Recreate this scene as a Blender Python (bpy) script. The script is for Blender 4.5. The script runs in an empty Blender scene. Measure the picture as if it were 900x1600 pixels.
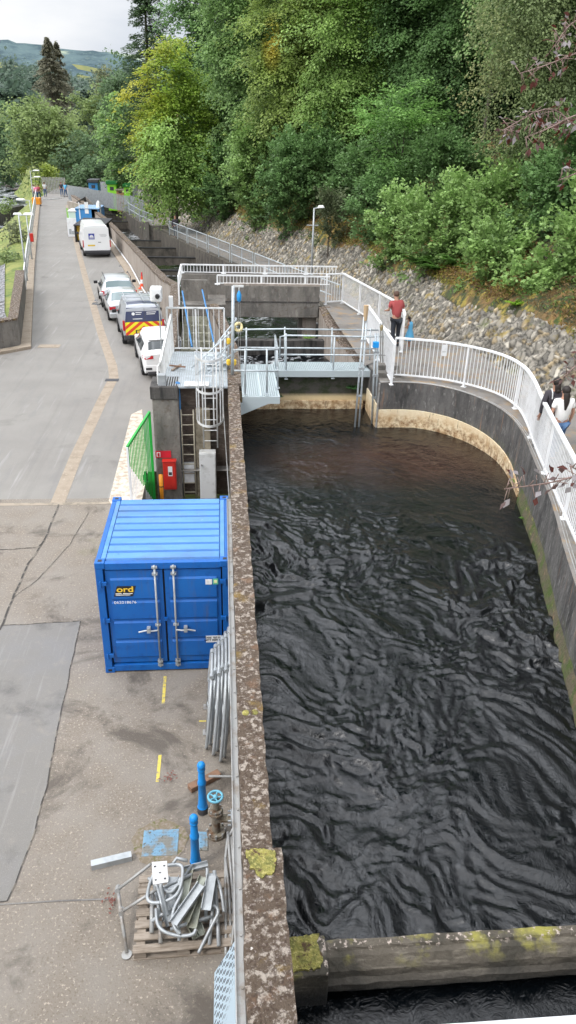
import bpy, bmesh, math, random
import numpy as np
from mathutils import Vector, Matrix
C = bpy.context.scene.collection
R_ = math.radians
rng = np.random.default_rng(7)
random.seed(7)
# ---------------------------------------------------------------- camera
CP = Vector((2.1373, -10.4528, 8.606)); YAW, PIT, ROL, FP = 0.0952590, 0.4790398, 0.0303676, 1155.0
fw = Vector((math.sin(YAW)*math.cos(PIT), math.cos(YAW)*math.cos(PIT), -math.sin(PIT)))
r0 = Vector((math.cos(YAW), -math.sin(YAW), 0)); u0 = r0.cross(fw)
rr = math.cos(ROL)*r0 + math.sin(ROL)*u0; uu = -math.sin(ROL)*r0 + math.cos(ROL)*u0
cam = bpy.data.cameras.new('camera'); camo = bpy.data.objects.new('camera', cam); C.objects.link(camo)
camo.matrix_world = Matrix(((rr.x, uu.x, -fw.x, CP.x), (rr.y, uu.y, -fw.y, CP.y), (rr.z, uu.z, -fw.z, CP.z), (0, 0, 0, 1)))
cam.sensor_fit = 'VERTICAL'; cam.sensor_height = 36; cam.lens = FP/1600*36; cam.clip_start = .05; cam.clip_end = 9000
bpy.context.scene.camera = camo
def ray(px, py): return fw*FP + rr*(px-450) - uu*(py-800)
def U(px, py, z=0.0):      # survey point on a level plane
    d = ray(px, py); return CP + d*((z-CP.z)/d.z)
def V(px, py, Y):          # survey point on an upright plane
    d = ray(px, py); return CP + d*((Y-CP.y)/d.y)
def PPM(p): return FP/((Vector(p)-CP).dot(fw))
# ---------------------------------------------------------------- materials
def _n(nt, t, **k):
    n = nt.nodes.new(t)
    for a, b in k.items(): setattr(n, a, b)
    return n
def mat(name, col, rough=.7, metal=0, layers=(), bump=0, bscale=20, bdetail=6, spec=.5, coord='pos', attr=None, emit=0, var=.0, coat=0, trans=0, ior=1.45):
    """layers: (color, scale, lo, hi, opts) noise masks mixed over the base; opts: st=(x,y,z) stretch, d=distortion, v=voronoi, zlo/zhi height mask, det"""
    m = bpy.data.materials.new(name); m.use_nodes = True; nt = m.node_tree; L = nt.links
    b = nt.nodes['Principled BSDF']; b.inputs['Roughness'].default_value = rough; b.inputs['Metallic'].default_value = metal
    b.inputs['Specular IOR Level'].default_value = spec; b.inputs['IOR'].default_value = ior
    if coat: b.inputs['Coat Weight'].default_value = coat; b.inputs['Coat Roughness'].default_value = .08
    if trans: b.inputs['Transmission Weight'].default_value = trans
    if coord == 'pos': src = _n(nt, 'ShaderNodeNewGeometry').outputs['Position']
    else: src = _n(nt, 'ShaderNodeTexCoord').outputs['Object']
    cur = None
    rgb = _n(nt, 'ShaderNodeRGB'); rgb.outputs[0].default_value = (*col, 1); cur = rgb.outputs[0]
    if attr:
        at = _n(nt, 'ShaderNodeAttribute', attribute_name=attr); cur = at.outputs['Color']
    for ly in layers:
        c2, sc, lo, hi = ly[:4]; o = ly[4] if len(ly) > 4 else {}
        mp = _n(nt, 'ShaderNodeMapping'); mp.inputs['Scale'].default_value = o.get('st', (1, 1, 1)); mp.inputs['Location'].default_value = (o.get('off', 0),)*3
        L.new(src, mp.inputs[0])
        if o.get('v'):
            nz = _n(nt, 'ShaderNodeTexVoronoi', feature=o['v']); nz.inputs['Scale'].default_value = sc; L.new(mp.outputs[0], nz.inputs['Vector']); out = nz.outputs['Distance']
        else:
            nz = _n(nt, 'ShaderNodeTexNoise'); nz.inputs['Scale'].default_value = sc; nz.inputs['Detail'].default_value = o.get('det', 6)
            nz.inputs['Roughness'].default_value = o.get('r', .6); nz.inputs['Distortion'].default_value = o.get('d', 0); L.new(mp.outputs[0], nz.inputs['Vector']); out = nz.outputs['Fac']
        mr = _n(nt, 'ShaderNodeMapRange'); mr.inputs[1].default_value = lo; mr.inputs[2].default_value = hi; mr.inputs[4].default_value = o.get('a', 1)
        L.new(out, mr.inputs[0]); fac = mr.outputs[0]
        if 'z' in o:
            sp = _n(nt, 'ShaderNodeSeparateXYZ'); L.new(src, sp.inputs[0]); mz = _n(nt, 'ShaderNodeMapRange')
            mz.inputs[1].default_value, mz.inputs[2].default_value = o['z']; L.new(sp.outputs[o.get('ax', 2)], mz.inputs[0])
            mu = _n(nt, 'ShaderNodeMath', operation='MULTIPLY'); L.new(fac, mu.inputs[0]); L.new(mz.outputs[0], mu.inputs[1]); fac = mu.outputs[0]
        mx = _n(nt, 'ShaderNodeMix', data_type='RGBA'); L.new(fac, mx.inputs[0]); L.new(cur, mx.inputs[6]); mx.inputs[7].default_value = (*c2, 1); cur = mx.outputs[2]
    L.new(cur, b.inputs['Base Color'])
    if emit:
        L.new(cur, b.inputs['Emission Color']); b.inputs['Emission Strength'].default_value = emit
    if bump:
        nz = _n(nt, 'ShaderNodeTexNoise'); nz.inputs['Scale'].default_value = bscale; nz.inputs['Detail'].default_value = bdetail
        L.new(src, nz.inputs['Vector']); bp = _n(nt, 'ShaderNodeBump'); bp.inputs['Strength'].default_value = min(1, bump); bp.inputs['Distance'].default_value = .02*max(1, bump)
        L.new(nz.outputs['Fac'], bp.inputs['Height']); L.new(bp.outputs[0], b.inputs['Normal'])
    return m
def leafmat(name, transl=.35, rough=.5):
    m = bpy.data.materials.new(name); m.use_nodes = True; nt = m.node_tree; L = nt.links; b = nt.nodes['Principled BSDF']; out = nt.nodes['Material Output']
    at = _n(nt, 'ShaderNodeAttribute', attribute_name='Col'); L.new(at.outputs['Color'], b.inputs['Base Color']); b.inputs['Roughness'].default_value = rough; b.inputs['Specular IOR Level'].default_value = .35
    tr = _n(nt, 'ShaderNodeBsdfTranslucent'); mx = _n(nt, 'ShaderNodeMixShader'); mx.inputs[0].default_value = transl
    L.new(at.outputs['Color'], tr.inputs[0]); L.new(b.outputs[0], mx.inputs[1]); L.new(tr.outputs[0], mx.inputs[2]); L.new(mx.outputs[0], out.inputs[0])
    return m
M = {}
M['apron'] = mat('apron', (.215, .185, .152), .85, layers=[((.50, .43, .35), 26, .58, .66, {'det': 3, 'a': .65}), ((.11, .085, .065), 34, .55, .66, {'off': 3, 'det': 3, 'a': .6}), ((.25, .228, .20), 1.1, .4, .65, {'a': .7}), ((.085, .072, .06), .75, .53, .64, {'off': 11.3, 'det': 8, 'r': .7, 'd': .5, 'a': .8}), ((.16, .16, .07), .6, .62, .75, {'off': 31, 'a': .4})], bump=.5, bscale=60)
M['road'] = mat('road', (.212, .20, .185), .85, layers=[((.255, .243, .223), .5, .35, .7), ((.14, .13, .12), 1.2, .55, .75, {'st': (3, .08, 1), 'off': 14, 'a': .35}), ((.12, .11, .10), .7, .60, .72, {'off': 21, 'd': .5, 'det': 8, 'a': .5}), ((.19, .185, .18), 2.2, .52, .75, {'a': .6, 'st': (1.6, .35, 1)}), ((.4, .38, .36), 60, .55, .7, {'a': .35}), ((.38, .37, .36), 1.6, .6, .68, {'a': .4, 'st': (2.5, .12, 1), 'off': 5})], bump=.3, bscale=80)
M['patch'] = mat('patch', (.195, .185, .17), .85, layers=[((.2, .195, .19), .9, .45, .7), ((.33, .32, .31), 3, .58, .7, {'st': (3, .15, 1), 'a': .35}), ((.11, .105, .1), .9, .58, .68, {'off': 8, 'a': .7}), ((.25, .23, .2), 4, .55, .7, {'off': 2, 'a': .5}), ((.34, .33, .32), 70, .56, .7, {'a': .4})], bump=.3, bscale=80)
M['kerb'] = mat('kerbstone', (.32, .265, .205), .85, layers=[((.25, .2, .15), 3, .45, .65), ((.43, .37, .3), 12, .55, .7)], bump=.4)
M['crack'] = mat('crack', (.06, .055, .05), .9, layers=[((.2, .18, .15), 5, .5, .6)])
M['joint'] = mat('joint', (.33, .28, .22), .9, layers=[((.22, .19, .15), 4, .45, .6)])
M['mosaic'] = mat('crazy_paving', (.62, .55, .46), .8, layers=[((.4, .33, .26), 6, .45, .6), ((.22, .17, .13), 5.5, .0, .06, {'v': 'DISTANCE_TO_EDGE', 'a': -.0}), ((.4, .22, .14), 14, .62, .68)], bump=.3)
M['ypaint'] = mat('yellow_paint', (.62, .5, .1), .8, layers=[((.3, .26, .17), 14, .5, .62)])
conc_l = [((.06, .058, .055), 1.6, .42, .70, {'st': (1.3, 1.3, .42), 'det': 8, 'r': .65, 'a': .8}), ((.40, .38, .34), 5, .58, .74, {'st': (1.5, 1.5, .6), 'off': 4, 'a': .5}), ((.09, .06, .04), 7, .55, .68, {'off': 2, 'a': .5}), ((.035, .033, .03), 9, .60, .72, {'st': (2.2, 2.2, .12), 'off': 6, 'a': .6})]
M['conc'] = mat('weathered_concrete', (.2, .185, .165), .9, layers=conc_l, bump=.8, bscale=14)
M['conc_l'] = mat('pale_weathered_concrete', (.34, .3, .26), .9, layers=[((.15, .12, .1), 2.5, .45, .7, {'st': (1.8, 1.8, .35), 'det': 8, 'a': .8}), ((.45, .38, .33), 5, .58, .72, {'st': (2, 2, .4), 'off': 9, 'a': .6}), ((.2, .1, .07), 3.2, .6, .7, {'st': (3, 3, .2), 'off': 19, 'a': .6})], bump=.7, bscale=16)
M['conc_d'] = mat('dark_wet_concrete', (.075, .07, .065), .8, layers=[((.2, .19, .18), 6, .56, .72, {'st': (5, 5, .4), 'a': .7}), ((.02, .02, .02), 2, .45, .65, {'st': (3, 3, .3)}), ((.5, .48, .45), 26, .68, .72, {'a': .7})], bump=.8, bscale=18)
M['weirface'] = mat('ladder_wall_concrete', (.105, .092, .075), .9, layers=[((.04, .036, .03), 1.5, .42, .66, {'st': (1.3, 1.3, .5), 'det': 8}), ((.22, .2, .17), 4, .58, .72, {'a': .5})], bump=.8, bscale=12)
M['sluice'] = mat('sluice_wall_stained', (.075, .07, .06), .85, layers=[((.035, .045, .02), 3, .45, .6, {'st': (1, 1, 1.4)}), ((.62, .5, .3), 9, .2, .35, {'z': (1.62, 1.5)}), ((.1, .04, .015), 9, .25, .5, {'z': (1.42, 1.34)}), ((.1, .13, .04), 7, .55, .65, {'z': (1.9, 2.3)})], bump=.8, bscale=12)
M['poolwall'] = mat('curved_wall_stained', (.13, .125, .12), .85, layers=[((.03, .03, .03), 1.8, .40, .66, {'st': (1.5, 1.5, .5), 'det': 8, 'r': .7, 'a': .9}), ((.36, .35, .33), 9, .58, .72, {'st': (1.6, 1.6, .5), 'off': 4, 'a': .6}), ((.3, .17, .1), 3, .6, .72, {'st': (4, 4, .3), 'off': 17, 'a': .6}), ((.08, .1, .03), 5, .46, .6, {'z': (1.75, 1.3)})], bump=.9, bscale=12)
M['cream'] = mat('cream_scoured_band', (.74, .62, .42), .8, layers=[((.5, .3, .13), 4, .38, .66, {'z': (1.66, 1.45), 'det': 8, 'r': .7}), ((.16, .08, .035), 8, .42, .66, {'z': (1.55, 1.32), 'det': 10, 'r': .75}), ((.85, .78, .62), 3, .5, .7, {'z': (1.5, 1.7)}), ((.16, .11, .06), 5, .62, .7, {'st': (5, 5, .5)})], bump=.6, bscale=20)
M['lichen'] = mat('lichen_coping', (.34, .295, .25), .95, layers=[((.098, .072, .052), 14, .41, .49, {'det': 8, 'r': .62, 'd': .1}), ((.055, .035, .025), 26, .50, .60, {'det': 5, 'off': 3, 'a': .75}), ((.17, .10, .06), 5, .58, .68, {'off': 8, 'a': .7}), ((.58, .54, .5), 9, .69, .71, {'off': 7}), ((.20, .13, .03), 2.2, .58, .68, {'off': 13, 'a': .7}), ((.30, .25, .22), 34, .60, .66, {'off': 17, 'a': .6, 'det': 3})], bump=1.4, bscale=40)
M['moss'] = mat('yellow_moss', (.33, .30, .08), .95, layers=[((.17, .17, .05), 12, .42, .6), ((.5, .44, .16), 30, .52, .66), ((.10, .06, .035), 11, .54, .62, {'det': 8})], bump=1.6, bscale=60)
M['weir'] = mat('weir_concrete', (.095, .082, .064), .9, layers=[((.17, .15, .12), 5, .5, .66, {'st': (.6, 1, 6)}), ((.05, .045, .035), 2.5, .48, .66), ((.27, .25, .06), 1.6, .50, .60, {'z': (1.36, 1.48), 'off': 3}), ((.45, .38, .33), 18, .56, .62, {'z': (1.47, 1.5)}), ((.02, .02, .02), 6, .2, .3, {'z': (1.42, 1.15)})], bump=.9, bscale=20)
M['galv'] = mat('galvanised_steel', (.43, .455, .47), .5, .4, layers=[((.30, .32, .33), 5, .45, .7)], bump=.05)
M['galvl'] = mat('light_galvanised_steel', (.50, .55, .58), .5, .35, layers=[((.34, .37, .38), 6, .45, .7)])
M['steeld'] = mat('dull_steel_pipe', (.36, .36, .35), .55, .35, layers=[((.24, .2, .16), 6, .5, .7)])
M['white'] = mat('white_paint', (.78, .79, .80), .45, layers=[((.6, .6, .6), 4, .5, .75)])
M['whited'] = mat('weathered_white_paint', (.66, .67, .67), .55, layers=[((.45, .45, .43), 3, .48, .7)])
M['wood'] = mat('weathered_wood', (.33, .28, .23), .85, layers=[((.2, .16, .12), 3, .45, .65, {'st': (1, 8, 8)})], bump=.4)
M['woodb'] = mat('brown_timber', (.24, .14, .09), .85, layers=[((.14, .08, .05), 8, .45, .65)], bump=.4)
M['cblue'] = mat('container_blue', (.006, .11, .41), .42, layers=[((.012, .15, .47), 1.5, .45, .7, {'a': .5}), ((.004, .05, .22), 5, .55, .75, {'a': .6}), ((.10, .09, .09), 3, .56, .75, {'st': (5, 5, .4), 'a': .4, 'off': 3}), ((.13, .08, .05), 30, .68, .74, {'a': .5})], coord='obj', bump=.12, bscale=2.5)
M['croof'] = mat('container_roof_blue', (.085, .24, .55), .6, layers=[((.14, .31, .60), 1.6, .4, .7, {'a': .8, 'st': (.5, 2, 1)}), ((.10, .14, .2), 1.1, .5, .68, {'a': .45, 'off': 5, 'det': 8}), ((.03, .08, .2), 9, .66, .74, {'a': .5}), ((.2, .35, .6), 12, .62, .72, {'a': .4})], coord='obj', bump=.05)
M['cblued'] = mat('container_dark_blue', (.004, .02, .10), .5)
M['bblue'] = mat('bollard_blue', (.01, .25, .68), .4, coord='obj', layers=[((.01, .14, .42), 4, .55, .7, {'a': .6})])
M['lblue'] = mat('worn_blue_paint', (.17, .31, .43), .7, layers=[((.2, .2, .18), 5, .48, .58), ((.1, .09, .06), 18, .6, .64)])
M['pipeblue'] = mat('blue_pipe', (.05, .20, .44), .5)
M['green'] = mat('green_paint', (.02, .36, .05), .45)
M['dgreen'] = mat('dark_green_paint', (.01, .16, .03), .45)
M['red'] = mat('red_paint', (.58, .03, .02), .4, coord='obj', layers=[((.4, .02, .015), 3, .5, .7)])
M['signred'] = mat('sign_red', (.6, .02, .04), .5)
M['orange'] = mat('orange_plastic', (.8, .30, .02), .5)
M['coneo'] = mat('cone_orange', (.8, .09, .03), .5)
M['black'] = mat('black_plastic', (.02, .02, .022), .5)
M['rubber'] = mat('tyre_rubber', (.025, .025, .026), .85)
M['glass'] = mat('car_glass', (.03, .04, .045), .08, spec=.9)
M['glassb'] = mat('bluish_car_glass', (.16, .22, .23), .12, spec=.9)
M['silverp'] = mat('silver_car_paint', (.55, .56, .57), .3, .5, coord='obj', coat=.5)
M['whitep'] = mat('white_car_paint', (.8, .81, .82), .3, coord='obj', coat=.6)
M['navyp'] = mat('navy_panel', (.02, .03, .09), .3, coat=.4)
M['greyp'] = mat('grey_van_paint', (.42, .44, .47), .35, .4, coat=.4)
M['redl'] = mat('red_lamp', (.45, .01, .02), .2, coat=.6)
M['plate'] = mat('yellow_plate', (.70, .52, .06), .5)
M['darkt'] = mat('dark_trim', (.05, .05, .055), .6)
M['rim'] = mat('alloy_rim', (.45, .46, .47), .35, .7)
M['skin'] = mat('skin', (.42, .23, .16), .6)
M['hair'] = mat('dark_hair', (.02, .014, .012), .6)
M['hairb'] = mat('short_brown_hair', (.09, .05, .035), .8)
M['tred'] = mat('red_shirt', (.36, .07, .07), .85)
M['tgrey'] = mat('dark_grey_jacket', (.05, .045, .055), .85)
M['twhite'] = mat('white_shirt', (.8, .79, .77), .85)
M['jean'] = mat('blue_jeans', (.05, .1, .2), .85, layers=[((.09, .17, .3), 9, .5, .7)])
M['dress'] = mat('blue_dress', (.12, .42, .68), .8)
M['pink'] = mat('pink_shoes', (.75, .2, .33), .7)
M['trou'] = mat('dark_trousers', (.03, .035, .045), .85)
M['stonecol'] = mat('rubble_stones', (.3, .3, .3), .9, attr='Col', layers=[((.6, .57, .52), 11, .6, .72, {'a': .5}), ((.1, .1, .09), 6, .56, .7, {'a': .5}), ((.3, .22, .05), 1.1, .58, .68, {'a': .85, 'off': 4}), ((.13, .15, .05), .8, .6, .7, {'a': .7, 'off': 24})], bump=.9, bscale=24)
M['gravel'] = mat('gravel_bank', (.2, .2, .21), .95, layers=[((.4, .39, .39), 5, .5, .62, {'det': 3}), ((.06, .06, .06), 4, .5, .62, {'off': 6, 'det': 3})], bump=3, bscale=7)
M['grass'] = mat('grass', (.16, .2, .05), .95, layers=[((.27, .27, .085), .6, .42, .65), ((.07, .12, .03), 1.2, .5, .68, {'off': 5}), ((.06, .1, .03), 14, .5, .7, {'a': .5})], bump=1, bscale=9)
M['slope'] = mat('hillside_earth', (.05, .055, .025), .95, layers=[((.2, .12, .05), 1.2, .48, .6), ((.28, .22, .05), 2.4, .52, .64, {'off': 7}), ((.05, .08, .02), 3, .55, .68, {'off': 3})], bump=2, bscale=7)
M['path'] = mat('footpath', (.2, .185, .17), .9, layers=[((.3, .2, .1), 2.5, .52, .66, {'a': .8}), ((.11, .1, .09), 1.2, .5, .7)], bump=.4, bscale=40)
M['bark'] = mat('bark', (.09, .075, .06), .95, bump=1, bscale=20)
M['leaf'] = leafmat('leaves', .45); M['leafg'] = leafmat('glossy_leaves', .35, .4); M['leafc'] = leafmat('copper_leaves', .4, .3)
# ---------------------------------------------------------------- mesh builder
def I3(): return Matrix.Identity(3)
class MB:
    def __init__(s): s.v = []; s.f = []
    def add(s, vs, fs):
        o = len(s.v); s.v += [tuple(v) for v in vs]; s.f += [tuple(i+o for i in f) for f in fs]; return s
    def box(s, x0, x1, y0, y1, z0, z1, T=None):
        vs = [Vector((x, y, z)) for z in (z0, z1) for x, y in ((x0, y0), (x1, y0), (x1, y1), (x0, y1))]
        if T: vs = [T @ v for v in vs]
        return s.add(vs, [(3, 2, 1, 0), (4, 5, 6, 7), (0, 1, 5, 4), (1, 2, 6, 5), (2, 3, 7, 6), (3, 0, 4, 7)])
    def beam(s, a, b, w, h, up=(0, 0, 1)):
        a = Vector(a); b = Vector(b); d = (b-a).normalized(); x = d.cross(Vector(up))
        if x.length < 1e-4: x = d.cross(Vector((0, 1, 0)))
        x.normalize(); y = x.cross(d)
        vs = [p+x*sx*w/2+y*sy*h/2 for p in (a, b) for sx, sy in ((-1, -1), (1, -1), (1, 1), (-1, 1))]
        return s.add(vs, [(3, 2, 1, 0), (4, 5, 6, 7), (0, 1, 5, 4), (1, 2, 6, 5), (2, 3, 7, 6), (3, 0, 4, 7)])
    def tube(s, pts, r, n=8, r2=None):
        pts = [Vector(p) for p in pts]; k = len(pts); rs = [r+(0 if r2 is None else (r2-r)*i/(k-1)) for i in range(k)]; vs = []
        up = None
        for i, p in enumerate(pts):
            d = (pts[min(i+1, k-1)]-pts[max(i-1, 0)]).normalized()
            if up is None: up = d.orthogonal().normalized()
            up = (up-d*up.dot(d))
            if up.length < 1e-5: up = d.orthogonal()
            up.normalize(); x = d.cross(up)
            vs += [p+(up*math.cos(2*math.pi*j/n)+x*math.sin(2*math.pi*j/n))*rs[i] for j in range(n)]
        fs = [(i*n+j, i*n+(j+1) % n, (i+1)*n+(j+1) % n, (i+1)*n+j) for i in range(k-1) for j in range(n)]
        fs += [tuple(range(n-1, -1, -1)), tuple((k-1)*n+j for j in range(n))]
        return s.add(vs, fs)
    def lathe(s, prof, c=(0, 0, 0), n=20, T=None):
        c = Vector(c); vs = []; k = len(prof)
        for r, z in prof:
            for j in range(n):
                v = Vector((r*math.cos(2*math.pi*j/n), r*math.sin(2*math.pi*j/n), z))
                if T: v = T @ v
                vs.append(v+c)
        fs = [(i*n+j, i*n+(j+1) % n, (i+1)*n+(j+1) % n, (i+1)*n+j) for i in range(k-1) for j in range(n)]
        fs += [tuple(range(n-1, -1, -1)), tuple((k-1)*n+j for j in range(n))]
        return s.add(vs, fs)
    def prism(s, poly, z0, z1):
        a = sum(poly[i][0]*poly[(i+1) % len(poly)][1]-poly[(i+1) % len(poly)][0]*poly[i][1] for i in range(len(poly)))
        if a < 0: poly = poly[::-1]
        n = len(poly); g = (lambda z, i: z[i] if isinstance(z, (list, tuple)) else z)
        vs = [(p[0], p[1], g(z0, i)) for i, p in enumerate(poly)]+[(p[0], p[1], g(z1, i)) for i, p in enumerate(poly)]
        return s.add(vs, [tuple(range(n-1, -1, -1)), tuple(range(n, 2*n))]+[(i, (i+1) % n, n+(i+1) % n, n+i) for i in range(n)])
    def quad(s, *p): return s.add(p, [tuple(range(len(p)))])
    def strip(s, A, B):
        n = len(A); return s.add(list(A)+list(B), [(i, i+1, n+i+1, n+i) for i in range(n-1)])
    def build(s, name, m, parent=None, smooth=False, bevel=0, local=False, seg=2):
        me = bpy.data.meshes.new(name); off = Vector((0, 0, 0)) if (parent is None or local) else wloc(parent)
        me.from_pydata([(v[0]-off.x, v[1]-off.y, v[2]-off.z) for v in s.v], [], s.f); me.update()
        bm = bmesh.new(); bm.from_mesh(me); bmesh.ops.recalc_face_normals(bm, faces=bm.faces); bm.to_mesh(me); bm.free()
        me.materials.append(M[m] if isinstance(m, str) else m)
        if smooth:
            for p in me.polygons: p.use_smooth = True
        o = bpy.data.objects.new(name, me); C.objects.link(o)
        if parent: o.parent = parent
        if bevel:
            b = o.modifiers.new('bevel', 'BEVEL'); b.width = bevel; b.segments = seg; b.limit_method = 'ANGLE'; b.angle_limit = R_(40)
        return o
def wloc(o):
    l = Vector(o.location)
    return l+(wloc(o.parent) if o.parent else Vector((0, 0, 0)))
def tag(o, label=None, cat=None, group=None, kind=None):
    if label: o['label'] = label
    if cat: o['category'] = cat
    if group: o['group'] = group
    if kind: o['kind'] = kind
    return o
def thing(name, label, cat, loc=(0, 0, 0), rotz=0, group=None):
    o = bpy.data.objects.new(name, None); C.objects.link(o); o.location = loc; o.rotation_euler = (0, 0, rotz); o.empty_display_size = .2
    return tag(o, label, cat, group)
def struct(name, mb, m, **k): return tag(mb.build(name, m, **k), kind='structure')
def copy_tree(o, parent=None):
    c = o.copy(); C.objects.link(c); c.parent = parent
    for ch in list(o.children): copy_tree(ch, c)
    return c
def lerp(a, b, t): return a+(b-a)*t
def resample(pts, step):
    pts = [Vector(p) for p in pts]; out = [pts[0]]
    for a, b in zip(pts, pts[1:]):
        n = max(1, int(round((b-a).length/step)))
        out += [a.lerp(b, i/n) for i in range(1, n+1)]
    return out
def smoothpts(pts, it=2):
    pts = [Vector(p) for p in pts]
    for _ in range(it):
        q = [pts[0]]
        for a, b in zip(pts, pts[1:]): q += [a.lerp(b, .25), a.lerp(b, .75)]
        pts = q+[pts[-1]]
    return pts
def text(name, s, size, T, m, parent=None, ext=.002, align='CENTER', bold=False, sx=1):
    cu = bpy.data.curves.new(name, 'FONT'); cu.body = s; cu.size = size; cu.extrude = ext; cu.align_x = align; cu.align_y = 'CENTER'; cu.offset = .018*size if bold else 0
    o = bpy.data.objects.new(name+'_src', cu); C.objects.link(o); dg = bpy.context.evaluated_depsgraph_get(); me = bpy.data.meshes.new_from_object(o.evaluated_get(dg))
    bpy.data.objects.remove(o); bpy.data.curves.remove(cu); me.transform(T @ Matrix.Diagonal((sx, 1, 1, 1))); me.materials.clear(); me.materials.append(M[m])
    q = bpy.data.objects.new(name, me); C.objects.link(q)
    if parent: q.parent = parent
    return q
def facing_front(x, y, z):   # text on an upright face that looks towards -Y
    return Matrix.Translation((x, y, z)) @ Matrix.Rotation(R_(90), 4, 'X')
# footpath edge (foot of the revetment) and terrain
BP = np.array([(14, -10, 2.45), (12.6, -4, 2.45), (11.9, 0, 2.45), (11.1, 4.5, 2.45), (10.55, 8.4, 2.45), (9.75, 12.5, 2.3), (9.3, 16, 1.9), (8.8, 22, 1.5), (7.6, 30, 1.2), (5.2, 40, .8), (1.8, 52, .4), (-1, 66, 0), (-4, 78, -.2), (-9, 100, -.4), (-30, 150, -1)], float)
def Bfoot(x, y):
    """signed distance right of the foot line and the foot height, vectorised"""
    x = np.asarray(x, float); y = np.asarray(y, float); best = np.full(x.shape, 1e9); z = np.zeros(x.shape); sg = np.ones(x.shape)
    for a, b in zip(BP, BP[1:]):
        d = b[:2]-a[:2]; L2 = d@d; t = np.clip(((x-a[0])*d[0]+(y-a[1])*d[1])/L2, 0, 1); qx = a[0]+t*d[0]; qy = a[1]+t*d[1]
        ds = np.hypot(x-qx, y-qy); s = np.sign(d[1]*(x-qx)-d[0]*(y-qy)); k = ds < best-1e-9
        best = np.where(k, ds, best); z = np.where(k, a[2]+t*(b[2]-a[2]), z); sg = np.where(k, s, sg)
    return best*sg, z
def hill_z(x, y):
    d, z = Bfoot(x, y); d = np.maximum(d, 0); q = dtop(y)
    return z+1.05*np.minimum(d, q)+.62*np.clip(d-q, 0, 40)
def dtop(y): return np.interp(y, [6, 12, 20, 36], [1.35, 1.55, 1.85, 2.1])
# ================================================================ SETTING: ground, road, path, water
def sheet(name, pts, m, z=None): return struct(name, MB().quad(*[(p[0], p[1], p[2] if z is None else z) for p in pts]), m)
PITX0, PITX1, PITY0, PITY1, PITZ = .0, 2.25, 2.62, 8.6, -.9
yj = 6.95
mb = MB()
mb.quad((-16, -14, 0), (2.3, -14, 0), (2.3, PITY0, 0), (-16, PITY0, 0)); mb.quad((-16, PITY0, 0), (PITX0, PITY0, 0), (PITX0, yj, 0), (-16, yj, 0))
struct('apron_ground', mb, 'apron')
PAR = [Vector(p) for p in [(.30, 12.1, 0), (.15, 18, 0), (-.1, 23.4, 0), (-.85, 27, 0), (-2.3, 33.5, 0), (-3.85, 41.4, 0), (-8.1, 59.9, 0), (-12.0, 74, 0), (-15.5, 86, 0)]]
mb = MB()
mb.quad((-16, yj, 0), (PITX0, yj, 0), (PITX0, PITY1, 0), (-16, PITY1, 0)); mb.quad((-16, PITY1, 0), (2.3, PITY1, 0), (2.3, 12, 0), (-16, 12, 0))
mb.quad((-16, 12, 0), (.35, 12, 0), (.2, 21.3, 0), (-6, 21.3, 0), (-12, 16, 0), (-16, 12.5, 0))
LR = [(-6, 21.3), (-8.55, 33.5), (-10.2, 41.4), (-13.95, 59.9), (-16.8, 74), (-20.4, 92)]
RRr = [(.2, 21.3), (-2.1, 33.5), (-3.65, 41.4), (-7.9, 59.9), (-11.8, 74), (-17.0, 92)]
for (a, b), (c, d) in zip(zip(LR, LR[1:]), zip(RRr, RRr[1:])): mb.quad((*a, 0), (*c, 0), (*d, 0), (*b, 0))
mb.quad((-20.4, 92, 0), (-17, 92, 0), (-6, 100, 0), (-6, 112, 0), (-21.5, 112, 0), (-20.8, 96, 0))
struct('road_surface', mb, 'road')
mb = MB(); mb.quad((PITX0, PITY0, PITZ), (PITX1, PITY0, PITZ), (PITX1, PITY1, PITZ), (PITX0, PITY1, PITZ)); struct('sunken_yard_floor', mb, 'conc')
mb = MB(); mb.quad((PITX0, PITY0, PITZ), (PITX0, PITY1, PITZ), (PITX0, PITY1, -.001), (PITX0, PITY0, -.001)); mb.quad((PITX0, PITY0, PITZ), (PITX1, PITY0, PITZ), (PITX1, PITY0, -.001), (PITX0, PITY0, -.001)); struct('sunken_yard_side', mb, 'conc')
sheet('asphalt_patch', [U(-60, 984), U(0, 978), U(125, 971), U(98, 1105), U(72, 1232), U(46, 1325), U(13, 1408), U(-60, 1414)], 'patch', .004)
def ribbon(name, pts, w, m, z=.004, sm=0, thick=0):
    pts = [Vector((p[0], p[1], 0)) for p in pts]
    if sm: pts = smoothpts(pts, sm)
    A, B = [], []
    for i, p in enumerate(pts):
        d = (pts[min(i+1, len(pts)-1)]-pts[max(i-1, 0)]).normalized(); n = Vector((-d.y, d.x, 0)); A.append(p+n*w/2+Vector((0, 0, z))); B.append(p-n*w/2+Vector((0, 0, z)))
    mb = MB().strip(A, B)
    if thick:
        lo = lambda P: [q-Vector((0, 0, thick)) for q in P]; mb.strip(A, lo(A)); mb.strip(B, lo(B)); mb.quad(A[0], B[0], B[0]-Vector((0, 0, thick)), A[0]-Vector((0, 0, thick)))
    return struct(name, mb, m)
ribbon('drain_channel_strip', [U(105, 320), U(118, 375), U(135, 440), U(158, 520), U(176, 572), U(178, 590), U(160, 625), U(118, 715), U(90, 786)], .36, 'kerb')
ribbon('road_joint_strip', [U(-40, 789), U(60, 788), U(172, 786)], .14, 'joint', .006)
def crack(name, pxs, w=.03, z=.009, m='crack'):
    P = resample([U(*p) for p in pxs], .25); P = [Vector((p.x+random.uniform(-.014, .014), p.y+random.uniform(-.014, .014), 0)) for p in P]; return ribbon(name, P, w, m, z)
crack('ground_crack', [(92, 788), (72, 840), (45, 880), (18, 940), (0, 985)], .04)
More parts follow.
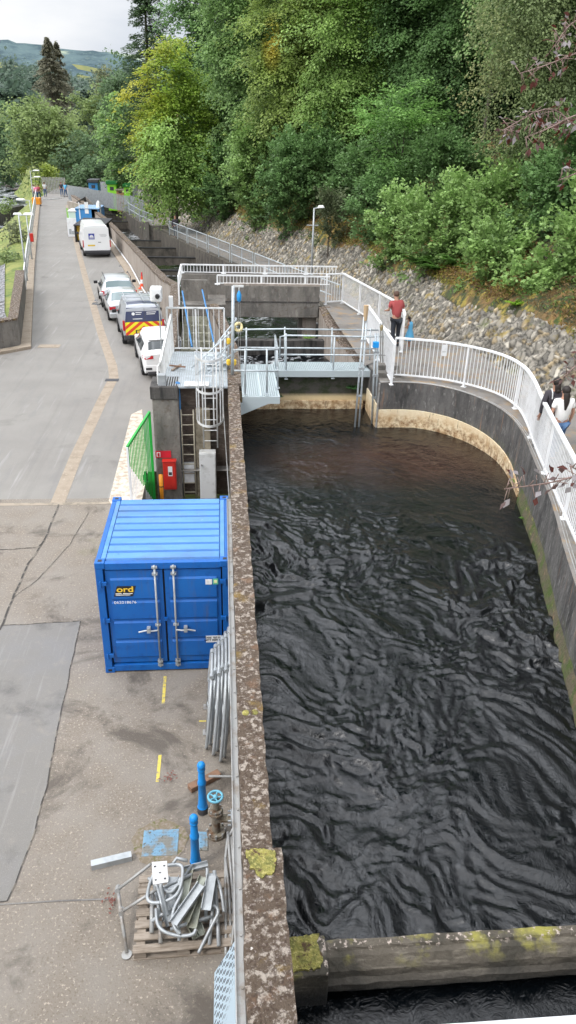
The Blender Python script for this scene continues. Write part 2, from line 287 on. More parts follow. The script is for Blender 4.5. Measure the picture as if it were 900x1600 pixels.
crack('ground_crack', [(-20, 860), (20, 858), (58, 856), (66, 850)], .03)
crack('ground_crack', [(125, 971), (98, 1105), (72, 1232), (46, 1325), (13, 1408), (0, 1410)], .016, .01)
crack('ground_crack', [(0, 978), (125, 971)], .02, .01)
crack('ground_crack', [(140, 800), (110, 850), (60, 905), (20, 935)], .014)
ribbon('ground_joint', [U(-20, 1415), U(90, 1408), U(175, 1405)], .02, 'patch', .008)
for px in [((258, 1057), (255, 1100)), ((250, 1180), (246, 1222))]: ribbon('yellow_ground_mark', [U(*px[0]), U(*px[1])], .05, 'ypaint', .006)
ribbon('yellow_ground_mark', [U(311, 1127), U(328, 1127)], .03, 'ypaint', .006)
sheet('crazy_paving', [U(170, 783), U(205, 648), U(222, 640), (PITX0, 8.6, 0), (PITX0, 6.0, 0), U(182, 800)], 'mosaic', .012)
# kerbs
def offs(pts, d):
    out = []; pts = [Vector((p[0], p[1], 0)) for p in pts]
    for i, p in enumerate(pts):
        t = (pts[min(i+1, len(pts)-1)]-pts[max(i-1, 0)]).normalized(); out.append(p+Vector((t.y, -t.x, 0))*d)
    return out
ribbon('left_kerb', offs([(-13, 15.1)]+LR, -.22), .5, 'kerb', .12, thick=.2)
ribbon('right_kerb', offs([tuple(p[:2]) for p in PAR[1:]], -.32), .5, 'kerb', .08, thick=.15)
# left bank down to the river
mb = MB(); n = 0
LB = [(-30, -14), (-16, 12.3), (-12.3, 16.3), (-6.7, 21.9), (-9.1, 33.5), (-10.8, 41.4), (-14.5, 59.9), (-17.4, 74), (-21, 92), (-21.6, 104), (-22, 116), (-27, 140), (-40, 175)]
rows = [(0, -.3), (1.2, -.45), (4.5, -1.6), (9, -3.6), (14, -5.4), (20, -6.3), (40, -9)]
OUT = [(-.9, .4), (-.8, .6), (-.8, .6), (-.98, .2), (-.98, .2), (-.98, .2), (-.98, .2), (-.98, .2), (-.98, 0), (-.98, 0), (-.98, .1), (-.98, 0)]
SC = [1, 1, 1, 1, 1, 1, 1, .8, .5, .32, .25, .25]
OUT = (OUT+[(-.98, 0)]*9)[:len(LB)]; SC = (SC+[.25]*9)[:len(LB)]; grid = [[(x+ox*d*k_, y+oy*d*k_, z) for d, z in rows] for (x, y), (ox, oy), k_ in zip(LB, OUT, SC)]
vs = [p for r in grid for p in r]; k = len(rows)
mb.add(vs, [(i*k+j, i*k+j+1, (i+1)*k+j+1, (i+1)*k+j) for i in range(len(LB)-1) for j in range(k-1)])
from mathutils.bvhtree import BVHTree
bvh = BVHTree.FromPolygons([Vector(v) for v in mb.v], mb.f)
struct('grass_bank', mb, 'grass', smooth=True)
g0 = [(-7.0, 22.15, -.26), (-8.3, 28, -.3), (-8.9, 31, -.4), (-11.5, 33, -1.4), (-15, 36, -2.9), (-19, 38, -4.4), (-21, 30, -4.6), (-16, 22, -2.2), (-12.6, 16.7, -.3)]
mbg = MB(); mbg.quad(*[(p[0], p[1], p[2]+.0) for p in g0]); 
P0 = [(-7.05, 22.0), (-8.6, 30), (-9.0, 33)]
def bank_z(x, y):
    h = bvh.ray_cast(Vector((x, y, 50)), Vector((0, 0, -1)))
    if h[0] is not None: return h[0].z
    best = None
    for a, b in zip(LB, LB[1:]):
        a = Vector(a); b = Vector(b); d = b-a; t = max(0, min(1, (Vector((x, y))-a).dot(d)/d.length_squared)); q = (Vector((x, y))-(a+d*t)).length
        if best is None or q < best: best = q
    for (d0, z0), (d1, z1) in zip(rows, rows[1:]):
        if best <= d1: return z0+(z1-z0)*(best-d0)/(d1-d0)
    return -9
mbg = MB(); nx, ny = 30, 60; gv = []
for j in range(ny+1):
    for i in range(nx+1):
        y = 16+30*j/ny; xe = -6.75-(y-22)*.2 if y > 21.9 else -6.75-(21.9-y)*1.02; x = xe-.15-float(np.interp(y, [16, 24, 30, 46], [0, .1, .8, 1.6]))-float(np.interp(y, [16, 30, 40, 46], [9, 9, 6, 1.2]))*i/nx
        gv.append((x, y, bank_z(x, y)+.05+random.uniform(0, .05)))
mbg.add(gv, [(j*(nx+1)+i, j*(nx+1)+i+1, (j+1)*(nx+1)+i+1, (j+1)*(nx+1)+i) for j in range(ny) for i in range(nx)])
struct('gravel_bank', mbg, 'gravel')
# valley floor and river
struct('valley_ground', MB().quad((-4000, -200, -7.5), (4000, -200, -7.5), (4000, 5000, -7.5), (-4000, 5000, -7.5)), 'grass')
# ---- hillside with revetment
ts = []; 
for a, b in zip(BP, BP[1:]):
    m_ = max(1, int(np.hypot(*(b-a)[:2])/1.2)); ts += [a+(b-a)*i/m_ for i in range(m_)]
ts.append(BP[-1]); ts = np.array(ts)
for _ in range(3): ts[1:-1] = (ts[:-2]+2*ts[1:-1]+ts[2:])/4
tg = np.gradient(ts[:, :2], axis=0); tg /= np.linalg.norm(tg, axis=1)[:, None]; nm = np.stack([tg[:, 1], -tg[:, 0]], 1)
def slope_pt(i, d, hz): return (ts[i, 0]+nm[i, 0]*d, ts[i, 1]+nm[i, 1]*d, ts[i, 2]+hz)
ds = [(-.4, -.6), (.02, 0.04), (1, .65), (2.6, 1.6), (6, 3.7), (12, 7.4), (22, 13.6), (43, 26), (80, 45)]
mb = MB(); vs = []
for i in range(len(ts)):
    q_ = float(dtop(ts[i, 1]))
    for d, h in ds: vs.append(tuple(np.array(slope_pt(i, q_+d+.12*math.sin(i*.9)*(d < 6), 1.05*q_+h+.06*math.sin(i*1.7+d*3)))))
k = len(ds); mb.add(vs, [(i*k+j, i*k+j+1, (i+1)*k+j+1, (i+1)*k+j) for i in range(len(ts)-1) for j in range(k-1)])
struct('hillside', mb, 'slope', smooth=True)
# ---- rubble revetment: one wall of fitted stones
def revetment():
    s = np.concatenate([[0], np.cumsum(np.hypot(*np.diff(ts[:, :2], axis=0).T))]); i0, i1 = 4, int(np.searchsorted(s, 112))
    sa = np.arange(s[i0], min(s[-1], s[i1]), .055); ua = np.arange(0, 3.1, .05)
    X = np.interp(sa, s, ts[:, 0]); Y = np.interp(sa, s, ts[:, 1]); Z = np.interp(sa, s, ts[:, 2]); nx = np.interp(sa, s, nm[:, 0]); ny = np.interp(sa, s, nm[:, 1])
    S, Uu = np.meshgrid(sa, ua, indexing='ij'); cs = .215; r = np.random.default_rng(3)
    wob = .05*np.sin(S*7+Uu*5)+.04*np.sin(Uu*11-S*3.7)
    gi = np.floor(S/cs).astype(int); gj = np.floor(Uu/(cs*.72)).astype(int); J = r.random((int(sa[-1]/cs)+5, 34, 4))
    d1 = np.full(S.shape, 9.); d2 = d1.copy(); ci = np.zeros(S.shape, int); cj = ci.copy()
    for a in (-1, 0, 1):
        for b in (-1, 0, 1):
            ii = np.clip(gi+a, 0, J.shape[0]-1); jj = np.clip(gj+b+2, 0, 33); px = (gi+a+.1+.8*J[ii, jj, 0])*cs; py = (gj+b+.1+.8*J[ii, jj, 1])*cs*.72
            dd = np.hypot(S-px+wob, (Uu-py+wob)*(1.2+.5*J[ii, jj, 3])); c = dd < d1; d2 = np.where(c, d1, np.minimum(d2, dd)); d1n = np.where(c, dd, d1); ci = np.where(c, ii, ci); cj = np.where(c, jj, cj); d1 = d1n
    edge = np.clip((d2-d1)/.07, 0, 1); tone = J[ci, cj, 2]; hgt = .035*np.sqrt(edge)*(.3+J[ci, cj, 3])+.05*(J[ci, cj, 2]-.5)+(.12*(J[ci, cj, 0]-.5)*(S-(ci+.5)*cs))*3+.1*(J[ci, cj, 1]-.5)*(Uu-(cj+.5)*cs*.72)*3*edge
    dd_ = Uu*.70; hh = Uu*.735
    px = X[:, None]+nx[:, None]*(dd_-hgt*.72); py = Y[:, None]+ny[:, None]*(dd_-hgt*.72); pz = Z[:, None]+hh+hgt*.68-.15
    base = np.stack([.115+.25*tone**1.2, .106+.228*tone**1.2, .09+.187*tone**1.2], -1); base[tone > .93] *= 1.35; base *= (.12+.88*edge)[..., None]
    warm = (J[ci, cj, 3] > .85)[..., None]; base = np.where(warm, base*np.array([1.1, .95, .7]), base)
    n, m_ = S.shape; v = np.stack([px, py, pz], -1).reshape(-1, 3); idx = np.arange(n*m_).reshape(n, m_)
    f = np.stack([idx[:-1, :-1], idx[1:, :-1], idx[1:, 1:], idx[:-1, 1:]], -1).reshape(-1, 4)
    lim = (np.interp(Y, [6, 12, 20, 36], [1.35, 1.55, 1.85, 2.1])/.70+.12)[:, None]+.16*(J[ci, cj, 0]-.5)+.1*np.sin(S*.8); ok = (Uu < lim); okf = (ok[:-1, :-1] & ok[1:, 1:]).reshape(-1); f = f[okf]
    return np_mesh('rubble_revetment', v, f, base.reshape(-1, 3), M['stonecol'])
def np_mesh(name, v, f, col=None, m=None, smooth=False, parent=None):
    me = bpy.data.meshes.new(name); k = f.shape[1]; me.vertices.add(len(v)); me.vertices.foreach_set('co', v.astype(np.float32).ravel())
    me.loops.add(f.size); me.loops.foreach_set('vertex_index', f.astype(np.int32).ravel()); me.polygons.add(len(f)); me.polygons.foreach_set('loop_start', np.arange(0, f.size, k, dtype=np.int32))
    if smooth: me.polygons.foreach_set('use_smooth', np.ones(len(f), bool))
    if col is not None:
        at = me.color_attributes.new('Col', 'FLOAT_COLOR', 'POINT'); at.data.foreach_set('color', np.concatenate([col, np.ones((len(col), 1))], 1).astype(np.float32).ravel())
    me.update(calc_edges=True); me.materials.append(m); o = bpy.data.objects.new(name, me); C.objects.link(o)
    if parent: o.parent = parent
    return o
rev = revetment(); tag(rev, 'long sloping wall of fitted grey rubble stones beside the footpath under the shrubs', 'stone wall')
# ---- footpath
Wpx = [(590, 597), (640, 598), (673, 601), (722, 611), (771.6, 631.5), (802, 654), (820.7, 684), (832, 714.7), (862, 782.6), (881, 860)]
W = [U(x, y, 2.45) for x, y in Wpx]; W = [Vector((p.x, p.y, 0)) for p in W]
W[0] = Vector((6.45, 8.95, 0)); dn = (W[-1]-W[-3]).normalized(); W += [W[-1]+dn*2.5, W[-1]+dn*7, W[-1]+dn*10]
W = smoothpts(W, 2)
def poly_sheet(name, pts, m): return struct(name, MB().quad(*pts), m)
far = [(11.4, -10), (11.5, 0), (11.3, 4.5), (10.8, 8.4), (10.0, 12.5)]
mb = MB(); pts = [(p.x, p.y, 2.452) for p in W if p.y > -9]; mb.quad(*(pts+[(15, -9, 2.452), (14, -4, 2.452), (12.5, 0, 2.452), (11.6, 4.5, 2.452), (11.0, 8.4, 2.452), (10.1, 12.5, 2.452), (8.0, 12.5, 2.452), (6.45, 10.6, 2.452)]))
bm_ = mb; o = struct('footpath_round_pool', mb, 'path')
RA = [U(612, 603, 2.45), V(570, 536, 13.3)]
mb = MB(); mb.quad((6.3, 10.6, 2.45), (8.0, 12.5, 2.45), (7.95, 15.5, 2.45), (7.5, 21, 2.45), (6.1, 21, 2.45), (6.2, 15, 2.45)); struct('raised_footpath', mb, 'path')
CR = [(7.1, 21, 1.6), (5.9, 25, 1.45), (4.9, 28.5, 1.35), (2.6, 37.8, .95), (-2.3, 55.6, .3), (-6.0, 68, 0), (-9, 80, -.2)]   # channel's right side
BB = [(9.1, 21.5), (8.8, 25), (8.1, 29), (6.1, 38), (1.3, 55.6), (-1.6, 68), (-4.4, 80)]
lowA = [(8.0, 12.5, 2.46), (7.9, 16, 1.9), (7.5, 21, 1.6)]+CR[1:]; lowB = [(10.1, 12.5, 2.46), (9.6, 16, 1.9), (9.2, 21, 1.6)]+[(x, y, CR[i+1][2]) for i, (x, y) in enumerate(BB[1:])]
struct('lower_footpath', MB().strip([Vector(p) for p in lowA], [Vector(p) for p in lowB]), 'path')
def pathz(y): return float(np.interp(y, [10, 16, 21, 28.5, 37.8, 55.6, 68, 80], [2.45, 1.9, 1.6, 1.35, 1.0, .3, 0, -.2]))
# ================================================================ WATER
def water_mat():
    m = bpy.data.materials.new('dark_water'); m.use_nodes = True; nt = m.node_tree; L = nt.links; b = nt.nodes['Principled BSDF']
    b.inputs['Roughness'].default_value = .01; b.inputs['IOR'].default_value = 1.43; b.inputs['Specular IOR Level'].default_value = .7
    at = _n(nt, 'ShaderNodeAttribute', attribute_name='Col'); L.new(at.outputs['Color'], b.inputs['Base Color'])
    g = _n(nt, 'ShaderNodeNewGeometry'); w = _n(nt, 'ShaderNodeTexNoise'); w.inputs['Scale'].default_value = 1.3; w.inputs['Detail'].default_value = 3; L.new(g.outputs['Position'], w.inputs['Vector'])
    vm = _n(nt, 'ShaderNodeVectorMath', operation='MULTIPLY_ADD'); vm.inputs[1].default_value = (1.6, 1.6, 1.6); L.new(w.outputs['Color'], vm.inputs[0]); L.new(g.outputs['Position'], vm.inputs[2])
    mp = _n(nt, 'ShaderNodeMapping'); mp.inputs['Scale'].default_value = (1, .75, 1); mp.inputs['Rotation'].default_value = (0, 0, -.35); L.new(vm.outputs[0], mp.inputs[0])
    n1 = _n(nt, 'ShaderNodeTexNoise'); n1.inputs['Scale'].default_value = 15; n1.inputs['Detail'].default_value = 6; n1.inputs['Roughness'].default_value = .62; n1.inputs['Distortion'].default_value = .8; L.new(mp.outputs[0], n1.inputs['Vector'])
    bp = _n(nt, 'ShaderNodeBump'); bp.inputs['Strength'].default_value = 1; bp.inputs['Distance'].default_value = .010; L.new(n1.outputs['Fac'], bp.inputs['Height']); L.new(bp.outputs[0], b.inputs['Normal'])
    return m
M['water'] = water_mat()
def vnoise(x, y, seed, oct=4):
    r = np.random.default_rng(seed); T_ = r.random((256, 256)); out = np.zeros_like(x); a = 1; tot = 0
    for o in range(oct):
        xi = np.floor(x).astype(int); yi = np.floor(y).astype(int); fx = x-xi; fy = y-yi; fx = fx*fx*(3-2*fx); fy = fy*fy*(3-2*fy)
        g = lambda i, j: T_[(xi+i) % 256, (yi+j) % 256]
        out += a*((g(0, 0)*(1-fx)+g(1, 0)*fx)*(1-fy)+(g(0, 1)*(1-fx)+g(1, 1)*fx)*fy); tot += a; a *= .5; x = x*2.03+17.1; y = y*2.03+3.7
    return out/tot
def water(name, x0, x1, y0, y1, z, step, amp, tint=None, foam=0.0, rough=lambda x, y: np.ones_like(x), seed=1):
    xs = np.arange(x0, x1+step, step); ys = np.arange(y0, y1+step, step); X, Y = np.meshgrid(xs, ys, indexing='ij')
    wx = X+.8*(vnoise(X*.5, Y*.35, seed+5, 3)-.5)*2; wy = Y+1.0*(vnoise(X*.5+9, Y*.4, seed+6, 3)-.5)*2
    c, s = math.cos(.35), math.sin(.35); a = c*wx+s*wy; b_ = -s*wx+c*wy
    q1 = vnoise(a*1.7+3, b_*1.1, seed+41, 4)-.5; q2 = vnoise(a*1.7+40, b_*1.1+9, seed+42, 4)-.5; a2, b2 = a+.75*q1, b_+.85*q2
    def turb(f0, n, sd, ani=1.35, lac=2.13, per=.60):
        o_ = np.zeros_like(X); am = 1
        for i in range(n):
            th = i*1.1+sd; ca, sa_ = math.cos(th*.35), math.sin(th*.35); u = (a2*ca+b2*sa_)*f0*lac**i; v = (-a2*sa_+b2*ca)*f0*lac**i/ani; o_ += am*np.abs(2*vnoise(u+sd*7, v+sd*3, sd+i, 1)-1); am *= per
        return 1-o_
    n1 = turb(1.75, 3, seed+2, 1.2, per=.55); n2 = turb(5.5, 2, seed+11, 1.15); n3 = 0*n1
    k = rough(X, Y); cal = np.clip((vnoise(a2*.75+3, b2*.6, seed+30, 3)-.38)*4.5, .2, 1); cal2 = np.clip((vnoise(a2*.6+30, b2*.5, seed+33, 2)-.3)*3, .35, 1); h = amp*k*(.92*n1*cal2+1.7*vnoise(a2*.7, b2*.55, seed+31, 2)+.40*n2*cal); Z = z+h-amp*1.2
    col = np.stack([np.full(X.shape, .002), np.full(X.shape, .003), np.full(X.shape, .004)], -1)
    if tint is not None: t = tint(X, Y)[..., None]; col = col*(1-t)+np.array([.030, .012, .008])*t
    if foam:
        fm = np.clip((n2+.6*n1-(.95-foam))*3, 0, 1)[..., None]*np.clip((vnoise(X*.6, Y*.5, seed+60, 3)-.45)*6, 0, 1)[..., None]; col = col*(1-fm)+np.array([.5, .52, .54])*fm
    n, m_ = X.shape; idx = np.arange(n*m_).reshape(n, m_); f = np.stack([idx[:-1, :-1], idx[1:, :-1], idx[1:, 1:], idx[:-1, 1:]], -1).reshape(-1, 4)
    o = np_mesh(name, np.stack([X, Y, Z], -1).reshape(-1, 3), f, col.reshape(-1, 3), M['water'], smooth=True); tag(o, kind='structure'); return o
WZ = 1.25
water('pool_water', 2.45, 10.6, -6.0, 10.7, WZ, .028, .105, tint=lambda x, y: np.clip(1.0-((y-6.6)/1.9)**2-((x-6.2)/3.6)**4, 0, 1)*(.2+vnoise(x, y, 40, 3)), rough=lambda x, y: .16+.84/(1+np.exp((y-4.2+.5*(x-4))*1.6)), foam=0)
water('lower_chamber_water', 2.5, 9, -12, -6.1, 1.02, .04, .012, seed=9)
# channel water
water('ladder_water', 2.6, 7.0, 10.9, 17.6, 1.0, .06, .09, foam=.25, seed=12)
water('ladder_water', 1.2, 7.0, 17.6, 30, .75, .08, .08, foam=.2, seed=15)
water('ladder_water', -4.8, 4.8, 30, 43, .0, .12, .06, foam=.15, seed=17)
water('ladder_water', -10.8, 1.5, 43, 62, -1.0, .14, .08, foam=.65, seed=19)
water('ladder_water', -17, -2, 62, 92, -1.5, .2, .05, foam=.3, seed=21)
water('river', -150, -20, 92, 210, -6.15, .6, .25, foam=1.1, seed=23)
# ================================================================ WALLS AND CONCRETE
def wall_strip(mb, A, B, z0, z1):
    """solid between polylines A and B (2D) from z0 to z1 (lists allowed)"""
    n = len(A); g = lambda z, i: z[i] if isinstance(z, (list, tuple)) else z
    vs = []
    for i in range(n): vs += [(A[i][0], A[i][1], g(z0, i)), (B[i][0], B[i][1], g(z0, i)), (B[i][0], B[i][1], g(z1, i)), (A[i][0], A[i][1], g(z1, i))]
    fs = []
    for i in range(n-1):
        for j in range(4): fs.append((i*4+j, i*4+(j+1) % 4, (i+1)*4+(j+1) % 4, (i+1)*4+j))
    fs += [(0, 1, 2, 3), ((n-1)*4+3, (n-1)*4+2, (n-1)*4+1, (n-1)*4)]
    return mb.add(vs, fs)
# long left wall with lichen coping
t = thing('pool_wall', 'long straight wall with brown and white lichen coping between yard and dark pool', 'wall', (2.4, -4, 0))
MB().box(2.27, 2.50, -14, 8.62, -1.2, 2.28).build('wall', 'conc', t)
def rough_top(name, A, B, z, m, parent, amp=.012, th=.17, seg=.12):
    """coping with uneven edges"""
    mb = MB(); A = resample([(*a, 0) for a in A], seg); B_ = []
    L = len(A)
    BL = resample([(*b, 0) for b in B], seg)
    for i in range(L): B_.append(BL[min(len(BL)-1, int(round(i*(len(BL)-1)/(L-1))))])
    j = lambda p, s: (p.x+random.uniform(-amp, amp), p.y)
    return wall_strip(mb, [j(p, 1) for p in A], [j(p, -1) for p in B_], z-th, [z+random.uniform(-.008, .008) for _ in A]).build(name, m, parent)
YS = U(400, 1326, 2.45).y
rough_top('coping', [(2.25, YS+.005), (2.25, 8.8)], [(2.545, YS+.005), (2.545, 8.8)], 2.45, 'lichen', t)
rough_top('coping', [(2.25, -14), (2.25, YS)], [(2.63, -14), (2.63, YS)], 2.45, 'lichen', t)
YS = U(400, 1326, 2.45).y
MB().box(2.50, 2.58, -14, YS-.03, -1.2, 2.275).build('wall', 'conc', t)
mb = MB(); q = [U(x_, y_, 2.47) for x_, y_ in ((384, 1327), (400, 1325), (418, 1326), (430, 1329), (432, 1345), (430, 1358), (424, 1366), (416, 1364), (410, 1371), (402, 1366), (398, 1358), (391, 1356), (389, 1345), (384, 1340))]; q = resample(q+[q[0]], .02)[:-1]; mb.prism([(p.x+random.uniform(-.007, .007), p.y+random.uniform(-.007, .007)) for p in q], 2.40, 2.468); mb.build('moss_patch', 'moss', t)
for px in ((384, 1114), (398, 1113)): MB().lathe([(.045, 0), (.04, .012), (.02, .018)], U(*px, 2.452), 9).build('moss_patch', 'moss', t)
mb = MB(); mb.box(2.165, 2.245, -14, 2.2, 2.27, 2.30); mb.box(2.165, 2.175, -14, 2.2, 2.30, 2.34)
for y in np.arange(-10, 2.2, .45): mb.lathe([(.012, 0), (.012, .012)], (2.225, y, 2.30), 6)
mb.build('edge_strip', 'steeld', t)
# curved pool wall
t = thing('curved_pool_wall', 'curved stained concrete wall with a cream band at the waterline round the dark pool', 'wall', (8.2, 4, 0))
def offW(pts, d): return [(p.x, p.y) for p in offs([(q.x, q.y) for q in pts], d)]
Wr = resample(W, .3); out = offW(Wr, -.62)
wall_strip(MB(), [(p.x, p.y) for p in Wr], out, -.5, 2.44).build('wall', 'poolwall', t)
# cream band on far part, thinning round the bend
Wb = [p for p in Wr if p.y > 4.4]; inn = offW(Wb, .035); inn2 = offW(Wb, -.05)
hz = [float(np.interp(p.y, [4.4, 5.6, 7.5, 9], [1.30, 1.48, 1.62, 1.68])) for p in Wb]
wall_strip(MB(), inn, inn2, .9, hz).build('waterline_band', 'cream', t)
# mossy skirt along the near part
Wn = [p for p in Wr if p.y < 4.3]; a1 = offW(Wn, .07); a2 = offW(Wn, -.03); 
mb = MB(); n = len(Wn); vs = []
for i in range(n): vs += [(*a1[i], .9), (*a2[i], .9), (*a2[i], 1.62+random.uniform(-.03, .03)), (*a1[i], 1.27+random.uniform(-.03, .03))]
mb.add(vs, [(i*4+j, i*4+(j+1) % 4, (i+1)*4+(j+1) % 4, (i+1)*4+j) for i in range(n-1) for j in range(4)]); mb.build('mossy_skirt', mat('skirt', (.10, .085, .055), .9, layers=[((.06, .09, .02), 2.5, .4, .6), ((.17, .12, .07), 6, .55, .7), ((.20, .22, .05), 5, .62, .7, {'off': 4})], bump=1, bscale=15), t)
for k_, dd in enumerate((-.07, -.12)):
    MB().tube([(x, y, 2.455) for x, y in offW(smoothpts(Wr[::4], 1), dd)], .010, 6).build('conduit', 'steeld', t)
# near weir
t = thing('weir_wall', 'low mossy concrete weir wall crossing the near end of the dark pool', 'wall', (4, -6, 0))
y0 = U(500, 1467, 1.5).y; prof = [(y0+.02, -.6), (y0, 1.46), (y0-.02, 1.5), (y0-.10, 1.5), (y0-.12, 1.475), (y0-.17, 1.465), (y0-.26, 1.38), (y0-.28, 1.31), (y0-.33, 1.28), (y0-.34, 1.20), (y0-.24, 1.15), (y0-.24, -.6)]
xs = np.arange(2.95, 9.3, .12); mb = MB(); vs = []
for x in xs: vs += [(x, y+random.uniform(-.008, .008), z+random.uniform(-.008, .008)) for y, z in prof]
k = len(prof); mb.add(vs, [(i*k+j, i*k+(j+1) % k, (i+1)*k+(j+1) % k, (i+1)*k+j) for i in range(len(xs)-1) for j in range(k)]+[tuple(range(k))]); mb.build('wall', 'weir', t)
mb = MB().box(2.58, 3.06, y0-.36, y0+.03, .2, 1.52); mb.build('end_block', 'weir', t, bevel=.02)
q = resample([(2.6, y0-.33, 0), (2.98, y0-.31, 0), (3.02, y0-.2, 0), (2.97, y0-.05, 0), (3.0, y0+.02, 0), (2.6, y0+.01, 0), (2.6, y0-.33, 0)], .03)[:-1]; MB().prism([(p.x+random.uniform(-.012, .012), p.y+random.uniform(-.012, .012)) for p in q], 1.5, 1.545).build('moss_patch', 'moss', t)
# sluice (far) wall of the pool
t = thing('sluice_wall', 'dark mossy concrete wall with a pale waterline band under the steel gangway', 'wall', (4.5, 10.8, 0))
MB().box(2.5, 6.42, 10.6, 11.1, -.5, 2.22).build('wall', 'sluice', t)
MB().box(2.62, 3.72, 10.50, 10.597, 1.0, 1.68).build('waterline_band', 'cream', t)
MB().box(3.72, 6.3, 10.53, 10.597, 1.0, 1.40).build('waterline_band', 'cream', t)
MB().box(2.55, 6.45, 10.58, 10.75, 2.22, 2.3).build('ledge', 'weir', t)
MB().box(6.42, 6.9, 8.98, 11.1, -.5, 2.44).build('side_wall', 'poolwall', t)
MB().box(6.38, 6.419, 9.0, 10.5, .9, 1.8).build('waterline_band', 'cream', t)
MB().box(6.40, 6.44, 8.93, 8.99, .3, 2.44).build('gate_guide', 'steeld', t)
# raised right bank block between pool and bridge
t = thing('channel_wall', 'tall streaked concrete wall with a mossy ledge right of the fish channel', 'wall', (6.4, 14, 0))
Ri = [(6.42, 11.1), (6.35, 13), (6.1, 15), (5.95, 16.6), (5.9, 18.6)]
Ro = [(8.0, 11.1), (8.0, 13), (7.95, 15.5), (7.7, 17), (7.5, 18.6)]
wall_strip(MB(), Ri, [(x+.42, y) for x, y in Ri], -.8, [2.0, 2.0, 2.05, 2.2, 2.42]).build('wall', 'conc_l', t)
wall_strip(MB(), [(x+.43, y) for x, y in Ri], Ro, -.8, 2.44).build('wall', 'conc', t)
mb = MB(); vs = []
for (x, y), z in zip(Ri, [2.0, 2.0, 2.05, 2.2, 2.42]): vs += [(x-.02, y, z+.003), (x+.42, y, z+.02), (x+.42, y, z+.05), (x, y, z+.03)]
mb.add(vs, [(i*4+j, i*4+(j+1) % 4, (i+1)*4+(j+1) % 4, (i+1)*4+j) for i in range(4) for j in range(4)]); mb.build('mossy_ledge', 'lichen', t)
# bridge
t = thing('footbridge', 'dark concrete footbridge with low white railings crossing the fish channel', 'bridge', (4, 19.5, 0))
BY0, BY1 = 18.7, 21.0
mb = MB().box(2.25, 5.88, BY0, BY0+.3, 2.0, 3.2); mb.build('parapet', 'conc', t, bevel=.02)
MB().box(2.2, 5.9, BY0+.02, BY0+.33, 3.2, 3.26).build('parapet_cap', 'conc_l', t)
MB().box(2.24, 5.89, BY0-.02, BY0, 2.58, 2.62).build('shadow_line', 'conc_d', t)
MB().box(.55, 6.0, BY0+.31, BY1, 1.95, 2.4).build('deck', 'conc', t)
MB().box(.45, 6.2, BY1, BY1+.25, 1.95, 3.2).build('parapet', 'conc', t)
MB().box(.55, 1.55, BY0+1.0, BY0+1.2, .5, 3.2).build('end_wall', 'conc', t)
MB().box(5.3, 5.85, BY0+.35, BY1-.1, -.5, 2.0).build('pier', 'conc_l', t)
def low_rail(x0, x1, y, z, h, parent):
    mb = MB().beam((x0, y, z+h), (x1, y, z+h), .06, .05); mb.beam((x0, y, z+.05), (x1, y, z+.05), .04, .03)
    for x in np.arange(x0+.1, x1, .13): mb.beam((x, y, z+.05), (x, y, z+h), .022, .022)
    for x in np.arange(x0, x1+.1, 1.7): mb.beam((x, y, z-.03), (x, y, z+h), .06, .05); mb.box(x-.1, x+.1, y-.07, y+.07, z, z+.03)
    mb.build('low_railing', 'white', parent)
low_rail(1.95, 6.3, BY0+.18, 3.2, .34, t); low_rail(.5, 6.9, BY1+.12, 3.22, .34, t)
mb = MB().beam((.48, 18.7, 3.5), (.48, BY1+.12, 3.56), .06, .05)
for y in np.arange(18.8, 21.1, .13): mb.beam((.48, y, 3.1), (.48, y, 3.5), .022, .022)
mb.beam((.48, 18.7, 2.45), (.48, 18.7, 3.5), .06, .06); mb.build('low_railing', 'white', t)
# cross wall in the near channel
t = MB().box(2.6, 6.15, 17.0, 17.35, -.5, 1.52).build('cross_wall', 'conc_d'); tag(t, 'dark mossy cross wall in the fish channel in front of the concrete footbridge', 'wall')
# wall right of the chute
t = thing('chute_wall', 'curving concrete wall with lichen coping between the narrow chute and the fish channel', 'wall', (2.0, 14, 0))
Q = [(2.25, 8.85), (2.27, 11), (2.22, 12.8), (2.05, 15), (1.82, 17.2), (1.6, 19.0)]
Q = [(p.x, p.y) for p in smoothpts([(*q, 0) for q in Q], 2)]
wall_strip(MB(), [(x+.03, y) for x, y in Q], [(x+.30, y) for x, y in Q], -.8, 2.3).build('wall', 'conc_l', t)
rough_top('coping', Q, [(x+.36, y) for x, y in Q], 2.45, 'lichen', t)
# chute
t = thing('baffled_chute', 'narrow concrete water chute with pale baffles between the parapet and the curving wall', 'water chute', (1.2, 15, 0))
mb = MB(); mb.add([(.5, 12.1, .2), (2.2, 12.1, .2), (1.6, 19.6, 1.5), (.5, 19.6, 1.5)], [(0, 1, 2, 3)]); mb.build('floor', 'conc', t)
pale = mat('pale_baffle', (.42, .42, .33), .85, layers=[((.2, .2, .14), 6, .5, .7)])
for i in range(9):
    y = 12.9+i*.72; z = .2+(y-12.1)*.173; x1 = 1.95-(y-12)*.045
    mb = MB().box(.62, x1, y, y+.1, z, z+.34); 
    for x in np.linspace(.62, x1, 5): mb.box(x-.03, x+.03, y-.05, y, z, z+.4)
    mb.build('baffle', pale, t)
MB().box(.62, 1.55, 19.0, 19.2, 1.2, 1.95).build('baffle', pale, t)
for (a, b) in (((285, 455, 18.2), (300, 542, 12.3)), ((316, 453, 18.2), (337, 548, 12.3))):
    MB().tube([V(*a), V(*b)], .03, 8).build('pipe', 'pipeblue', t)
MB().tube([(.5, 12.1, .2), (.5, 12.1, .25)], .01, 4)
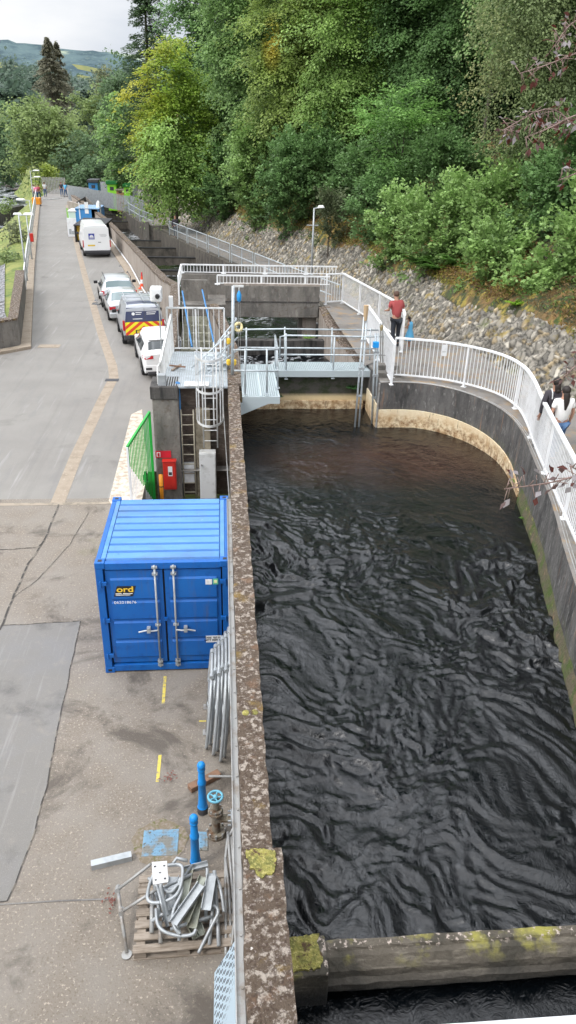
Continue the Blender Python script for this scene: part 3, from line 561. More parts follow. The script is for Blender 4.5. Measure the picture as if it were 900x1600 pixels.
# long parapet beside the road
t = thing('parapet_wall', 'long streaked concrete parapet wall with lichen top between the road and the fish ladder', 'wall', (-3, 40, 0))
PP = [(p.x, p.y) for p in PAR]; ph = [2.45, 2.45, 2.38, 2.0, 1.82, 1.45, 1.12, 1.0, .9]
PPd = []; phd = []
for i in range(len(PP)-1):
    for s in range(6): f = s/6; PPd.append((lerp(PP[i][0], PP[i+1][0], f), lerp(PP[i][1], PP[i+1][1], f))); phd.append(lerp(ph[i], ph[i+1], f))
PPd.append(PP[-1]); phd.append(ph[-1]); PO = [(p.x, p.y) for p in offs(PPd, .32)]
wall_strip(MB(), PPd, PO, -2.5, [h-.12 for h in phd]).build('wall', 'conc_l', t)
P1 = [(p.x+random.uniform(-.02, .02), p.y) for p in offs(PPd, -.02)]; P2 = [(p.x+random.uniform(-.03, .03), p.y) for p in offs(PPd, .35)]
wall_strip(MB(), P1, P2, [h-.117 for h in phd], phd).build('coping', 'lichen', t)
PB = [(p.x, p.y) for p in offs(PPd[8:], -.08)]
MB().tube([(x, y, .18) for x, y in PB], .05, 6).build('pipe', 'whited', t)
# channel right wall + weirs
t = thing('channel_wall', 'concrete wall under the footpath rail along the right side of the fish ladder', 'wall', (0, 45, 0))
CRx = [(p[0], p[1]) for p in CR]; wall_strip(MB(), CRx, [(p.x, p.y) for p in offs(CRx, .5)], -3, [p[2]+.05 for p in CR]).build('wall', 'weirface', t)
def solveU(px, py, off):
    Y = 35
    for _ in range(30):
        p = U(px, py, pathz(Y)+off); Y = lerp(Y, p.y, .6)
    return p
def xl(y): return float(np.interp(y, [p[1] for p in PP], [p[0] for p in PP]))+.3
def xr(y): return float(np.interp(y, [p[1] for p in CR], [p[0] for p in CR]))+.1
wl = ['nearest the footbridge', 'second beyond the footbridge', 'third beyond the footbridge', 'fourth beyond the footbridge, before the foaming pool', 'just beyond the foaming pool', 'second beyond the foaming pool', 'third beyond the foaming pool', 'farthest, below the silver fence']
for i, (px, py) in enumerate([(300, 424), (268, 403), (245, 388), (228, 376.5), (200, 347), (190, 336), (180, 329), (172, 323)]):
    p = solveU(px, py, -.7); y = p.y; z = pathz(y)-.7
    tp = thing('cross_wall', 'concrete cross wall of the fish ladder, '+wl[i], 'wall', (xl(y), y, 0), group='cross walls of the fish ladder')
    x1 = xr(y)+.3 if i < 4 else V(228, 350, y).x
    MB().box(xl(y), x1, y, y+.35, -3, z).build('wall', 'weirface', tp)
    MB().box(xl(y), x1, y-.03, y+.38, z, z+.05).build('coping', 'weir', tp)
# far side wall of foaming pool
p = U(232, 362, -.9); 
t = thing('basin_wall', 'square concrete basin wall behind the foaming pool of the fish ladder', 'wall', (-3, 62, 0))
bx0 = V(229, 350, 61.5).x; bx1 = V(262, 350, 61.5).x; MB().box(bx0, bx1, 61.5, 62.0, -3, .45).build('wall', 'conc', t, bevel=.02); MB().box(bx0-.3, bx0+.2, 61.3, 61.9, -3, .75).build('pier', 'conc', t); t.location = (bx0, 61.5, 0)
for o_ in t.children: o_.location = (3-bx0*1-6+3*0, 0, 0) if 0 else (-3-bx0, .5, 0)
# left road wall, near corner
t = thing('corner_wall', 'weathered concrete wall corner left of the road retaining the gravel bank', 'wall', (-6.5, 22, 0))
A = [(-13, 15.6), (-6.45, 21.6), (-8.2, 30.2), (-8.9, 33.4)]; Bq = [(p.x, p.y) for p in offs(A, -.4)]
wall_strip(MB(), A, Bq, -1, [1.15, 1.15, 1.12, 1.1]).build('wall', 'conc', t); 
A2 = [(p.x, p.y) for p in offs(A, .03)]; B2 = [(p.x, p.y) for p in offs(A, -.43)]
wall_strip(MB(), A2, B2, [1.15, 1.15, 1.12, 1.1], [1.23, 1.23, 1.2, 1.18]).build('coping', 'lichen', t)
# pillar and ladder-bay wall
t = thing('concrete_pillar', 'square dark concrete pillar behind the blue container carrying the red fire point box', 'pillar', (.5, 8.8, 0))
pa = U(236, 605, 2.45); pb = U(278, 605, 2.45)
MB().box(pa.x, pb.x, 8.6, 9.5, PITZ, 2.1).build('shaft', 'conc', t, bevel=.02); MB().box(pa.x-.04, pb.x+.01, 8.56, 9.5, 2.1, 2.46).build('cap', 'conc_d', t, bevel=.03)
t = thing('bay_wall', 'recessed brown concrete wall behind the two steel ladders', 'wall', (1.6, 8.9, 0))
MB().box(pb.x+.001, 2.27, 8.95, 9.4, PITZ, 2.38).build('wall', mat('brown_bay_concrete', (.10, .075, .06), .9, layers=[((.2, .17, .14), 4, .5, .7, {'st': (1, 1, 3)}), ((.04, .035, .03), 2, .5, .7)], bump=.8, bscale=14), t)
MB().box(1.35, 1.75, 8.80, 8.949, PITZ, 1.75).build('pale_panel', mat('pale_panel', (.33, .29, .22), .9, layers=[((.18, .15, .1), 6, .45, .65)], bump=.3), t)
BAY = 8.93

t = thing('unseen_dam_walkway', 'unseen concrete walkway deck of the dam, added below the viewer to darken water reflections', 'walkway', (4, -12, 6.6))  # unseen slab under the camera, added so tilted waves reflect something dark
MB().box(-14, 24, -16, -10.25, 6.55, 6.95).build('deck', 'conc', t)
for x in (-6, 1.2, 9): MB().box(x, x+.9, -16, -14.6, -2, 6.55).build('pier', 'conc', t)
# ================================================================ CONTAINER
def container():
    W_, D_, H_ = 2.2, 2.44, 2.26
    t = thing('shipping_container', 'small blue steel container with silver locking bars and a black and yellow logo plate', 'container', (0, 0, 0), 0)
    mb = MB(); p = .13
    for x in (0, W_-p): mb.box(x+.004, x+p-.004, .004, .12, .12, H_-.12)
    for x in (0, W_-p): mb.box(x+.004, x+p-.004, D_-.12, D_-.004, .12, H_-.12)
    mb.box(.16, W_-.16, .01, .11, .03, .16); mb.box(.16, W_-.16, .015, .11, H_-.14, H_-.02); mb.box(.16, W_-.16, D_-.11, D_-.01, .03, .16)
    for x in (.005, W_-.085): mb.box(x, x+.08, .16, D_-.16, .03, .15); mb.box(x, x+.08, .16, D_-.16, H_-.1, H_-.015)
    mb.build('frame', 'cblue', t, bevel=.006)
    for x in (0, W_-.165):
        for y in (0, D_-.165):
            for z in (0, H_-.118):
                c = MB().box(x, x+.165, y, y+.165, z, z+.118).build('corner_casting', 'cblue', t, bevel=.012)
                MB().box(x+.05, x+.115, y+.05 if z else y-.003, y+.115 if z else y+.02, z+.1 if z else z+.04, z+.1205 if z else z+.085).build('casting_hole', 'black', c)
    MB().box(.09, W_-.09, .11, D_-.11, H_-.075, H_-.045).build('roof_groove', 'cblue', t)
    mb = MB(); mb.box(.09, .16, .11, D_-.11, H_-.044, H_-.012); mb.box(W_-.16, W_-.09, .11, D_-.11, H_-.044, H_-.012)
    for i in range(9):
        y = .22+i*.247; xs0, xs1 = .16, W_-.16
        mb.add([(xs0, y-.085, H_-.045), (xs1, y-.085, H_-.045), (xs1-.02, y-.07, H_-.001), (xs0+.02, y-.07, H_-.001), (xs0+.02, y+.105, H_-.001), (xs1-.02, y+.105, H_-.001), (xs0, y+.125, H_-.045), (xs1, y+.125, H_-.045)],
               [(0, 1, 2, 3), (3, 2, 5, 4), (4, 5, 7, 6), (0, 3, 4, 6), (1, 7, 5, 2)])
    mb.build('roof', 'croof', t)
    for i in range(9): MB().lathe([(.030, 0), (.026, .010)], (W_-.20, .338+i*.247-.247*(i > 7)*.5, H_-.045), 8).build('roof_dimple', 'cblued', t)
    for x, s in ((.045, 1), (W_-.045, -1)):
        mb = MB(); ys = np.linspace(.13, D_-.13, 40); pr = []
        for i, y in enumerate(ys): pr.append((x+s*(.035 if (i//3) % 2 else 0), y))
        mb.strip([Vector((a, b, .14)) for a, b in pr], [Vector((a, b, H_-.09)) for a, b in pr]); mb.build('side_wall', 'cblue', t)
    MB().box(.13, W_-.13, D_-.07, D_-.04, .15, H_-.1).build('back_wall', 'cblue', t)
    MB().box(.13, W_-.13, .10, .11, .15, H_-.13).build('door_seal', 'black', t)
    for k, (x0, x1) in enumerate(((.15, 1.085), (1.115, W_-.15))):
        d = MB().box(x0, x1, .045, .085, .19, H_-.17).build('door', 'cblue', t, bevel=.006)
        # raised frame and pressed bands
        mb = MB(); fx0, fx1 = x0+.075, x1-.075
        zb = [.30, .70, 1.11, 1.52, 1.98]
        for i, z in enumerate(zb[:4]):
            z1 = zb[i+1]-.035
            mb.add([(fx0, .045, z), (fx1, .045, z), (fx1, .018, z+.03), (fx0, .018, z+.03), (fx0, .018, z1-.03), (fx1, .018, z1-.03), (fx1, .045, z1), (fx0, .045, z1)], [(0, 1, 2, 3), (3, 2, 5, 4), (4, 5, 6, 7), (0, 3, 4, 7), (1, 6, 5, 2)])
        mb.build('pressed_panel', 'cblue', d)
        bx = .965 if k == 0 else 1.27
        bar = MB().tube([(bx, -.012, .12), (bx, -.012, H_-.05)], .017, 10).build('locking_bar', 'galv', t, smooth=True)
        mb = MB()
        for z in (.16, .24, 1.02, 2.04, H_-.09): mb.box(bx-.045, bx+.045, -.03, .04, z-.015, z+.015); mb.lathe([(.03, -.02), (.03, .02)], (bx, -.012, z), 8)
        mb.build('keeper', 'galv', bar)
        s = -1 if k == 0 else 1
        mb = MB().tube([(bx, -.03, .92), (bx+s*.1, -.045, .915), (bx+s*.2, -.045, .93), (bx+s*.33, -.045, .90)], .014, 6); mb.box(bx+s*.16-.03, bx+s*.16+.03, -.06, .03, .88, .98); mb.build('handle', 'galv', bar)
        hx = .105 if k == 0 else W_-.105
        for z in (.38, 1.12, 1.86):
            mb = MB().box(hx-.065, hx+.065, -.012, .03, z-.035, z+.035); mb.lathe([(.016, -.06), (.016, .06)], (hx-.03*s*-1, -.015, z), 8); mb.build('hinge', 'cblue', t, bevel=.005)
    MB().box(1.07, 1.13, -.004, .044, 1.09, 1.14).build('door_catch', 'cblue', t)
    # logo plate
    x0, z0 = .27, 1.60
    lp = MB().add([(x0, .012, z0), (x0+.31, .012, z0), (x0+.37, .012, z0+.20), (x0+.06, .012, z0+.20)]+[(x0, .017, z0), (x0+.31, .017, z0), (x0+.37, .017, z0+.20), (x0+.06, .017, z0+.20)], [(0, 1, 2, 3), (7, 6, 5, 4), (0, 4, 5, 1), (1, 5, 6, 2), (2, 6, 7, 3), (3, 7, 4, 0)]).build('logo_plate', 'black', t)
    ly = mat('logo_yellow', (.85, .55, .05), .5)
    M['logo_y'] = ly
    text('logo_lettering', 'ord', .155, facing_front(x0+.19, .010, z0+.135), 'logo_y', lp, .001, bold=True, sx=1.25)
    MB().box(x0+.03, x0+.13, .0085, .0115, z0+.048, z0+.062).box(x0+.15, x0+.31, .0085, .0115, z0+.048, z0+.062).box(x0+.03, x0+.27, .0085, .0115, z0+.022, z0+.034).build('illegible_fine_print', 'white', lp)
    text('serial_number', '062018676', .075, facing_front(.445, .016, 1.475), 'white', t, .001, sx=1.1)
    q = MB().box(1.79, 1.90, .012, .017, 1.80, 1.90).build('sticker', 'white', t)
    q = MB().box(1.915, 2.0, .012, .017, 1.80, 1.91).build('sticker', mat('green_sticker', (.12, .5, .3), .5), t); MB().box(1.932, 1.983, .009, .0115, 1.83, 1.885).build('sticker_mark', mat('pale_yellow_mark', (.8, .8, .45), .5), q)
    q = MB().box(1.77, 2.03, .012, .017, .60, .74).build('weight_sticker', 'white', t)
    text('weight_lettering', 'TARE  925 KG\nNETT 8500 KG', .05, facing_front(1.90, .010, .675), 'black', q, .001, bold=True)
container()
# ================================================================ YARD CLUTTER
def bollard():
    t = thing('bollard', 'blue cast iron bollard with round head, the one nearer the blue container', 'bollard', (0, 0, 0), group='blue bollards in the yard')
    MB().lathe([(.068, .10), (.066, .12), (.055, .30), (.052, .55), (.060, .56), (.060, .60), (.050, .62), (.045, .80), (.040, .815), (.052, .82), (.055, .84), (.042, .855), (.052, .88), (.058, .91), (.048, .945), (.02, .965)], (0, 0, 0), 20).build('shaft', 'bblue', t, smooth=True)
    MB().lathe([(.078, .0), (.078, .08), (.068, .10)], (0, 0, 0), 20).build('foot', 'darkt', t)
    MB().lathe([(.069, .10), (.074, .11), (.068, .125)], (0, 0, 0), 20).build('ring', 'bblue', t)
    return t
b = bollard(); b.location = U(317, 1268, 0); b.scale = (1, 1, .98)
b2 = copy_tree(b); b2.location = U(306, 1353, 0); b2['label'] = 'blue cast iron bollard with round head, the one beside the pile of scrap tubes'
# pipe barriers leaning on the wall behind the container corner
def barrier(label, xb, xt, zt, y0, y1, zb, leg=0):
    t = thing('tube_barrier', label, 'handrail', (xb, y0, 0), group='bent tube handrail frames leaning on the wall')
    P = lambda u, y: (lerp(xb, xt, u), y, lerp(zb, zt, u))
    L = [P(.35, y1), P(.8, y1+.05), P(1, y1-.2), P(1, y0+.55), P(.75, y0+.15), P(.12, y0), P(0, y0+.12)]
    MB().tube(smoothpts(L, 2), .026, 8).build('bent_tube', 'galv', t, smooth=True)
    P2 = [P(.5, y1-.1), P(.5, y0+.3)]; mb = MB().tube(P2, .022, 8); mb.build('mid_tube', 'galv', t, smooth=True)
    for y in (lerp(y0, y1, .35), lerp(y0, y1, .8)):
        pa = P(0, y); pb_ = P(1, y)
        lg = MB().tube([(pa[0], pa[1], .02), pb_], .021, 8).build('post', 'steeld' if leg else 'galv', t, smooth=True)
        mb = MB(); mb.box(pa[0]-.06, pa[0]+.06, pa[1]-.06, pa[1]+.06, .003, .016); mb.build('foot_plate', 'steeld', lg)
        for q in (pb_, P(.5, y)): MB().lathe([(.036, -.04), (.036, .04)], q, 8, Matrix.Rotation(R_(90), 3, 'X')).build('clamp', 'galv', lg)
order = ['outermost', 'second from outside', 'third from outside', 'third from the wall', 'second from the wall', 'closest to the wall']
for i in range(6):
    barrier('galvanised bent tube handrail frame leaning on the wall, '+order[i], 1.79+.055*i, 1.90+.055*i, 1.15+.05*i, -2.0-.07*i+.15*(i % 2), -.42-.09*(5-i)*.6, .02, leg=i < 1)
# timber, valve, pipes
a = U(296, 1236, 0); b_ = U(343, 1212, 0); o = MB().beam((a.x, a.y, .05), (b_.x, b_.y, .05), .12, .09).build('timber', 'woodb', bevel=.01); tag(o, 'short brown timber lying between the blue bollard and the leaning handrail frames', 'timber')
o = MB().tube([U(326, 1213, .25), (2.2, U(366, 1213, .25).y, .25)], .018, 6).build('steel_rod', 'steeld'); tag(o, 'thin horizontal rod reaching to the wall above the brown timber', 'rod')
vb = U(338, 1303, 0)
t = thing('gate_valve', 'old flanged valve standpipe with a blue handwheel and side flange against the wall', 'valve', vb)
vx, vy = vb.x, vb.y
rust = mat('rusty_iron', (.20, .175, .14), .8, layers=[((.3, .27, .2), 9, .5, .62), ((.12, .06, .03), 5, .5, .65)], bump=.4)
MB().lathe([(.13, .0), (.13, .035), (.12, .04), (.12, .065), (.058, .07), (.055, .42), (.05, .44)], (vx, vy, 0), 18).build('body', rust, t, smooth=False)
MB().lathe([(.105, .42), (.105, .45), (.09, .455), (.09, .485), (.05, .49), (.045, .62), (.06, .63), (.06, .66)], (vx, vy, 0), 18).build('bonnet', rust, t)
mb = MB()
for k in range(8):
    c, s = math.cos(k*.785), math.sin(k*.785); mb.lathe([(.014, .03), (.014, .1)], (vx+c*.12, vy+s*.12, 0), 6); mb.lathe([(.011, .4), (.011, .5)], (vx+c*.085, vy+s*.085, 0), 6)
mb.build('bolt', 'steeld', t)
hw = MB(); ring = [(vx+.095*math.cos(k*math.pi/10), vy+.095*math.sin(k*math.pi/10), .72) for k in range(21)]; hw.tube(ring, .016, 8)
for k in range(5): hw.tube([(vx, vy, .70), (vx+.09*math.cos(k*1.257), vy+.09*math.sin(k*1.257), .72)], .011, 6)
hw.lathe([(.03, .66), (.03, .735)], (vx, vy, 0), 10); hw.build('handwheel', mat('wheel_blue', (.15, .42, .55), .6), t, smooth=True)
Rx = Matrix.Rotation(R_(90), 3, 'Y')
MB().lathe([(.055, 0), (.055, .32)], (vx, vy, .30), 14, Rx).build('side_pipe', rust, t)
for k, dx in enumerate((.20, .27)): MB().lathe([(.12, 0), (.12, .03), (.11, .035)], (vx+dx, vy, .30), 18, Rx).build('flange', 'lblue' if k else 'galv', t)
mb = MB()
for k in range(8): mb.lathe([(.013, .16), (.013, .34)], (vx, vy+.095*math.cos(k*.785+.3), .30+.095*math.sin(k*.785+.3)), 6, Rx)
mb.build('bolt', 'galv', t)
# manhole covers
def cover(label, px, m, rot=0):
    P = [U(*p, .012) for p in px]; mb = MB().quad(*[tuple(p) for p in P]); c = sum(P, Vector())/4
    t = thing('manhole_cover', label, 'manhole cover', c)
    mb = MB(); mb.prism([(p.x, p.y) for p in P], .001, .014); mb.build('plate', m, t, bevel=.006)
    e1 = P[1]-P[0]; e2 = P[3]-P[0]; mb = MB(); n1, n2 = int(e1.length/.042), int(e2.length/.042)
    for i in range(1, n1):
        for j in range(1, n2):
            q = P[0]+e1*(i/n1)+e2*(j/n2); mb.box(q.x-.012, q.x+.012, q.y-.012, q.y+.012, .0141, .020)
    mb.build('tread_pattern', m, t)
cover('large square manhole cover with worn blue paint and a moss edge', ((221, 1338), (277, 1336), (280, 1295), (225, 1297)), 'lblue')
cover('small square blue manhole cover behind the front bollard', ((309, 1328), (325, 1329), (325, 1300), (309, 1299)), 'lblue')
mossr = MB(); c0 = U(250, 1316, 0); ring = [(c0.x+.37*math.cos(a_)*(1+.05*math.sin(3*a_)+.03*math.sin(11*a_)), c0.y+.36*math.sin(a_)*(1+.05*math.sin(5*a_)+.03*math.sin(13*a_)), .0075) for a_ in np.linspace(0, 2*math.pi, 90)[:-1]]
struct('moss_stain', mossr.quad(*ring), mat('moss_stain', (.19, .155, .11), .95, layers=[((.12, .12, .04), 9, .5, .62), ((.26, .22, .18), 20, .46, .62)]))
# concrete/steel trough section
a = U(143, 1356, 0); b_ = U(206, 1341, 0); d = (b_-a).normalized(); nn = Vector((-d.y, d.x, 0))
mb = MB(); 
for s0, s1, z0, z1 in ((-.045, .045, .08, .09), (-.045, -.035, .0, .08), (.035, .045, .0, .08)):
    mb.add([a+nn*s0+Vector((0, 0, z0)), a+nn*s1+Vector((0, 0, z0)), b_+nn*s1+Vector((0, 0, z0)), b_+nn*s0+Vector((0, 0, z0)), a+nn*s0+Vector((0, 0, z1)), a+nn*s1+Vector((0, 0, z1)), b_+nn*s1+Vector((0, 0, z1)), b_+nn*s0+Vector((0, 0, z1))], [(3, 2, 1, 0), (4, 5, 6, 7), (0, 1, 5, 4), (1, 2, 6, 5), (2, 3, 7, 6), (3, 0, 4, 7)])
tag(mb.build('steel_channel', 'galv'), 'straight grey steel channel lying alone on the ground left of the big manhole cover', 'steel channel')
# pallet
pc = U(289, 1432, 0)
t = thing('pallet', 'weathered wooden pallet under the pile of scrap tubes', 'pallet', (pc.x, pc.y, 0), rotz=R_(1))
for i, y in enumerate(np.linspace(-.45, .45, 7)): MB().box(-.58, .58, y-.05, y+.05, .122, .144).build('deck_board', 'wood', t, local=True, bevel=.004)
for y in (-.45, 0, .45): MB().box(-.58, .58, y-.05, y+.05, .0, .02).build('bottom_board', 'wood', t, local=True)
for x in (-.5, 0, .5):
    for y in (-.44, 0, .44): MB().box(x-.07, x+.07, y-.05, y+.05, .021, .10).build('block', 'wood', t, local=True)
    MB().box(x-.05, x+.05, -.49, .49, .101, .121).build('stringer_board', 'wood', t, local=True)
# scrap pile on the pallet: pixel-surveyed pieces with heights
def sc(px, py, z): return U(px, py, z)
def scrap_tube(label, pts, r=.021, m='galv', name='bent_tube', sm=1):
    P = [sc(*p) for p in pts]; P = smoothpts(P, sm) if sm else P; o = MB().tube(P, r, 8).build(name, m, smooth=True); tag(o, label, 'steel tube', 'scrap steel tubes piled on the pallet'); return o
scrap_tube('large hoop of bent grey tube at the left of the scrap pile', [(262, 1352, .5), (285, 1350, .5), (286, 1368, .48), (280, 1396, .44), (262, 1408, .42), (240, 1412, .4), (229, 1406, .4), (232, 1386, .42), (239, 1368, .44)], sm=2)
scrap_tube('bent tube curling over the bottom edge of the pallet', [(244, 1420, .32), (245, 1445, .3), (258, 1458, .28), (285, 1463, .28), (303, 1460, .3), (306, 1452, .32)], sm=2)
scrap_tube('U shaped tube low in the middle of the scrap pile', [(253, 1388, .45), (268, 1397, .42), (279, 1378, .45), (287, 1392, .42), (268, 1425, .38), (272, 1450, .36), (282, 1459, .32)], sm=2)
scrap_tube('bent tube with a hook end on the right of the pile', [(310, 1489, .1), (334, 1440, .3), (342, 1426, .36), (338, 1416, .38), (328, 1414, .38)], sm=2)
scrap_tube('long curved tube arching over the right side of the pile', [(322, 1369, .45), (334, 1366, .46), (341, 1375, .46), (347, 1400, .4), (350, 1425, .3)], sm=2)
scrap_tube('short straight tube standing out of the pile top', [(324, 1356, .55), (324, 1400, .35)], sm=0)
scrap_tube('straight tube beside the short one on the right of the pile', [(335, 1360, .5), (340, 1440, .22), (342, 1478, .17)], .024, sm=0)
scrap_tube('straight tube pointing down the middle of the pile', [(278, 1400, .4), (280, 1470, .2)], sm=0)
scrap_tube('diagonal tube from the white plate down to the left', [(255, 1420, .4), (262, 1448, .33), (246, 1385, .5)], .02, sm=0)
scrap_tube('straight tube under the steel channels', [(262, 1408, .36), (300, 1352, .42)], .02, sm=0)
scrap_tube('bent tube with a flat bracket at the top of the pile', [(270, 1350, .5), (276, 1341, .52), (293, 1345, .52)], .022, sm=0)
scrap_tube('thin tube lying low on the right half of the pallet', [(322, 1440, .18), (322, 1400, .2)], .024, sm=0)
scrap_tube('short thick tube at the left edge of the pallet', [(238, 1398, .3), (237, 1458, .2)], .028, 'steeld', sm=0)
scrap_tube('bent grey tube crossing behind the white plate', [(232, 1372, .4), (252, 1392, .4), (277, 1388, .42), (282, 1372, .44)], .02, sm=2)
scrap_tube('tube stub lying at the lower left of the pile', [(250, 1440, .25), (251, 1474, .18)], .024, 'steeld', sm=0)
scrap_tube('short tube at the right edge beside the rod end', [(346, 1430, .25), (331, 1437, .25)], .018, 'steeld', sm=0)
def scrap_ch(label, a, b, w=.10, m='galv', name='steel_channel'):
    A = sc(*a); B = sc(*b); d = (B-A).normalized(); x = d.cross(Vector((0, 0, 1))).normalized(); u = x.cross(d)
    mb = MB()
    for s0, s1, z0, z1 in ((-w/2, w/2, -.006, 0), (-w/2, -w/2+.008, 0, .045), (w/2-.008, w/2, 0, .045)):
        vs = [p+x*s+u*z for p in (A, B) for s, z in ((s0, z0), (s1, z0), (s1, z1), (s0, z1))]; mb.add(vs, [(3, 2, 1, 0), (4, 5, 6, 7), (0, 1, 5, 4), (1, 2, 6, 5), (2, 3, 7, 6), (3, 0, 4, 7)])
    o = mb.build(name, m); tag(o, label, 'steel channel', 'steel channels on the scrap pile')
greenish = mat('oxidised_steel', (.33, .35, .30), .6, .3, layers=[((.22, .22, .17), 5, .45, .6)])
scrap_ch('long pale steel channel lying diagonally across the top of the pile', (272, 1444, .42), (315, 1383, .52), .11)
scrap_ch('steel channel lying just right of the long diagonal one', (290, 1440, .36), (318, 1370, .48), .10, greenish)
scrap_ch('flat topped steel channel at the right of the pile, tilted upright', (322, 1422, .42), (331, 1368, .5), .12)
scrap_ch('greenish steel channel under the diagonal one', (280, 1430, .3), (295, 1358, .4), .13, greenish)
scrap_ch('short greenish channel at the pile centre', (300, 1450, .30), (310, 1400, .38), .12, greenish)
scrap_ch('narrow steel channel at the back edge of the pile', (285, 1362, .34), (325, 1352, .40), .08)
scrap_ch('steel channel low at the foot of the pile', (292, 1436, .22), (307, 1466, .20), .09, greenish)
mb = MB(); P = [sc(239, 1383, .55), sc(263, 1379, .55), sc(261, 1346, .66), sc(237, 1348, .66)]
mb.add(P+[p+Vector((0, 0, .012)) for p in P], [(3, 2, 1, 0), (4, 5, 6, 7), (0, 1, 5, 4), (1, 2, 6, 5), (2, 3, 7, 6), (3, 0, 4, 7)]); t = thing('base_plate', 'white rectangular steel base plate with bolt holes on top of the scrap pile', 'steel plate', P[0])
pl = mb.build('plate', 'whited', t); mb = MB()
for u_, v_ in ((.2, .2), (.8, .2), (.2, .8), (.8, .8), (.5, .5)):
    q = P[0].lerp(P[1], u_).lerp(P[3].lerp(P[2], u_), v_); mb.lathe([(.014, .0), (.014, .0145)], q, 8)
mb.build('bolt_hole', 'darkt', t)
mb = MB().tube([P[0].lerp(P[1], .5), sc(252, 1390, .48), sc(262, 1430, .36)], .024, 8); mb.build('post', 'galv', t, smooth=True)
# tall handrail stanchion lying against the pile
t = thing('handrail_stanchion', 'branched grey handrail stanchion lying on the ground against the left of the pile', 'stanchion', sc(198, 1490, 0))
MB().tube([sc(184, 1387, .25), sc(188, 1420, .2), sc(198, 1488, .03)], .022, 8).build('post', 'steeld', t, smooth=True)
MB().tube([sc(184, 1390, .27), sc(236, 1350, .55)], .019, 8).build('brace', 'steeld', t, smooth=True); MB().tube([sc(190, 1425, .2), sc(250, 1386, .45)], .019, 8).build('brace', 'steeld', t, smooth=True)
MB().lathe([(.06, 0), (.06, .012)], sc(198, 1492, .01), 12).build('foot_plate', 'steeld', t)
for q in (sc(184, 1389, .26), sc(190, 1424, .2)): MB().lathe([(.034, -.045), (.034, .045)], q, 8, Matrix.Rotation(R_(70), 3, 'X')).build('clamp', 'steeld', t)
for i, (pts, lab) in enumerate([([(366, 1292, .35), (352, 1318, .2), (353, 1420, .15), (353, 1492, .1)], 'dull steel pipe along the wall, outermost of the four'), ([(356, 1300, .3), (360, 1350, .2), (367, 1430, .2), (362, 1480, .12)], 'dull steel pipe along the wall, second from outside'), ([(362, 1308, .3), (370, 1420, .2), (372, 1478, .12)], 'dull steel pipe along the wall, closest to the wall'), ([(352, 1340, .2), (359, 1400, .15), (361, 1500, .1)], 'dull steel pipe along the wall, partly under the others')]):
    o = MB().tube(smoothpts([sc(*p) for p in pts], 1), .02, 8).build('steel_pipe', 'steeld', smooth=True); tag(o, lab, 'pipe', 'long steel pipes lying along the wall')
o = MB().beam(sc(350, 1415, .08), sc(350, 1480, .08), .05, .03).build('white_board', 'whited'); tag(o, 'short white board between the pallet and the wall', 'board')
# mesh plate leaning at the bottom
t = thing('grating_panel', 'pale blue grey perforated steel panel leaning against the wall at the bottom', 'steel panel', (2.0, -5.8, 0))
A = [U(372, 1462, .95), U(335, 1520, .30), U(333, 1640, .30), U(384, 1640, 1.15)]; 
pl = MB().quad(*A); pl.build('plate', mat('grating_blue_grey', (.47, .58, .66), .5, .2, layers=[((.17, .2, .23), 0, 0, 0)][:0]), t)
mb = MB(); n_ = (A[1]-A[0]).cross(A[2]-A[0]).normalized(); n_ = n_ if n_.z > 0 else -n_
ey = Vector((0, 1, 0)); 
import itertools
def in_poly(px, py, P):
    c = False
    for i in range(len(P)):
        (x1, y1), (x2, y2) = P[i], P[i-1]
        if (y1 > py) != (y2 > py) and px < (x2-x1)*(py-y1)/(y2-y1)+x1: c = not c
    return c
pp = [(p.x, p.y) for p in A]; zx = lambda x, y: A[0].z-((x-A[0].x)*n_.x+(y-A[0].y)*n_.y)/n_.z
for j in range(60):
    for i in range(30):
        x = 1.5+i*.035+(j % 2)*.0175; y = -7.9+j*.045+i*.03
        if in_poly(x, y, pp) and in_poly(x+.02, y+.02, pp):
            a_, b2_ = Vector((x, y, zx(x, y))), Vector((x+.020, y+.022, zx(x+.020, y+.022))); o_ = n_*.003; s_ = Vector((.003, -.003, 0)); mb.quad(a_+o_-s_, b2_+o_-s_, b2_+o_+s_, a_+o_+s_)
mb.build('slots', 'darkt', t)
# ================================================================ FIRE POINT, BOXES, LADDERS
def fronty(px, py, Y): return V(px, py, Y)
a = V(257, 761, 8.56); b_ = V(275, 718, 8.56)
t = thing('fire_point_box', 'red upright fire point box with a white notice on the concrete pillar', 'fire box', ((a.x+b_.x)/2, 8.5, a.z))
MB().box(a.x, b_.x, 8.38, 8.555, a.z, b_.z).build('case', 'red', t, bevel=.02); MB().box(a.x-.015, b_.x+.015, 8.36, 8.555, b_.z, b_.z+.035).build('lid', 'red', t, bevel=.01)
MB().box(a.x+.03, b_.x-.03, 8.368, 8.379, a.z+.05, b_.z-.04).build('door', 'red', t, bevel=.004)
n1 = V(263, 744, 8.36); n2 = V(269, 729, 8.36); q = MB().box(n1.x, n2.x, 8.36, 8.366, n1.z, n2.z).build('notice', 'white', t); MB().box(n1.x+.015, n2.x-.015, 8.357, 8.3595, n1.z+.03, n1.z+.12).build('notice_mark', 'darkt', q)
a = V(243.5, 715, 8.59); b_ = V(267, 704.5, 8.59)
t = thing('fire_point_sign', 'small red sign reading Fire point on the concrete pillar', 'sign', ((a.x+b_.x)/2, 8.59, a.z))
MB().box(a.x, b_.x, 8.575, 8.597, a.z, b_.z).build('panel', 'signred', t)
mb = MB(); x0 = a.x+.03; zc = a.z; mb.box(x0, x0+.10, 8.5715, 8.574, zc+.03, b_.z-.03); mb.build('pictogram_panel', 'white', t)
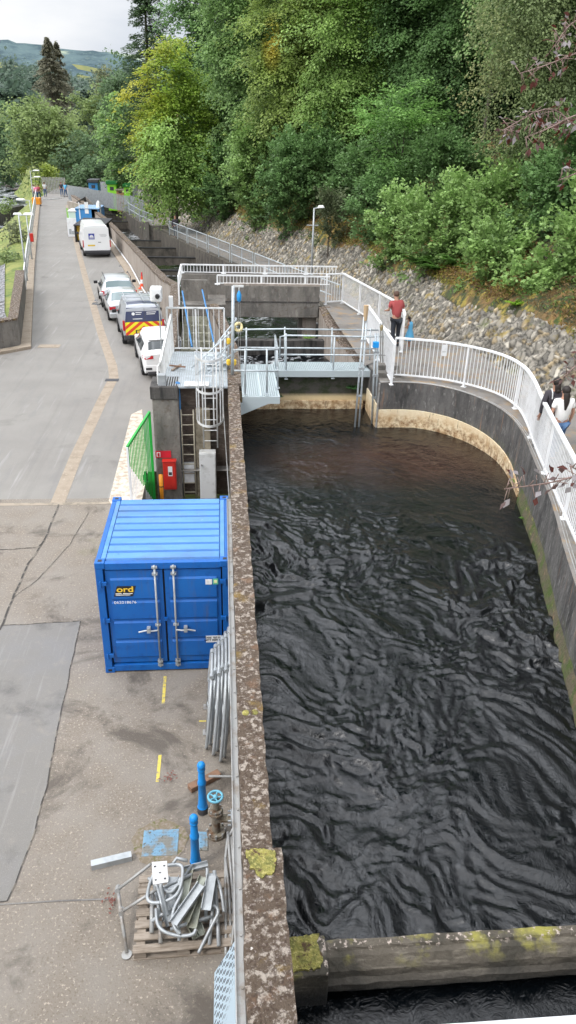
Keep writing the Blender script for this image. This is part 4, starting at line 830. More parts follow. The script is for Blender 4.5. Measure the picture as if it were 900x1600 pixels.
MB().lathe([(.028, 0), (.028, .08), (.01, .1)], (x0+.05, 8.5700, zc+.05), 8).build('extinguisher_pictogram', 'signred', t)
text('sign_lettering', 'Fire\npoint', .085, facing_front(b_.x-.13, 8.573, (a.z+b_.z)/2), 'white', t, .001, bold=True)
a = V(278.5, 753, 8.9); b_ = V(304, 722, 8.9)
t = thing('meter_box', 'grey white electrical box behind the thin ladder', 'electrical box', ((a.x+b_.x)/2, 8.9, a.z)); MB().box(a.x, b_.x, 8.78, 8.93, a.z, b_.z).build('case', 'whited', t, bevel=.015); MB().box(a.x+.12, b_.x-.02, 8.765, 8.779, a.z+.04, b_.z-.04).build('door', 'white', t, bevel=.006)
a = V(313, 773, 8.5); b_ = V(337, 708, 8.5)
t = thing('steel_cabinet', 'tall light grey steel cabinet with a side handle at the foot of the caged ladder', 'cabinet', ((a.x+b_.x)/2, 8.6, PITZ)); MB().box(a.x, b_.x, 8.5, 8.79, PITZ, b_.z).build('case', 'whited', t, bevel=.01); MB().box(a.x+.02, b_.x-.02, 8.486, 8.499, PITZ+.1, b_.z-.03).build('door', 'whited', t, bevel=.005); MB().box(a.x+.04, a.x+.08, 8.455, 8.485, a.z+.9, a.z+.95).build('handle', 'steeld', t)
# orange post
a = U(251, 770, 0); t = thing('marker_post', 'orange plastic marker post with a black band in front of the pillar', 'post', (V(251, 742, 8.2).x, 8.2, PITZ))
x = t.location.x; z1 = V(250, 742, 8.2).z; MB().tube([(x, 8.2, PITZ), (x, 8.2, z1)], .055, 12).build('post', 'orange', t, smooth=True); MB().tube([(x, 8.2, z1-.36), (x, 8.2, z1-.33)], .057, 12).build('band', 'black', t)
# straight ladder
def ladder(label, xl_, xr_, Y, z0, z1, n, m, r=.022):
    t = thing('ladder', label, 'ladder', ((xl_+xr_)/2, Y, z0))
    for x in (xl_, xr_): MB().tube([(x, Y, z0), (x, Y, z1)], r, 8).build('stile', m, t, smooth=True)
    for i in range(n): z = z0+.2+(z1-z0-.35)*i/(n-1); MB().tube([(xl_, Y, z), (xr_, Y, z)], r*.7, 6).build('rung', m, t)
    return t
M['ladderm'] = mat('dull_ladder', (.34, .31, .24), .6, .2)
a = V(285, 700, 8.7); b_ = V(304, 700, 8.7); ladder('narrow dull metal ladder on the recessed wall left of the caged one', a.x, b_.x, 8.70, PITZ, V(283, 640, 8.7).z, 9, 'ladderm')
a = V(321, 680, 8.62); b_ = V(337, 680, 8.62)
t = ladder('white caged access ladder rising from the sunken yard to the steel platform', a.x-.05, b_.x+.05, 8.62, PITZ+1.6, 3.5, 9, 'whited', .02)
cx = (a.x+b_.x)/2
for z in (1.55, 2.45, 3.3):
    P = [(cx+.36*math.cos(u_), 8.62-.02-.62*max(0, math.sin(u_))**.8, z) for u_ in np.linspace(math.pi, 2*math.pi, 3)[:0]]
    P = [(cx-.36*math.cos(u_), 8.62-.62*math.sin(u_), z) for u_ in np.linspace(0, math.pi, 17)]
    h = MB(); A_ = [Vector(p)+Vector((0, 0, .03)) for p in P]; B_ = [Vector(p)-Vector((0, 0, .03)) for p in P]; A2_ = [Vector((cx+(p[0]-cx)*.975, 8.62+(p[1]-8.62)*.98, p[2]+.03)) for p in P]; B2_ = [q-Vector((0, 0, .06)) for q in A2_]
    h.strip(A_, B_); h.strip(A2_, B2_); h.strip(A_, A2_); h.build('cage_hoop', 'whited', t)
for u_ in np.linspace(0, math.pi, 6):
    x, y = cx-.35*math.cos(u_), 8.62-.605*math.sin(u_); MB().beam((x, y, 1.55 if 0 < u_ < 3 else 1.5), (x, y, 3.3), .03, .012).build('cage_strap', 'whited', t)
MB().tube([(cx+.33, 8.7, 2.4), (cx+.5, 8.3, PITZ)], .014, 6).build('stay', 'whited', t)
o = MB().tube([(V(279, 650, 8.85).x, 8.85, 2.5), (V(279, 650, 8.85).x, 8.85, 1.0)], .045, 10); o.tube([(V(281, 650, 8.85).x+.02, 8.83, 2.5), (V(281, 650, 8.85).x+.02, 8.83, -.9)], .02, 8)
tag(o.build('downpipe', 'pipeblue', smooth=True), 'blue pipe running down the recessed wall beside the pillar', 'pipe')
# ================================================================ GREEN RAILING
t = thing('green_railing', 'bright green sloping railing with close vertical bars beside the crazy paving', 'railing', (0, 7, 0))
n0 = V(198.7, 698.7, 6.6); n1 = V(233.5, 644, 8.45)
MB().beam(n0, n1, .05, .07).build('top_rail', 'green', t); MB().beam((n1.x, n1.y, n1.z), (n1.x, n1.y, PITZ), .06, .05).build('end_post', 'green', t); MB().beam((n0.x, n0.y, n0.z), (n0.x, n0.y, -.5), .05, .05).build('end_post', 'white', t)
mb = MB(); mw = MB(); N_ = 17
for i in range(1, N_):
    f = i/N_; p = n0.lerp(n1, f); zb = lerp(n0.z-.45, PITZ, f); mb.beam(p, (p.x, p.y, zb), .022, .014); mw.beam((p.x, p.y, zb), (p.x, p.y, -.9), .022, .014)
mb.build('green_bars', 'green', t); mw.build('white_bars', 'white', t)
mb = MB(); p = n0.lerp(n1, .72); 
for i in range(6): mb.lathe([(.07-.005*i, 0), (.05, .03)], (p.x-.05+random.uniform(-.03, .03), p.y-.08, .05+i*.05), 7)
tag(mb.build('ivy_tuft', mat('ivy', (.02, .10, .03), .8)), 'small dark green ivy tuft growing through the green railing', 'plant')
# ================================================================ STEEL PLATFORM
t = thing('steel_platform', 'grey ribbed steel platform deck between the pillar and the pool wall', 'platform', (1.3, 10, 2.45))
dk = MB().box(.42, 2.24, 8.62, 12.05, 2.40, 2.45); dk.build('deck', 'galvl', t); mb = MB()
for i in range(28): x = .46+i*.064; mb.box(x, x+.022, 8.65, 12.0, 2.451, 2.466)
mb.build('deck_ribs', 'galv', t)
MB().box(1.1, 1.75, 8.56, 8.9, 2.47, 2.50).build('hatch', 'whited', t)
t = thing('platform_railing', 'light grey barred railing across the far end of the steel platform', 'railing', (.5, 12.05, 2.45))
def barred(parent, a, b, h, gap=.12, m='whited', posts=True, top=.05, foot=.12, bw=.018, pstep=1.6, bplate=True):
    a = Vector(a); b = Vector(b); up = Vector((0, 0, h)); L = (b-a).length
    MB().beam(a+up, b+up, top, .045).build('top_rail', m, parent); MB().beam(a+Vector((0, 0, foot)), b+Vector((0, 0, foot)), .035, .03).build('bottom_rail', m, parent)
    mb = MB(); n = max(2, int(L/gap))
    for i in range(1, n): p = a.lerp(b, i/n); mb.beam(p+Vector((0, 0, foot)), p+up, bw, bw)
    mb.build('bars', m, parent)
    if posts:
        k = max(1, int(round(L/pstep)))
        for i in range(k+1):
            p = a.lerp(b, i/k); po = MB().beam(p, p+up, .05, .05).build('post', m, parent)
            if bplate: MB().box(p.x-.08, p.x+.08, p.y-.06, p.y+.06, p.z, p.z+.012).build('base_plate', m, po)
barred(t, (.48, 12.0, 2.45), (2.18, 12.0, 2.45), 1.33, .15, pstep=.85)
t = thing('platform_railing', 'light grey barred railing along the road side of the steel platform', 'railing', (.45, 9, 2.45))
a = V(267, 492, 12.0); b_ = V(250, 568, 9.1); 
MB().beam(a, b_, .06, .07).build('top_rail', 'whited', t); mb = MB(); lo = (Vector((a.x, a.y, 2.35)), Vector((b_.x, b_.y, 2.35)))
for i in range(1, 22): f = i/22; p = a.lerp(b_, f); mb.beam(p, lo[0].lerp(lo[1], f)+Vector((.03, 0, 0)), .02, .02)
mb.build('bars', 'whited', t); MB().beam(lo[0], lo[1], .05, .04).build('bottom_rail', 'whited', t)
for p in (a, b_): MB().beam(p, (p.x+.03, p.y, 2.2), .06, .06).build('post', 'whited', t)
mb = MB(); mb.box(b_.x-.05, b_.x+.17, 8.66, 8.86, 2.0, 2.75); mb.build('junction_casing', 'galv', t, bevel=.02); MB().tube([(b_.x, 9.1, b_.z), (b_.x-.06, 8.9, 2.9), (b_.x-.04, 8.75, 2.2), (b_.x+.1, 8.7, 2.0)], .025, 8).build('end_loop', 'whited', t, smooth=True)
# stair handrails up to the wall top
t = thing('stair_handrail', 'three sloping galvanised tubes of the short stair from the platform up to the wall top', 'handrail', (1.8, 10, 2.45))
for (a, b_) in (((299, 575, 9.6), (371, 510, 10.4)), ((302, 589, 9.6), (372, 527, 10.4)), ((304, 601, 9.5), (374, 544, 10.4)), ((330, 548, 10.9), (370, 498, 11.3))): MB().tube([V(*a), V(*b_)], .024, 8).build('rail', 'galvl', t, smooth=True)
for (px, p0, p1, Y) in ((322, 620, 556, 9.75), (334, 600, 535, 10.3), (345, 600, 530, 10.0), (352, 600, 520, 10.6), (357, 590, 518, 10.3)): MB().tube([V(px, p0, Y), V(px, p1, Y)], .024, 8).build('post', 'galvl', t, smooth=True)
mb = MB()
for i in range(3): mb.box(1.55, 2.22, 10.0+i*.25, 10.3+i*.25, 2.47+.12*i, 2.50+.12*i)
mb.build('step', 'galvl', t)
# ================================================================ GANGWAY
t = thing('steel_gangway', 'galvanised steel gangway with perforated grating across the head of the pool', 'gangway', (4.5, 10.8, 2.4))
grat = mat('grating', (.50, .57, .59), .5, .25)
def grating(x0, x1, y0, y1, z, parent, name='grating'):
    mb = MB(); mb.box(x0, x1, y0, y0+.03, z-.18, z+.01); mb.box(x0, x1, y1-.03, y1, z-.18, z+.01); mb.box(x0, x0+.03, y0+.031, y1-.031, z-.15, z+.009); mb.box(x1-.03, x1, y0+.031, y1-.031, z-.15, z+.009); mb.build('edge_beam', grat, parent)
    g = MB(); x = x0+.05
    while x < x1-.04: g.box(x, x+.018, y0+.031, y1-.031, z-.03, z); x += .055
    y = y0+.06
    while y < y1-.05: g.box(x0+.031, x1-.031, y, y+.03, z-.028, z-.002); y += .075
    g.build(name, grat, parent)
GZ = 2.36
grating(3.62, 6.45, 10.35, 11.25, GZ, t)
grating(2.62, 3.60, 8.0, 11.0, GZ, t)
MB().box(3.08, 3.14, 8.05, 10.9, GZ+.002, GZ+.02).build('hatch_edge', grat, t)
mb = MB().add([(2.56, 8.0, GZ-.18), (2.56, 8.1, GZ-.18), (2.56, 8.0, GZ-.5), (3.3, 8.0, GZ-.18), (3.3, 8.1, GZ-.18)], [(0, 2, 3), (1, 2, 4), (0, 1, 2), (2, 3, 4), (0, 1, 4, 3)]); mb.build('bracket', grat, t)
def tubes(name, label, rails, posts, m='galvl', r=.024, cat='handrail'):
    P0 = V(*rails[0][0]) if len(rails[0][0]) == 3 else Vector(rails[0][0][:3])
    t = thing(name, label, cat, P0)
    for rl in rails: MB().tube([V(*q) for q in rl], r, 8).build('rail', m, t, smooth=True)
    for (a, b_) in posts:
        q = MB().tube([V(*a), V(*b_)], r, 8).build('post', m, t, smooth=True); p = V(*a)
        MB().box(p.x-.05, p.x+.05, p.y-.05, p.y+.05, p.z-.01, p.z+.01).build('foot_plate', m, q)
    return t
tubes('gangway_handrail', 'front handrail of the small grating landing beside the wall', [[(364, 547, 8.05), (434, 546, 8.05), (430, 524, 10.9)], [(366, 579, 8.05), (434, 580, 8.05), (431, 553, 10.9)]], [((383, 616, 8.05), (383, 545, 8.05)), ((417, 615, 8.05), (417, 545, 8.05)), ((434, 606, 8.6), (433, 540, 8.6)), ((431, 586, 10.6), (430, 525, 10.6))])
tubes('gangway_handrail', 'near handrail along the gangway with two tube rails', [[(437, 560, 10.4), (438, 526, 10.4), (447, 524, 10.4), (560, 526, 10.4), (606, 526, 10.4)], [(438, 554, 10.4), (556, 555, 10.4), (600, 554, 10.4)]], [((447, 592, 10.4), (447, 521, 10.4)), ((520, 591, 10.4), (523, 524, 10.4))])
tubes('gangway_handrail', 'far handrail along the gangway with two tube rails', [[(372, 515, 11.2), (446, 514, 11.2), (600, 516, 11.2)], [(374, 543, 11.2), (600, 545, 11.2)]], [((385, 578, 11.2), (385, 512, 11.2)), ((445, 578, 11.2), (445, 511, 11.2)), ((517, 577, 11.2), (519, 512, 11.2)), ((577, 577, 11.2), (579, 513, 11.2))])
# davit pole with blue hoist
t = thing('davit_pole', 'tall grey pole with a short arm carrying a blue hoist on a wire', 'hoist', V(364, 592, 9.7))
MB().tube([V(363, 595, 9.7), V(364.5, 447, 9.7)], .045, 12).build('pole', 'galvl', t, smooth=True); a = V(364, 447, 9.7); MB().beam(a, (a.x+.28, 9.7, a.z+.0), .05, .05).build('arm', 'whited', t)
c = V(373.5, 462, 9.7); MB().tube([(c.x, 9.7, a.z), (c.x, 9.7, c.z+.1)], .025, 8, r2=.01).build('link', 'whited', t)
MB().lathe([(.02, -.17), (.06, -.12), (.065, .02), (.04, .08), (.02, .13)], (c.x, 9.7, c.z), 12).build('hoist', mat('hoist_blue', (.03, .3, .7), .4), t, smooth=True)
mb = MB()
for dx in (-.02, .025): mb.tube([(c.x+dx, 9.7, c.z-.15), (c.x+dx*1.5, 9.7, 2.6)], .006, 5)
mb.build('wire', 'steeld', t)
t = thing('lifebuoy_holder', 'yellow lifebuoy and straps on the stair post beside the davit pole', 'lifebuoy', V(370, 510, 10.3))
c = V(372, 511, 10.25); ring = [(c.x+.10*math.cos(a_), 10.25+.05*math.sin(a_*2), c.z+.10*math.sin(a_)) for a_ in np.linspace(0, 2*math.pi, 22)]
MB().tube(ring, .042, 8).build('ring', mat('buoy_yellow', (.68, .58, .30), .7), t, smooth=True)
for px, py, Y in ((357, 533, 10.2), (357, 566, 9.9), (366, 566, 9.9)): q = V(px, py, Y); MB().lathe([(.03, -.09), (.06, -.05), (.06, .06), (.02, .09)], q, 8).build('float', mat('buoy_yellow2', (.75, .5, .05), .6), t)
# staff poles
for (lab, pts, w) in (('tall galvanised double staff pole with a wooden tip standing in the pool, left one', ((571, 495), (557.5, 668)), .05), ('tall galvanised double staff pole in the pool beside the curved wall, right one', ((589, 521), (584, 662)), .04)):
    Yb = 9.0 if w == .05 else 9.25; a = V(*pts[1], Yb); b_ = V(*pts[0], Yb+.0); t = thing('staff_pole', lab, 'pole', (a.x, a.y, .9)); d = (b_-a); a2 = a-d*.12
    for s in (-.06, .06): MB().tube([a2+Vector((s, 0, 0)), b_+Vector((s*.6, 0, 0))], .026, 8).build('tube', 'galvl', t, smooth=True)
    for f in (.3, .55, .8): p = a.lerp(b_, f); MB().beam(p-Vector((.08, 0, 0)), p+Vector((.08, 0, 0)), .05, .05).build('clamp', 'galv', t)
    if w == .05: MB().tube([b_-d*.03, b_-d.normalized()*.55+Vector((0, 0, 0)), b_+d*.02][0:1]+[b_+d.normalized()*.3], .05, 8, r2=.07).build('wooden_tip', mat('pale_wood', (.5, .36, .22), .8), t)
    else: q = V(587, 538, Yb-.05); MB().box(q.x-.08, q.x+.08, q.y-.08, q.y+.02, q.z-.08, q.z+.08).build('blue_box', mat('box_blue', (.02, .32, .8), .4), t, bevel=.01)
t = thing('pole_bracket', 'dark pipework and bracket with a small lamp beside the gangway end', 'pipework', V(592, 560, 10.0))
mb = MB()
for (a, b_) in (((595, 505, 10), (594, 590, 10)), ((598, 505, 10), (598, 590, 10)), ((560, 555, 10), (604, 555, 10))): mb.tube([V(*a), V(*b_)], .02, 6)
mb.build('tubes', 'steeld', t); MB().lathe([(.03, -.08), (.05, .02), (.03, .08)], V(596, 512, 10), 8).build('lamp', mat('brass', (.3, .24, .12), .5), t)
# ================================================================ FENCES
def fence_run(name, label, P, h, m='white', gap=.105, panel=1.9, z=2.452, plates=True, cat='fence'):
    P = [Vector(p) for p in P]; L = [0]
    for a, b in zip(P, P[1:]): L.append(L[-1]+(b-a).length)
    def at(s):
        s = max(0, min(L[-1], s))
        for i in range(len(P)-1):
            if s <= L[i+1]+1e-6: return P[i].lerp(P[i+1], (s-L[i])/max(1e-6, L[i+1]-L[i]))
        return P[-1]
    t = thing(name, label, cat, P[0]); n = max(1, int(round(L[-1]/panel))); pl = L[-1]/n
    for k in range(n):
        s0, s1 = k*pl, (k+1)*pl; S_ = np.linspace(s0, s1, 7)
        tp = MB(); A_ = [at(s)+Vector((0, 0, h)) for s in S_]; 
        for a, b in zip(A_, A_[1:]): tp.beam(a, b+(b-a)*.02, .085, .045)
        tp.build('top_rail', m, t); bt = MB(); A_ = [at(s)+Vector((0, 0, .1)) for s in S_]
        for a, b in zip(A_, A_[1:]): bt.beam(a, b+(b-a)*.02, .04, .04)
        bt.build('bottom_rail', m, t); mb = MB(); q = int(pl/gap)
        for i in range(1, q): p = at(s0+pl*i/q); mb.beam(p+Vector((0, 0, .1)), p+Vector((0, 0, h)), .016, .016)
        mb.build('bars', m, t)
    for k in range(n+1):
        p = at(k*pl); d = (at(k*pl+.05)-at(k*pl-.05)).normalized(); nn = Vector((d.y, -d.x, 0)); po = MB().beam(p, p+Vector((0, 0, h)), .06, .05, up=d).build('post', m, t)
        if plates: MB().beam(p-d*.07+Vector((0, 0, .006)), p+d*.07+Vector((0, 0, .006)), .11, .010).build('base_plate', m, po)
    return t
FP_ = [U(x, y, 2.452) for x, y in ((613, 590), (640, 592), (690, 597), (741, 608), (778, 620), (806, 638), (821, 662))]
FP_ = [(p.x, p.y, 2.452) for p in FP_]; p = U(835, 705, 2.452); q = U(881, 812, 2.452); FP_ += [(p.x, p.y, 2.452), (q.x, q.y, 2.452)]; d = (Vector(FP_[-1])-Vector(FP_[-2])).normalized(); FP_ += [tuple(Vector(FP_[-1])+d*6)]
fence_run('curved_fence', 'white barred safety fence curving round the pool edge beside the footpath', smoothpts(FP_, 1), 1.12)
nb = thing('notice', 'white paper notice fixed on the curved white fence', 'notice', V(694, 547, 8.35)); a = V(688.5, 556, 8.3); b_ = V(699.5, 538.5, 8.3); MB().box(a.x, b_.x, 8.28, 8.29, a.z, b_.z).build('sheet', 'white', nb); MB().box(a.x+.02, b_.x-.02, 8.277, 8.279, a.z+.1, a.z+.13).build('faint_line', 'whited', nb)
a = U(611, 601, 2.45); b_ = V(571, 530, 13.6)
fence_run('stair_fence', 'white barred fence beside the steps where the man in red leans', [(a.x, a.y, 2.45), (b_.x, b_.y, 2.45)], 1.12, panel=2.3)
a = U(534, 474, 2.45); b_ = U(624, 532, 2.45)
fence_run('path_fence', 'white barred fence between the raised path and the lower path beside the rubble wall', [(a.x, a.y, 2.45), (b_.x, b_.y, 2.45)], 1.15, panel=1.9)
c_ = U(608, 546, 2.45); fence_run('gate_fence', 'short white barred return fence at the end of the path fence', [(b_.x, b_.y, 2.45), (b_.x-.25, b_.y-1.4, 2.45)], 1.15, panel=1.4)
fence_run('bridge_end_fence', 'tall white barred fence closing the right end of the concrete footbridge', [(6.2, BY0+.35, 2.45), (a.x, a.y, 2.45)], 1.15, panel=1.6)
# steps next to stair fence
t = thing('concrete_steps', 'small concrete steps between the gangway end and the curved fence', 'steps', (6.6, 9.6, 2.2))
for i in range(3): MB().box(6.46, 7.1, 9.1+i*.3, 9.4+i*.3, 2.2, 2.46+.13*i).build('step', 'conc', t, bevel=.01)
# path rails: galvanised sections
cps = [Vector((p[0]+.2, p[1], p[2]+.06)) for p in CR]
labs = ['nearest section, just beyond the concrete footbridge', 'middle section', 'far section by the foaming pool', 'farthest section near the silver fence']
def cr_at(y): return Vector((float(np.interp(y, [p.y for p in cps], [p.x for p in cps])), y, float(np.interp(y, [p.y for p in cps], [p.z for p in cps]))))
segs = [(21.6, 27.5), (27.9, 33), (33.4, 38), (38.4, 43.5), (43.9, 49.5), (49.9, 56), (62, 68), (68.4, 75), (75.4, 82)]
words = ['nearest the bridge', 'second from the bridge', 'third from the bridge', 'fourth from the bridge', 'fifth from the bridge', 'beside the walker', 'past the basin wall', 'eighth from the bridge', 'farthest, below the silver fence']
for (ya, yb), w_ in zip(segs, words):
    t = thing('path_rail', 'galvanised two rail guard section along the lower footpath, '+w_, 'railing', cr_at(ya), group='guard rail sections beside the fish ladder'); a, b = cr_at(ya), cr_at(yb)
    for h in (.55, 1.1): MB().tube([a+Vector((0, 0, h)), b+Vector((0, 0, h))], .03, 6).build('rail', 'galvl', t)
    mb = MB(); n = int((b-a).length/.22)
    for i in range(n): p = a.lerp(b, i/n); mb.beam(p+Vector((0, 0, .1)), p+Vector((0, 0, 1.08)), .012, .012)
    mb.build('bars', 'galvl', t)
    for f in (0, .5, 1): p = a.lerp(b, f); MB().tube([p, p+Vector((0, 0, 1.12))], .032, 6).build('post', 'galvl', t)
# left road railing
t = thing('road_railing', 'long white rail on posts along the left kerb of the road', 'railing', (-9, 34, .1))
LP_ = [(p.x, p.y, .12) for p in offs(LR[1:], -.35)]; MB().tube([(x, y, z+1.05) for x, y, z in LP_], .04, 6).build('rail', 'white', t); MB().tube([(x, y, z+.5) for x, y, z in LP_], .025, 6).build('rail', 'whited', t)
for p in resample(LP_, 2.4): MB().tube([p, p+Vector((0, 0, 1.05))], .03, 6).build('post', 'whited', t)
t = thing('mesh_infill', 'fine grey mesh infill behind the left road railing', 'mesh', (-9, 34, .1)); mb = MB()
for p in resample(LP_, .18): mb.beam(p+Vector((0, 0, .05)), p+Vector((0, 0, 1.0)), .012, .012)
mb.build('mesh', 'galv', t)
# far palisade fence and gate
def palisade(label, P, h, m='galvl', step=.2, w=.13):
    P = [Vector(p) for p in P]; t = thing('palisade_fence', label, 'fence', P[0]); mb = MB()
    for p in resample(P, step): mb.beam(p, p+Vector((0, 0, h*random.uniform(.985, 1.015))), w, .02)
    mb.build('pales', m, t)
    for z in (.3, h-.3):
        mb = MB()
        for a, b in zip(P, P[1:]): mb.beam(a+Vector((0, .06, z)), b+Vector((0, .06, z)), .05, .05)
        mb.build('rail', 'galv', t)
def G(px, py, z=0): p = U(px, py, z); return (p.x, p.y, z)
palisade('tall silver palisade fence curving round the far end of the fish ladder', [G(108, 311), G(140, 318, .1), G(178, 327, .2), G(205, 332, 0.0)], 1.6, 'galv')
palisade('tall silver palisade fence running toward the yellow beech', [G(205, 332), G(226, 342)], 1.7, 'galv')
palisade('dull grey palisade fence closing the far end of the road', [G(68, 302), G(103, 303)], 2.0, 'steeld')
palisade('silver palisade fence behind the coloured boxes', [G(150, 301), G(215, 311)], 1.5, 'galv')
o = MB().beam(G(66, 312, .7), G(98, 310, .7), .12, .12).build('barrier_beam', 'whited'); tag(o, 'low white barrier beam across the far end of the road', 'barrier')
o = MB().beam(G(63, 311, .5), G(63, 330, .5), .1, .5); 
t = thing('kiosk_box', 'small orange brown box on posts at the far left end of the road', 'box', G(56, 318)); p = V(56, 313, 82); MB().box(p.x-.45, p.x+.45, 82, 82.8, p.z-.45, p.z+.25).build('box', 'orange', t, bevel=.03); MB().box(p.x-.5, p.x-.4, 82.1, 82.2, 0, p.z-.5).build('leg', 'darkt', t); MB().box(p.x+.4, p.x+.5, 82.1, 82.2, 0, p.z-.5).build('leg', 'darkt', t)
# green bank right at far end
o = MB().quad(G(103, 325, .05), G(116, 325, .05), G(118, 350, .05), G(106, 350, .05)); struct('grass_verge', o, mat('bright_grass', (.13, .26, .04), .9, bump=1, bscale=9))
# far low wall right of road
t = MB().beam(G(108, 322, .5), G(150, 333, .5), .3, 1.0).build('garden_wall', 'conc_l'); tag(t, 'low pale concrete wall at the foot of the silver fence beyond the parked vans', 'wall')
t = thing('arched_wall', 'dark low curved concrete wall behind the blue site cabin', 'wall', G(130, 330)); wall_strip(MB(), [G(120, 330)[:2], G(135, 327)[:2], G(150, 334)[:2]], [(x, y+.4) for x, y, z in (G(120, 330), G(135, 327), G(150, 334))], -.5, [.9, 1.3, .7]).build('wall', 'conc', t)
# coloured boxes far (beyond silver fence)
def far_box(label, x0, x1, y0, y1, Y, body, roofm, cat='cabin', name='cabin'):
    a = V(x0, y1, Y); b_ = V(x1, y0, Y); t = thing(name, label, cat, ((a.x+b_.x)/2, Y, a.z)); h = b_.z-a.z
    MB().box(a.x, b_.x, Y, Y+2.2, a.z-2, a.z+h*.72).build('body', body, t, bevel=.03); MB().box(a.x-.12, b_.x+.12, Y-.15, Y+2.3, a.z+h*.72, b_.z).build('roof', roofm, t, bevel=.03); MB().box(a.x+(b_.x-a.x)*.3, b_.x-(b_.x-a.x)*.3, Y-.02, Y-.002, a.z+h*.2, a.z+h*.5).build('window', 'darkt', t)
vb_ = mat('vivid_blue', (.05, .24, .55), .5); lg = mat('lime', (.3, .75, .05), .5); br = mat('brownish', (.42, .22, .12), .7)
far_box('small bright blue hut with dark roof behind the silver fence', 139, 152, 281, 297, 89, vb_, 'darkt', name='hut', cat='hut')
far_box('lime green hut behind the silver fence, left of the two', 168, 181, 283, 301, 87, lg, 'dgreen', name='hut', cat='hut')
far_box('lime green hut half hidden by the yellow tree', 194, 203, 288, 303, 86, lg, 'dgreen', name='hut', cat='hut')
far_box('low brown wooden box between the lime huts', 182, 193, 296, 303, 86.5, br, 'wood', name='crate', cat='crate')
# ---- site cabins by the road
def cabin(label, px, name, body, front, roofm, Y, D, open_front=True):
    x0, x1, yt, yb = px; a = V(x0, yb, Y); b_ = V(x1, yt, Y); t = thing(name, label, 'container', ((a.x+b_.x)/2, Y, 0))
    X0, X1, Z = a.x, b_.x, b_.z
    MB().box(X0, X0+.12, Y, Y+D, 0, Z-.06).build('side_wall', body, t); MB().box(X1-.12, X1, Y, Y+D, 0, Z-.06).build('side_wall', body, t); MB().box(X0, X1, Y+D, Y+D+.1, 0, Z-.06).build('back_wall', body, t); MB().box(X0-.04, X1+.04, Y-.06, Y+D+.1, Z-.06, Z).build('roof', roofm, t); MB().box(X0, X1, Y, Y+D, .02, .1).build('floor', body, t)
    return t, X0, X1, Z
t, X0, X1, Z = cabin('black box cabin with yellow inner panels and flat dark roof behind the white van', (119, 162, 352, 388), 'box_cabin', 'black', 'black', mat('dark_roof', (.045, .045, .05), .8), 53.5, 5.0)
MB().box(X0+.13, X1-.13, 53.9, 54.0, .1, Z-.1).build('inner_panel', mat('inner_yellow', (.65, .42, .05), .6), t); MB().box(X0+.7, X1-1.0, 53.85, 53.89, .3, Z-.25).build('inner_door', 'whited', t); MB().box(X0+1.0, X0+1.6, 53.82, 53.845, Z-.6, Z-.25).build('dark_opening', 'black', t)
t, X0, X1, Z = cabin('blue site cabin with open side behind the black box cabin', (119, 154, 326, 345), 'site_cabin', vb_, vb_, mat('faded_blue_roof', (.2, .33, .5), .6), 66, 3.5)
MB().box(X0+.13, X0+1.5, 66.0, 66.05, .1, Z-.1).build('door_panel', vb_, t); MB().box(X0+1.6, X1-.13, 67.0, 67.1, .1, Z-.1).build('dark_interior', 'black', t)
mb = MB(); mb.box(X0+.35, X0+.45, 65.97, 65.999, .4, 1.9); mb.box(X0+.9, X0+1.25, 65.97, 65.999, .9, 1.9); mb.build('window', 'white', t)
a = V(107, 371, 56.5); b_ = V(118.5, 341, 56.5); t = thing('hoarding_board', 'upright white hoarding board standing left of the black box cabin', 'board', (a.x, 56.5, 0)); MB().box(a.x, b_.x, 56.5, 56.6, 0.02, b_.z).build('panel', 'white', t); 
mb = MB(); mb.box(a.x+.1, a.x+.3, 56.48, 56.498, b_.z-1.25, b_.z-.85); mb.box(a.x+.33, b_.x-.06, 56.48, 56.498, b_.z-1.25, b_.z-1.0); mb.build('printed_mark', 'galv', t)
a = V(108, 345, 66); b_ = V(118, 326, 66); t = thing('water_tank', 'pale green white tank cabinet beside the blue site cabin', 'tank', (a.x, 66, 0)); MB().box(a.x, b_.x, 66, 68, 0, b_.z-.3).build('body', mat('pale_green', (.55, .68, .62), .6), t, bevel=.06); MB().box(a.x-.05, b_.x+.05, 65.95, 68.05, b_.z-.3, b_.z-.15).build('lid', 'white', t, bevel=.05)
a = V(155, 345, 68); t = thing('gas_cylinder', 'white upright cylinder right of the blue site cabin', 'cylinder', (a.x+.2, 67, 0)); MB().lathe([(.2, 0), (.22, .1), (.22, 1.6), (.14, 1.85), (.05, 1.95)], (a.x+.2, 67, 0), 14).build('body', 'white', t, smooth=True); MB().lathe([(.23, .8), (.23, .86)], (a.x+.2, 67, 0), 14).build('band', 'galv', t)
# ================================================================ LAMPS, CONE, CAMERA
def lamp(label, top, h, reach, z0, s=1, m='galv'):
    x, y = top[0], top[1]; t = thing('street_lamp', label, 'street lamp', (x, y, z0), group='street lamps')
    MB().tube([(x, y, z0), (x, y, z0+h)], .07*s, 10, r2=.04*s).build('pole', m, t, smooth=True)
    MB().tube([(x, y, z0+h-.03), (x+reach, y, z0+h+.03)], .03*s, 6).build('arm', m, t)
    a, b = min(x+reach*.6, x+reach*1.9), max(x+reach*.6, x+reach*1.9)
    hd = MB(); hd.add([(a, y-.12, z0+h), (b, y-.12, z0+h+.02), (b, y+.12, z0+h+.02), (a, y+.12, z0+h), (a+.05, y-.08, z0+h+.13), (b-.08, y-.08, z0+h+.14), (b-.08, y+.08, z0+h+.14), (a+.05, y+.08, z0+h+.13)], [(3, 2, 1, 0), (4, 5, 6, 7), (0, 1, 5, 4), (1, 2, 6, 5), (2, 3, 7, 6), (3, 0, 4, 7)])
    hd.build('lamp_head', 'white', t, bevel=.03)
    return t
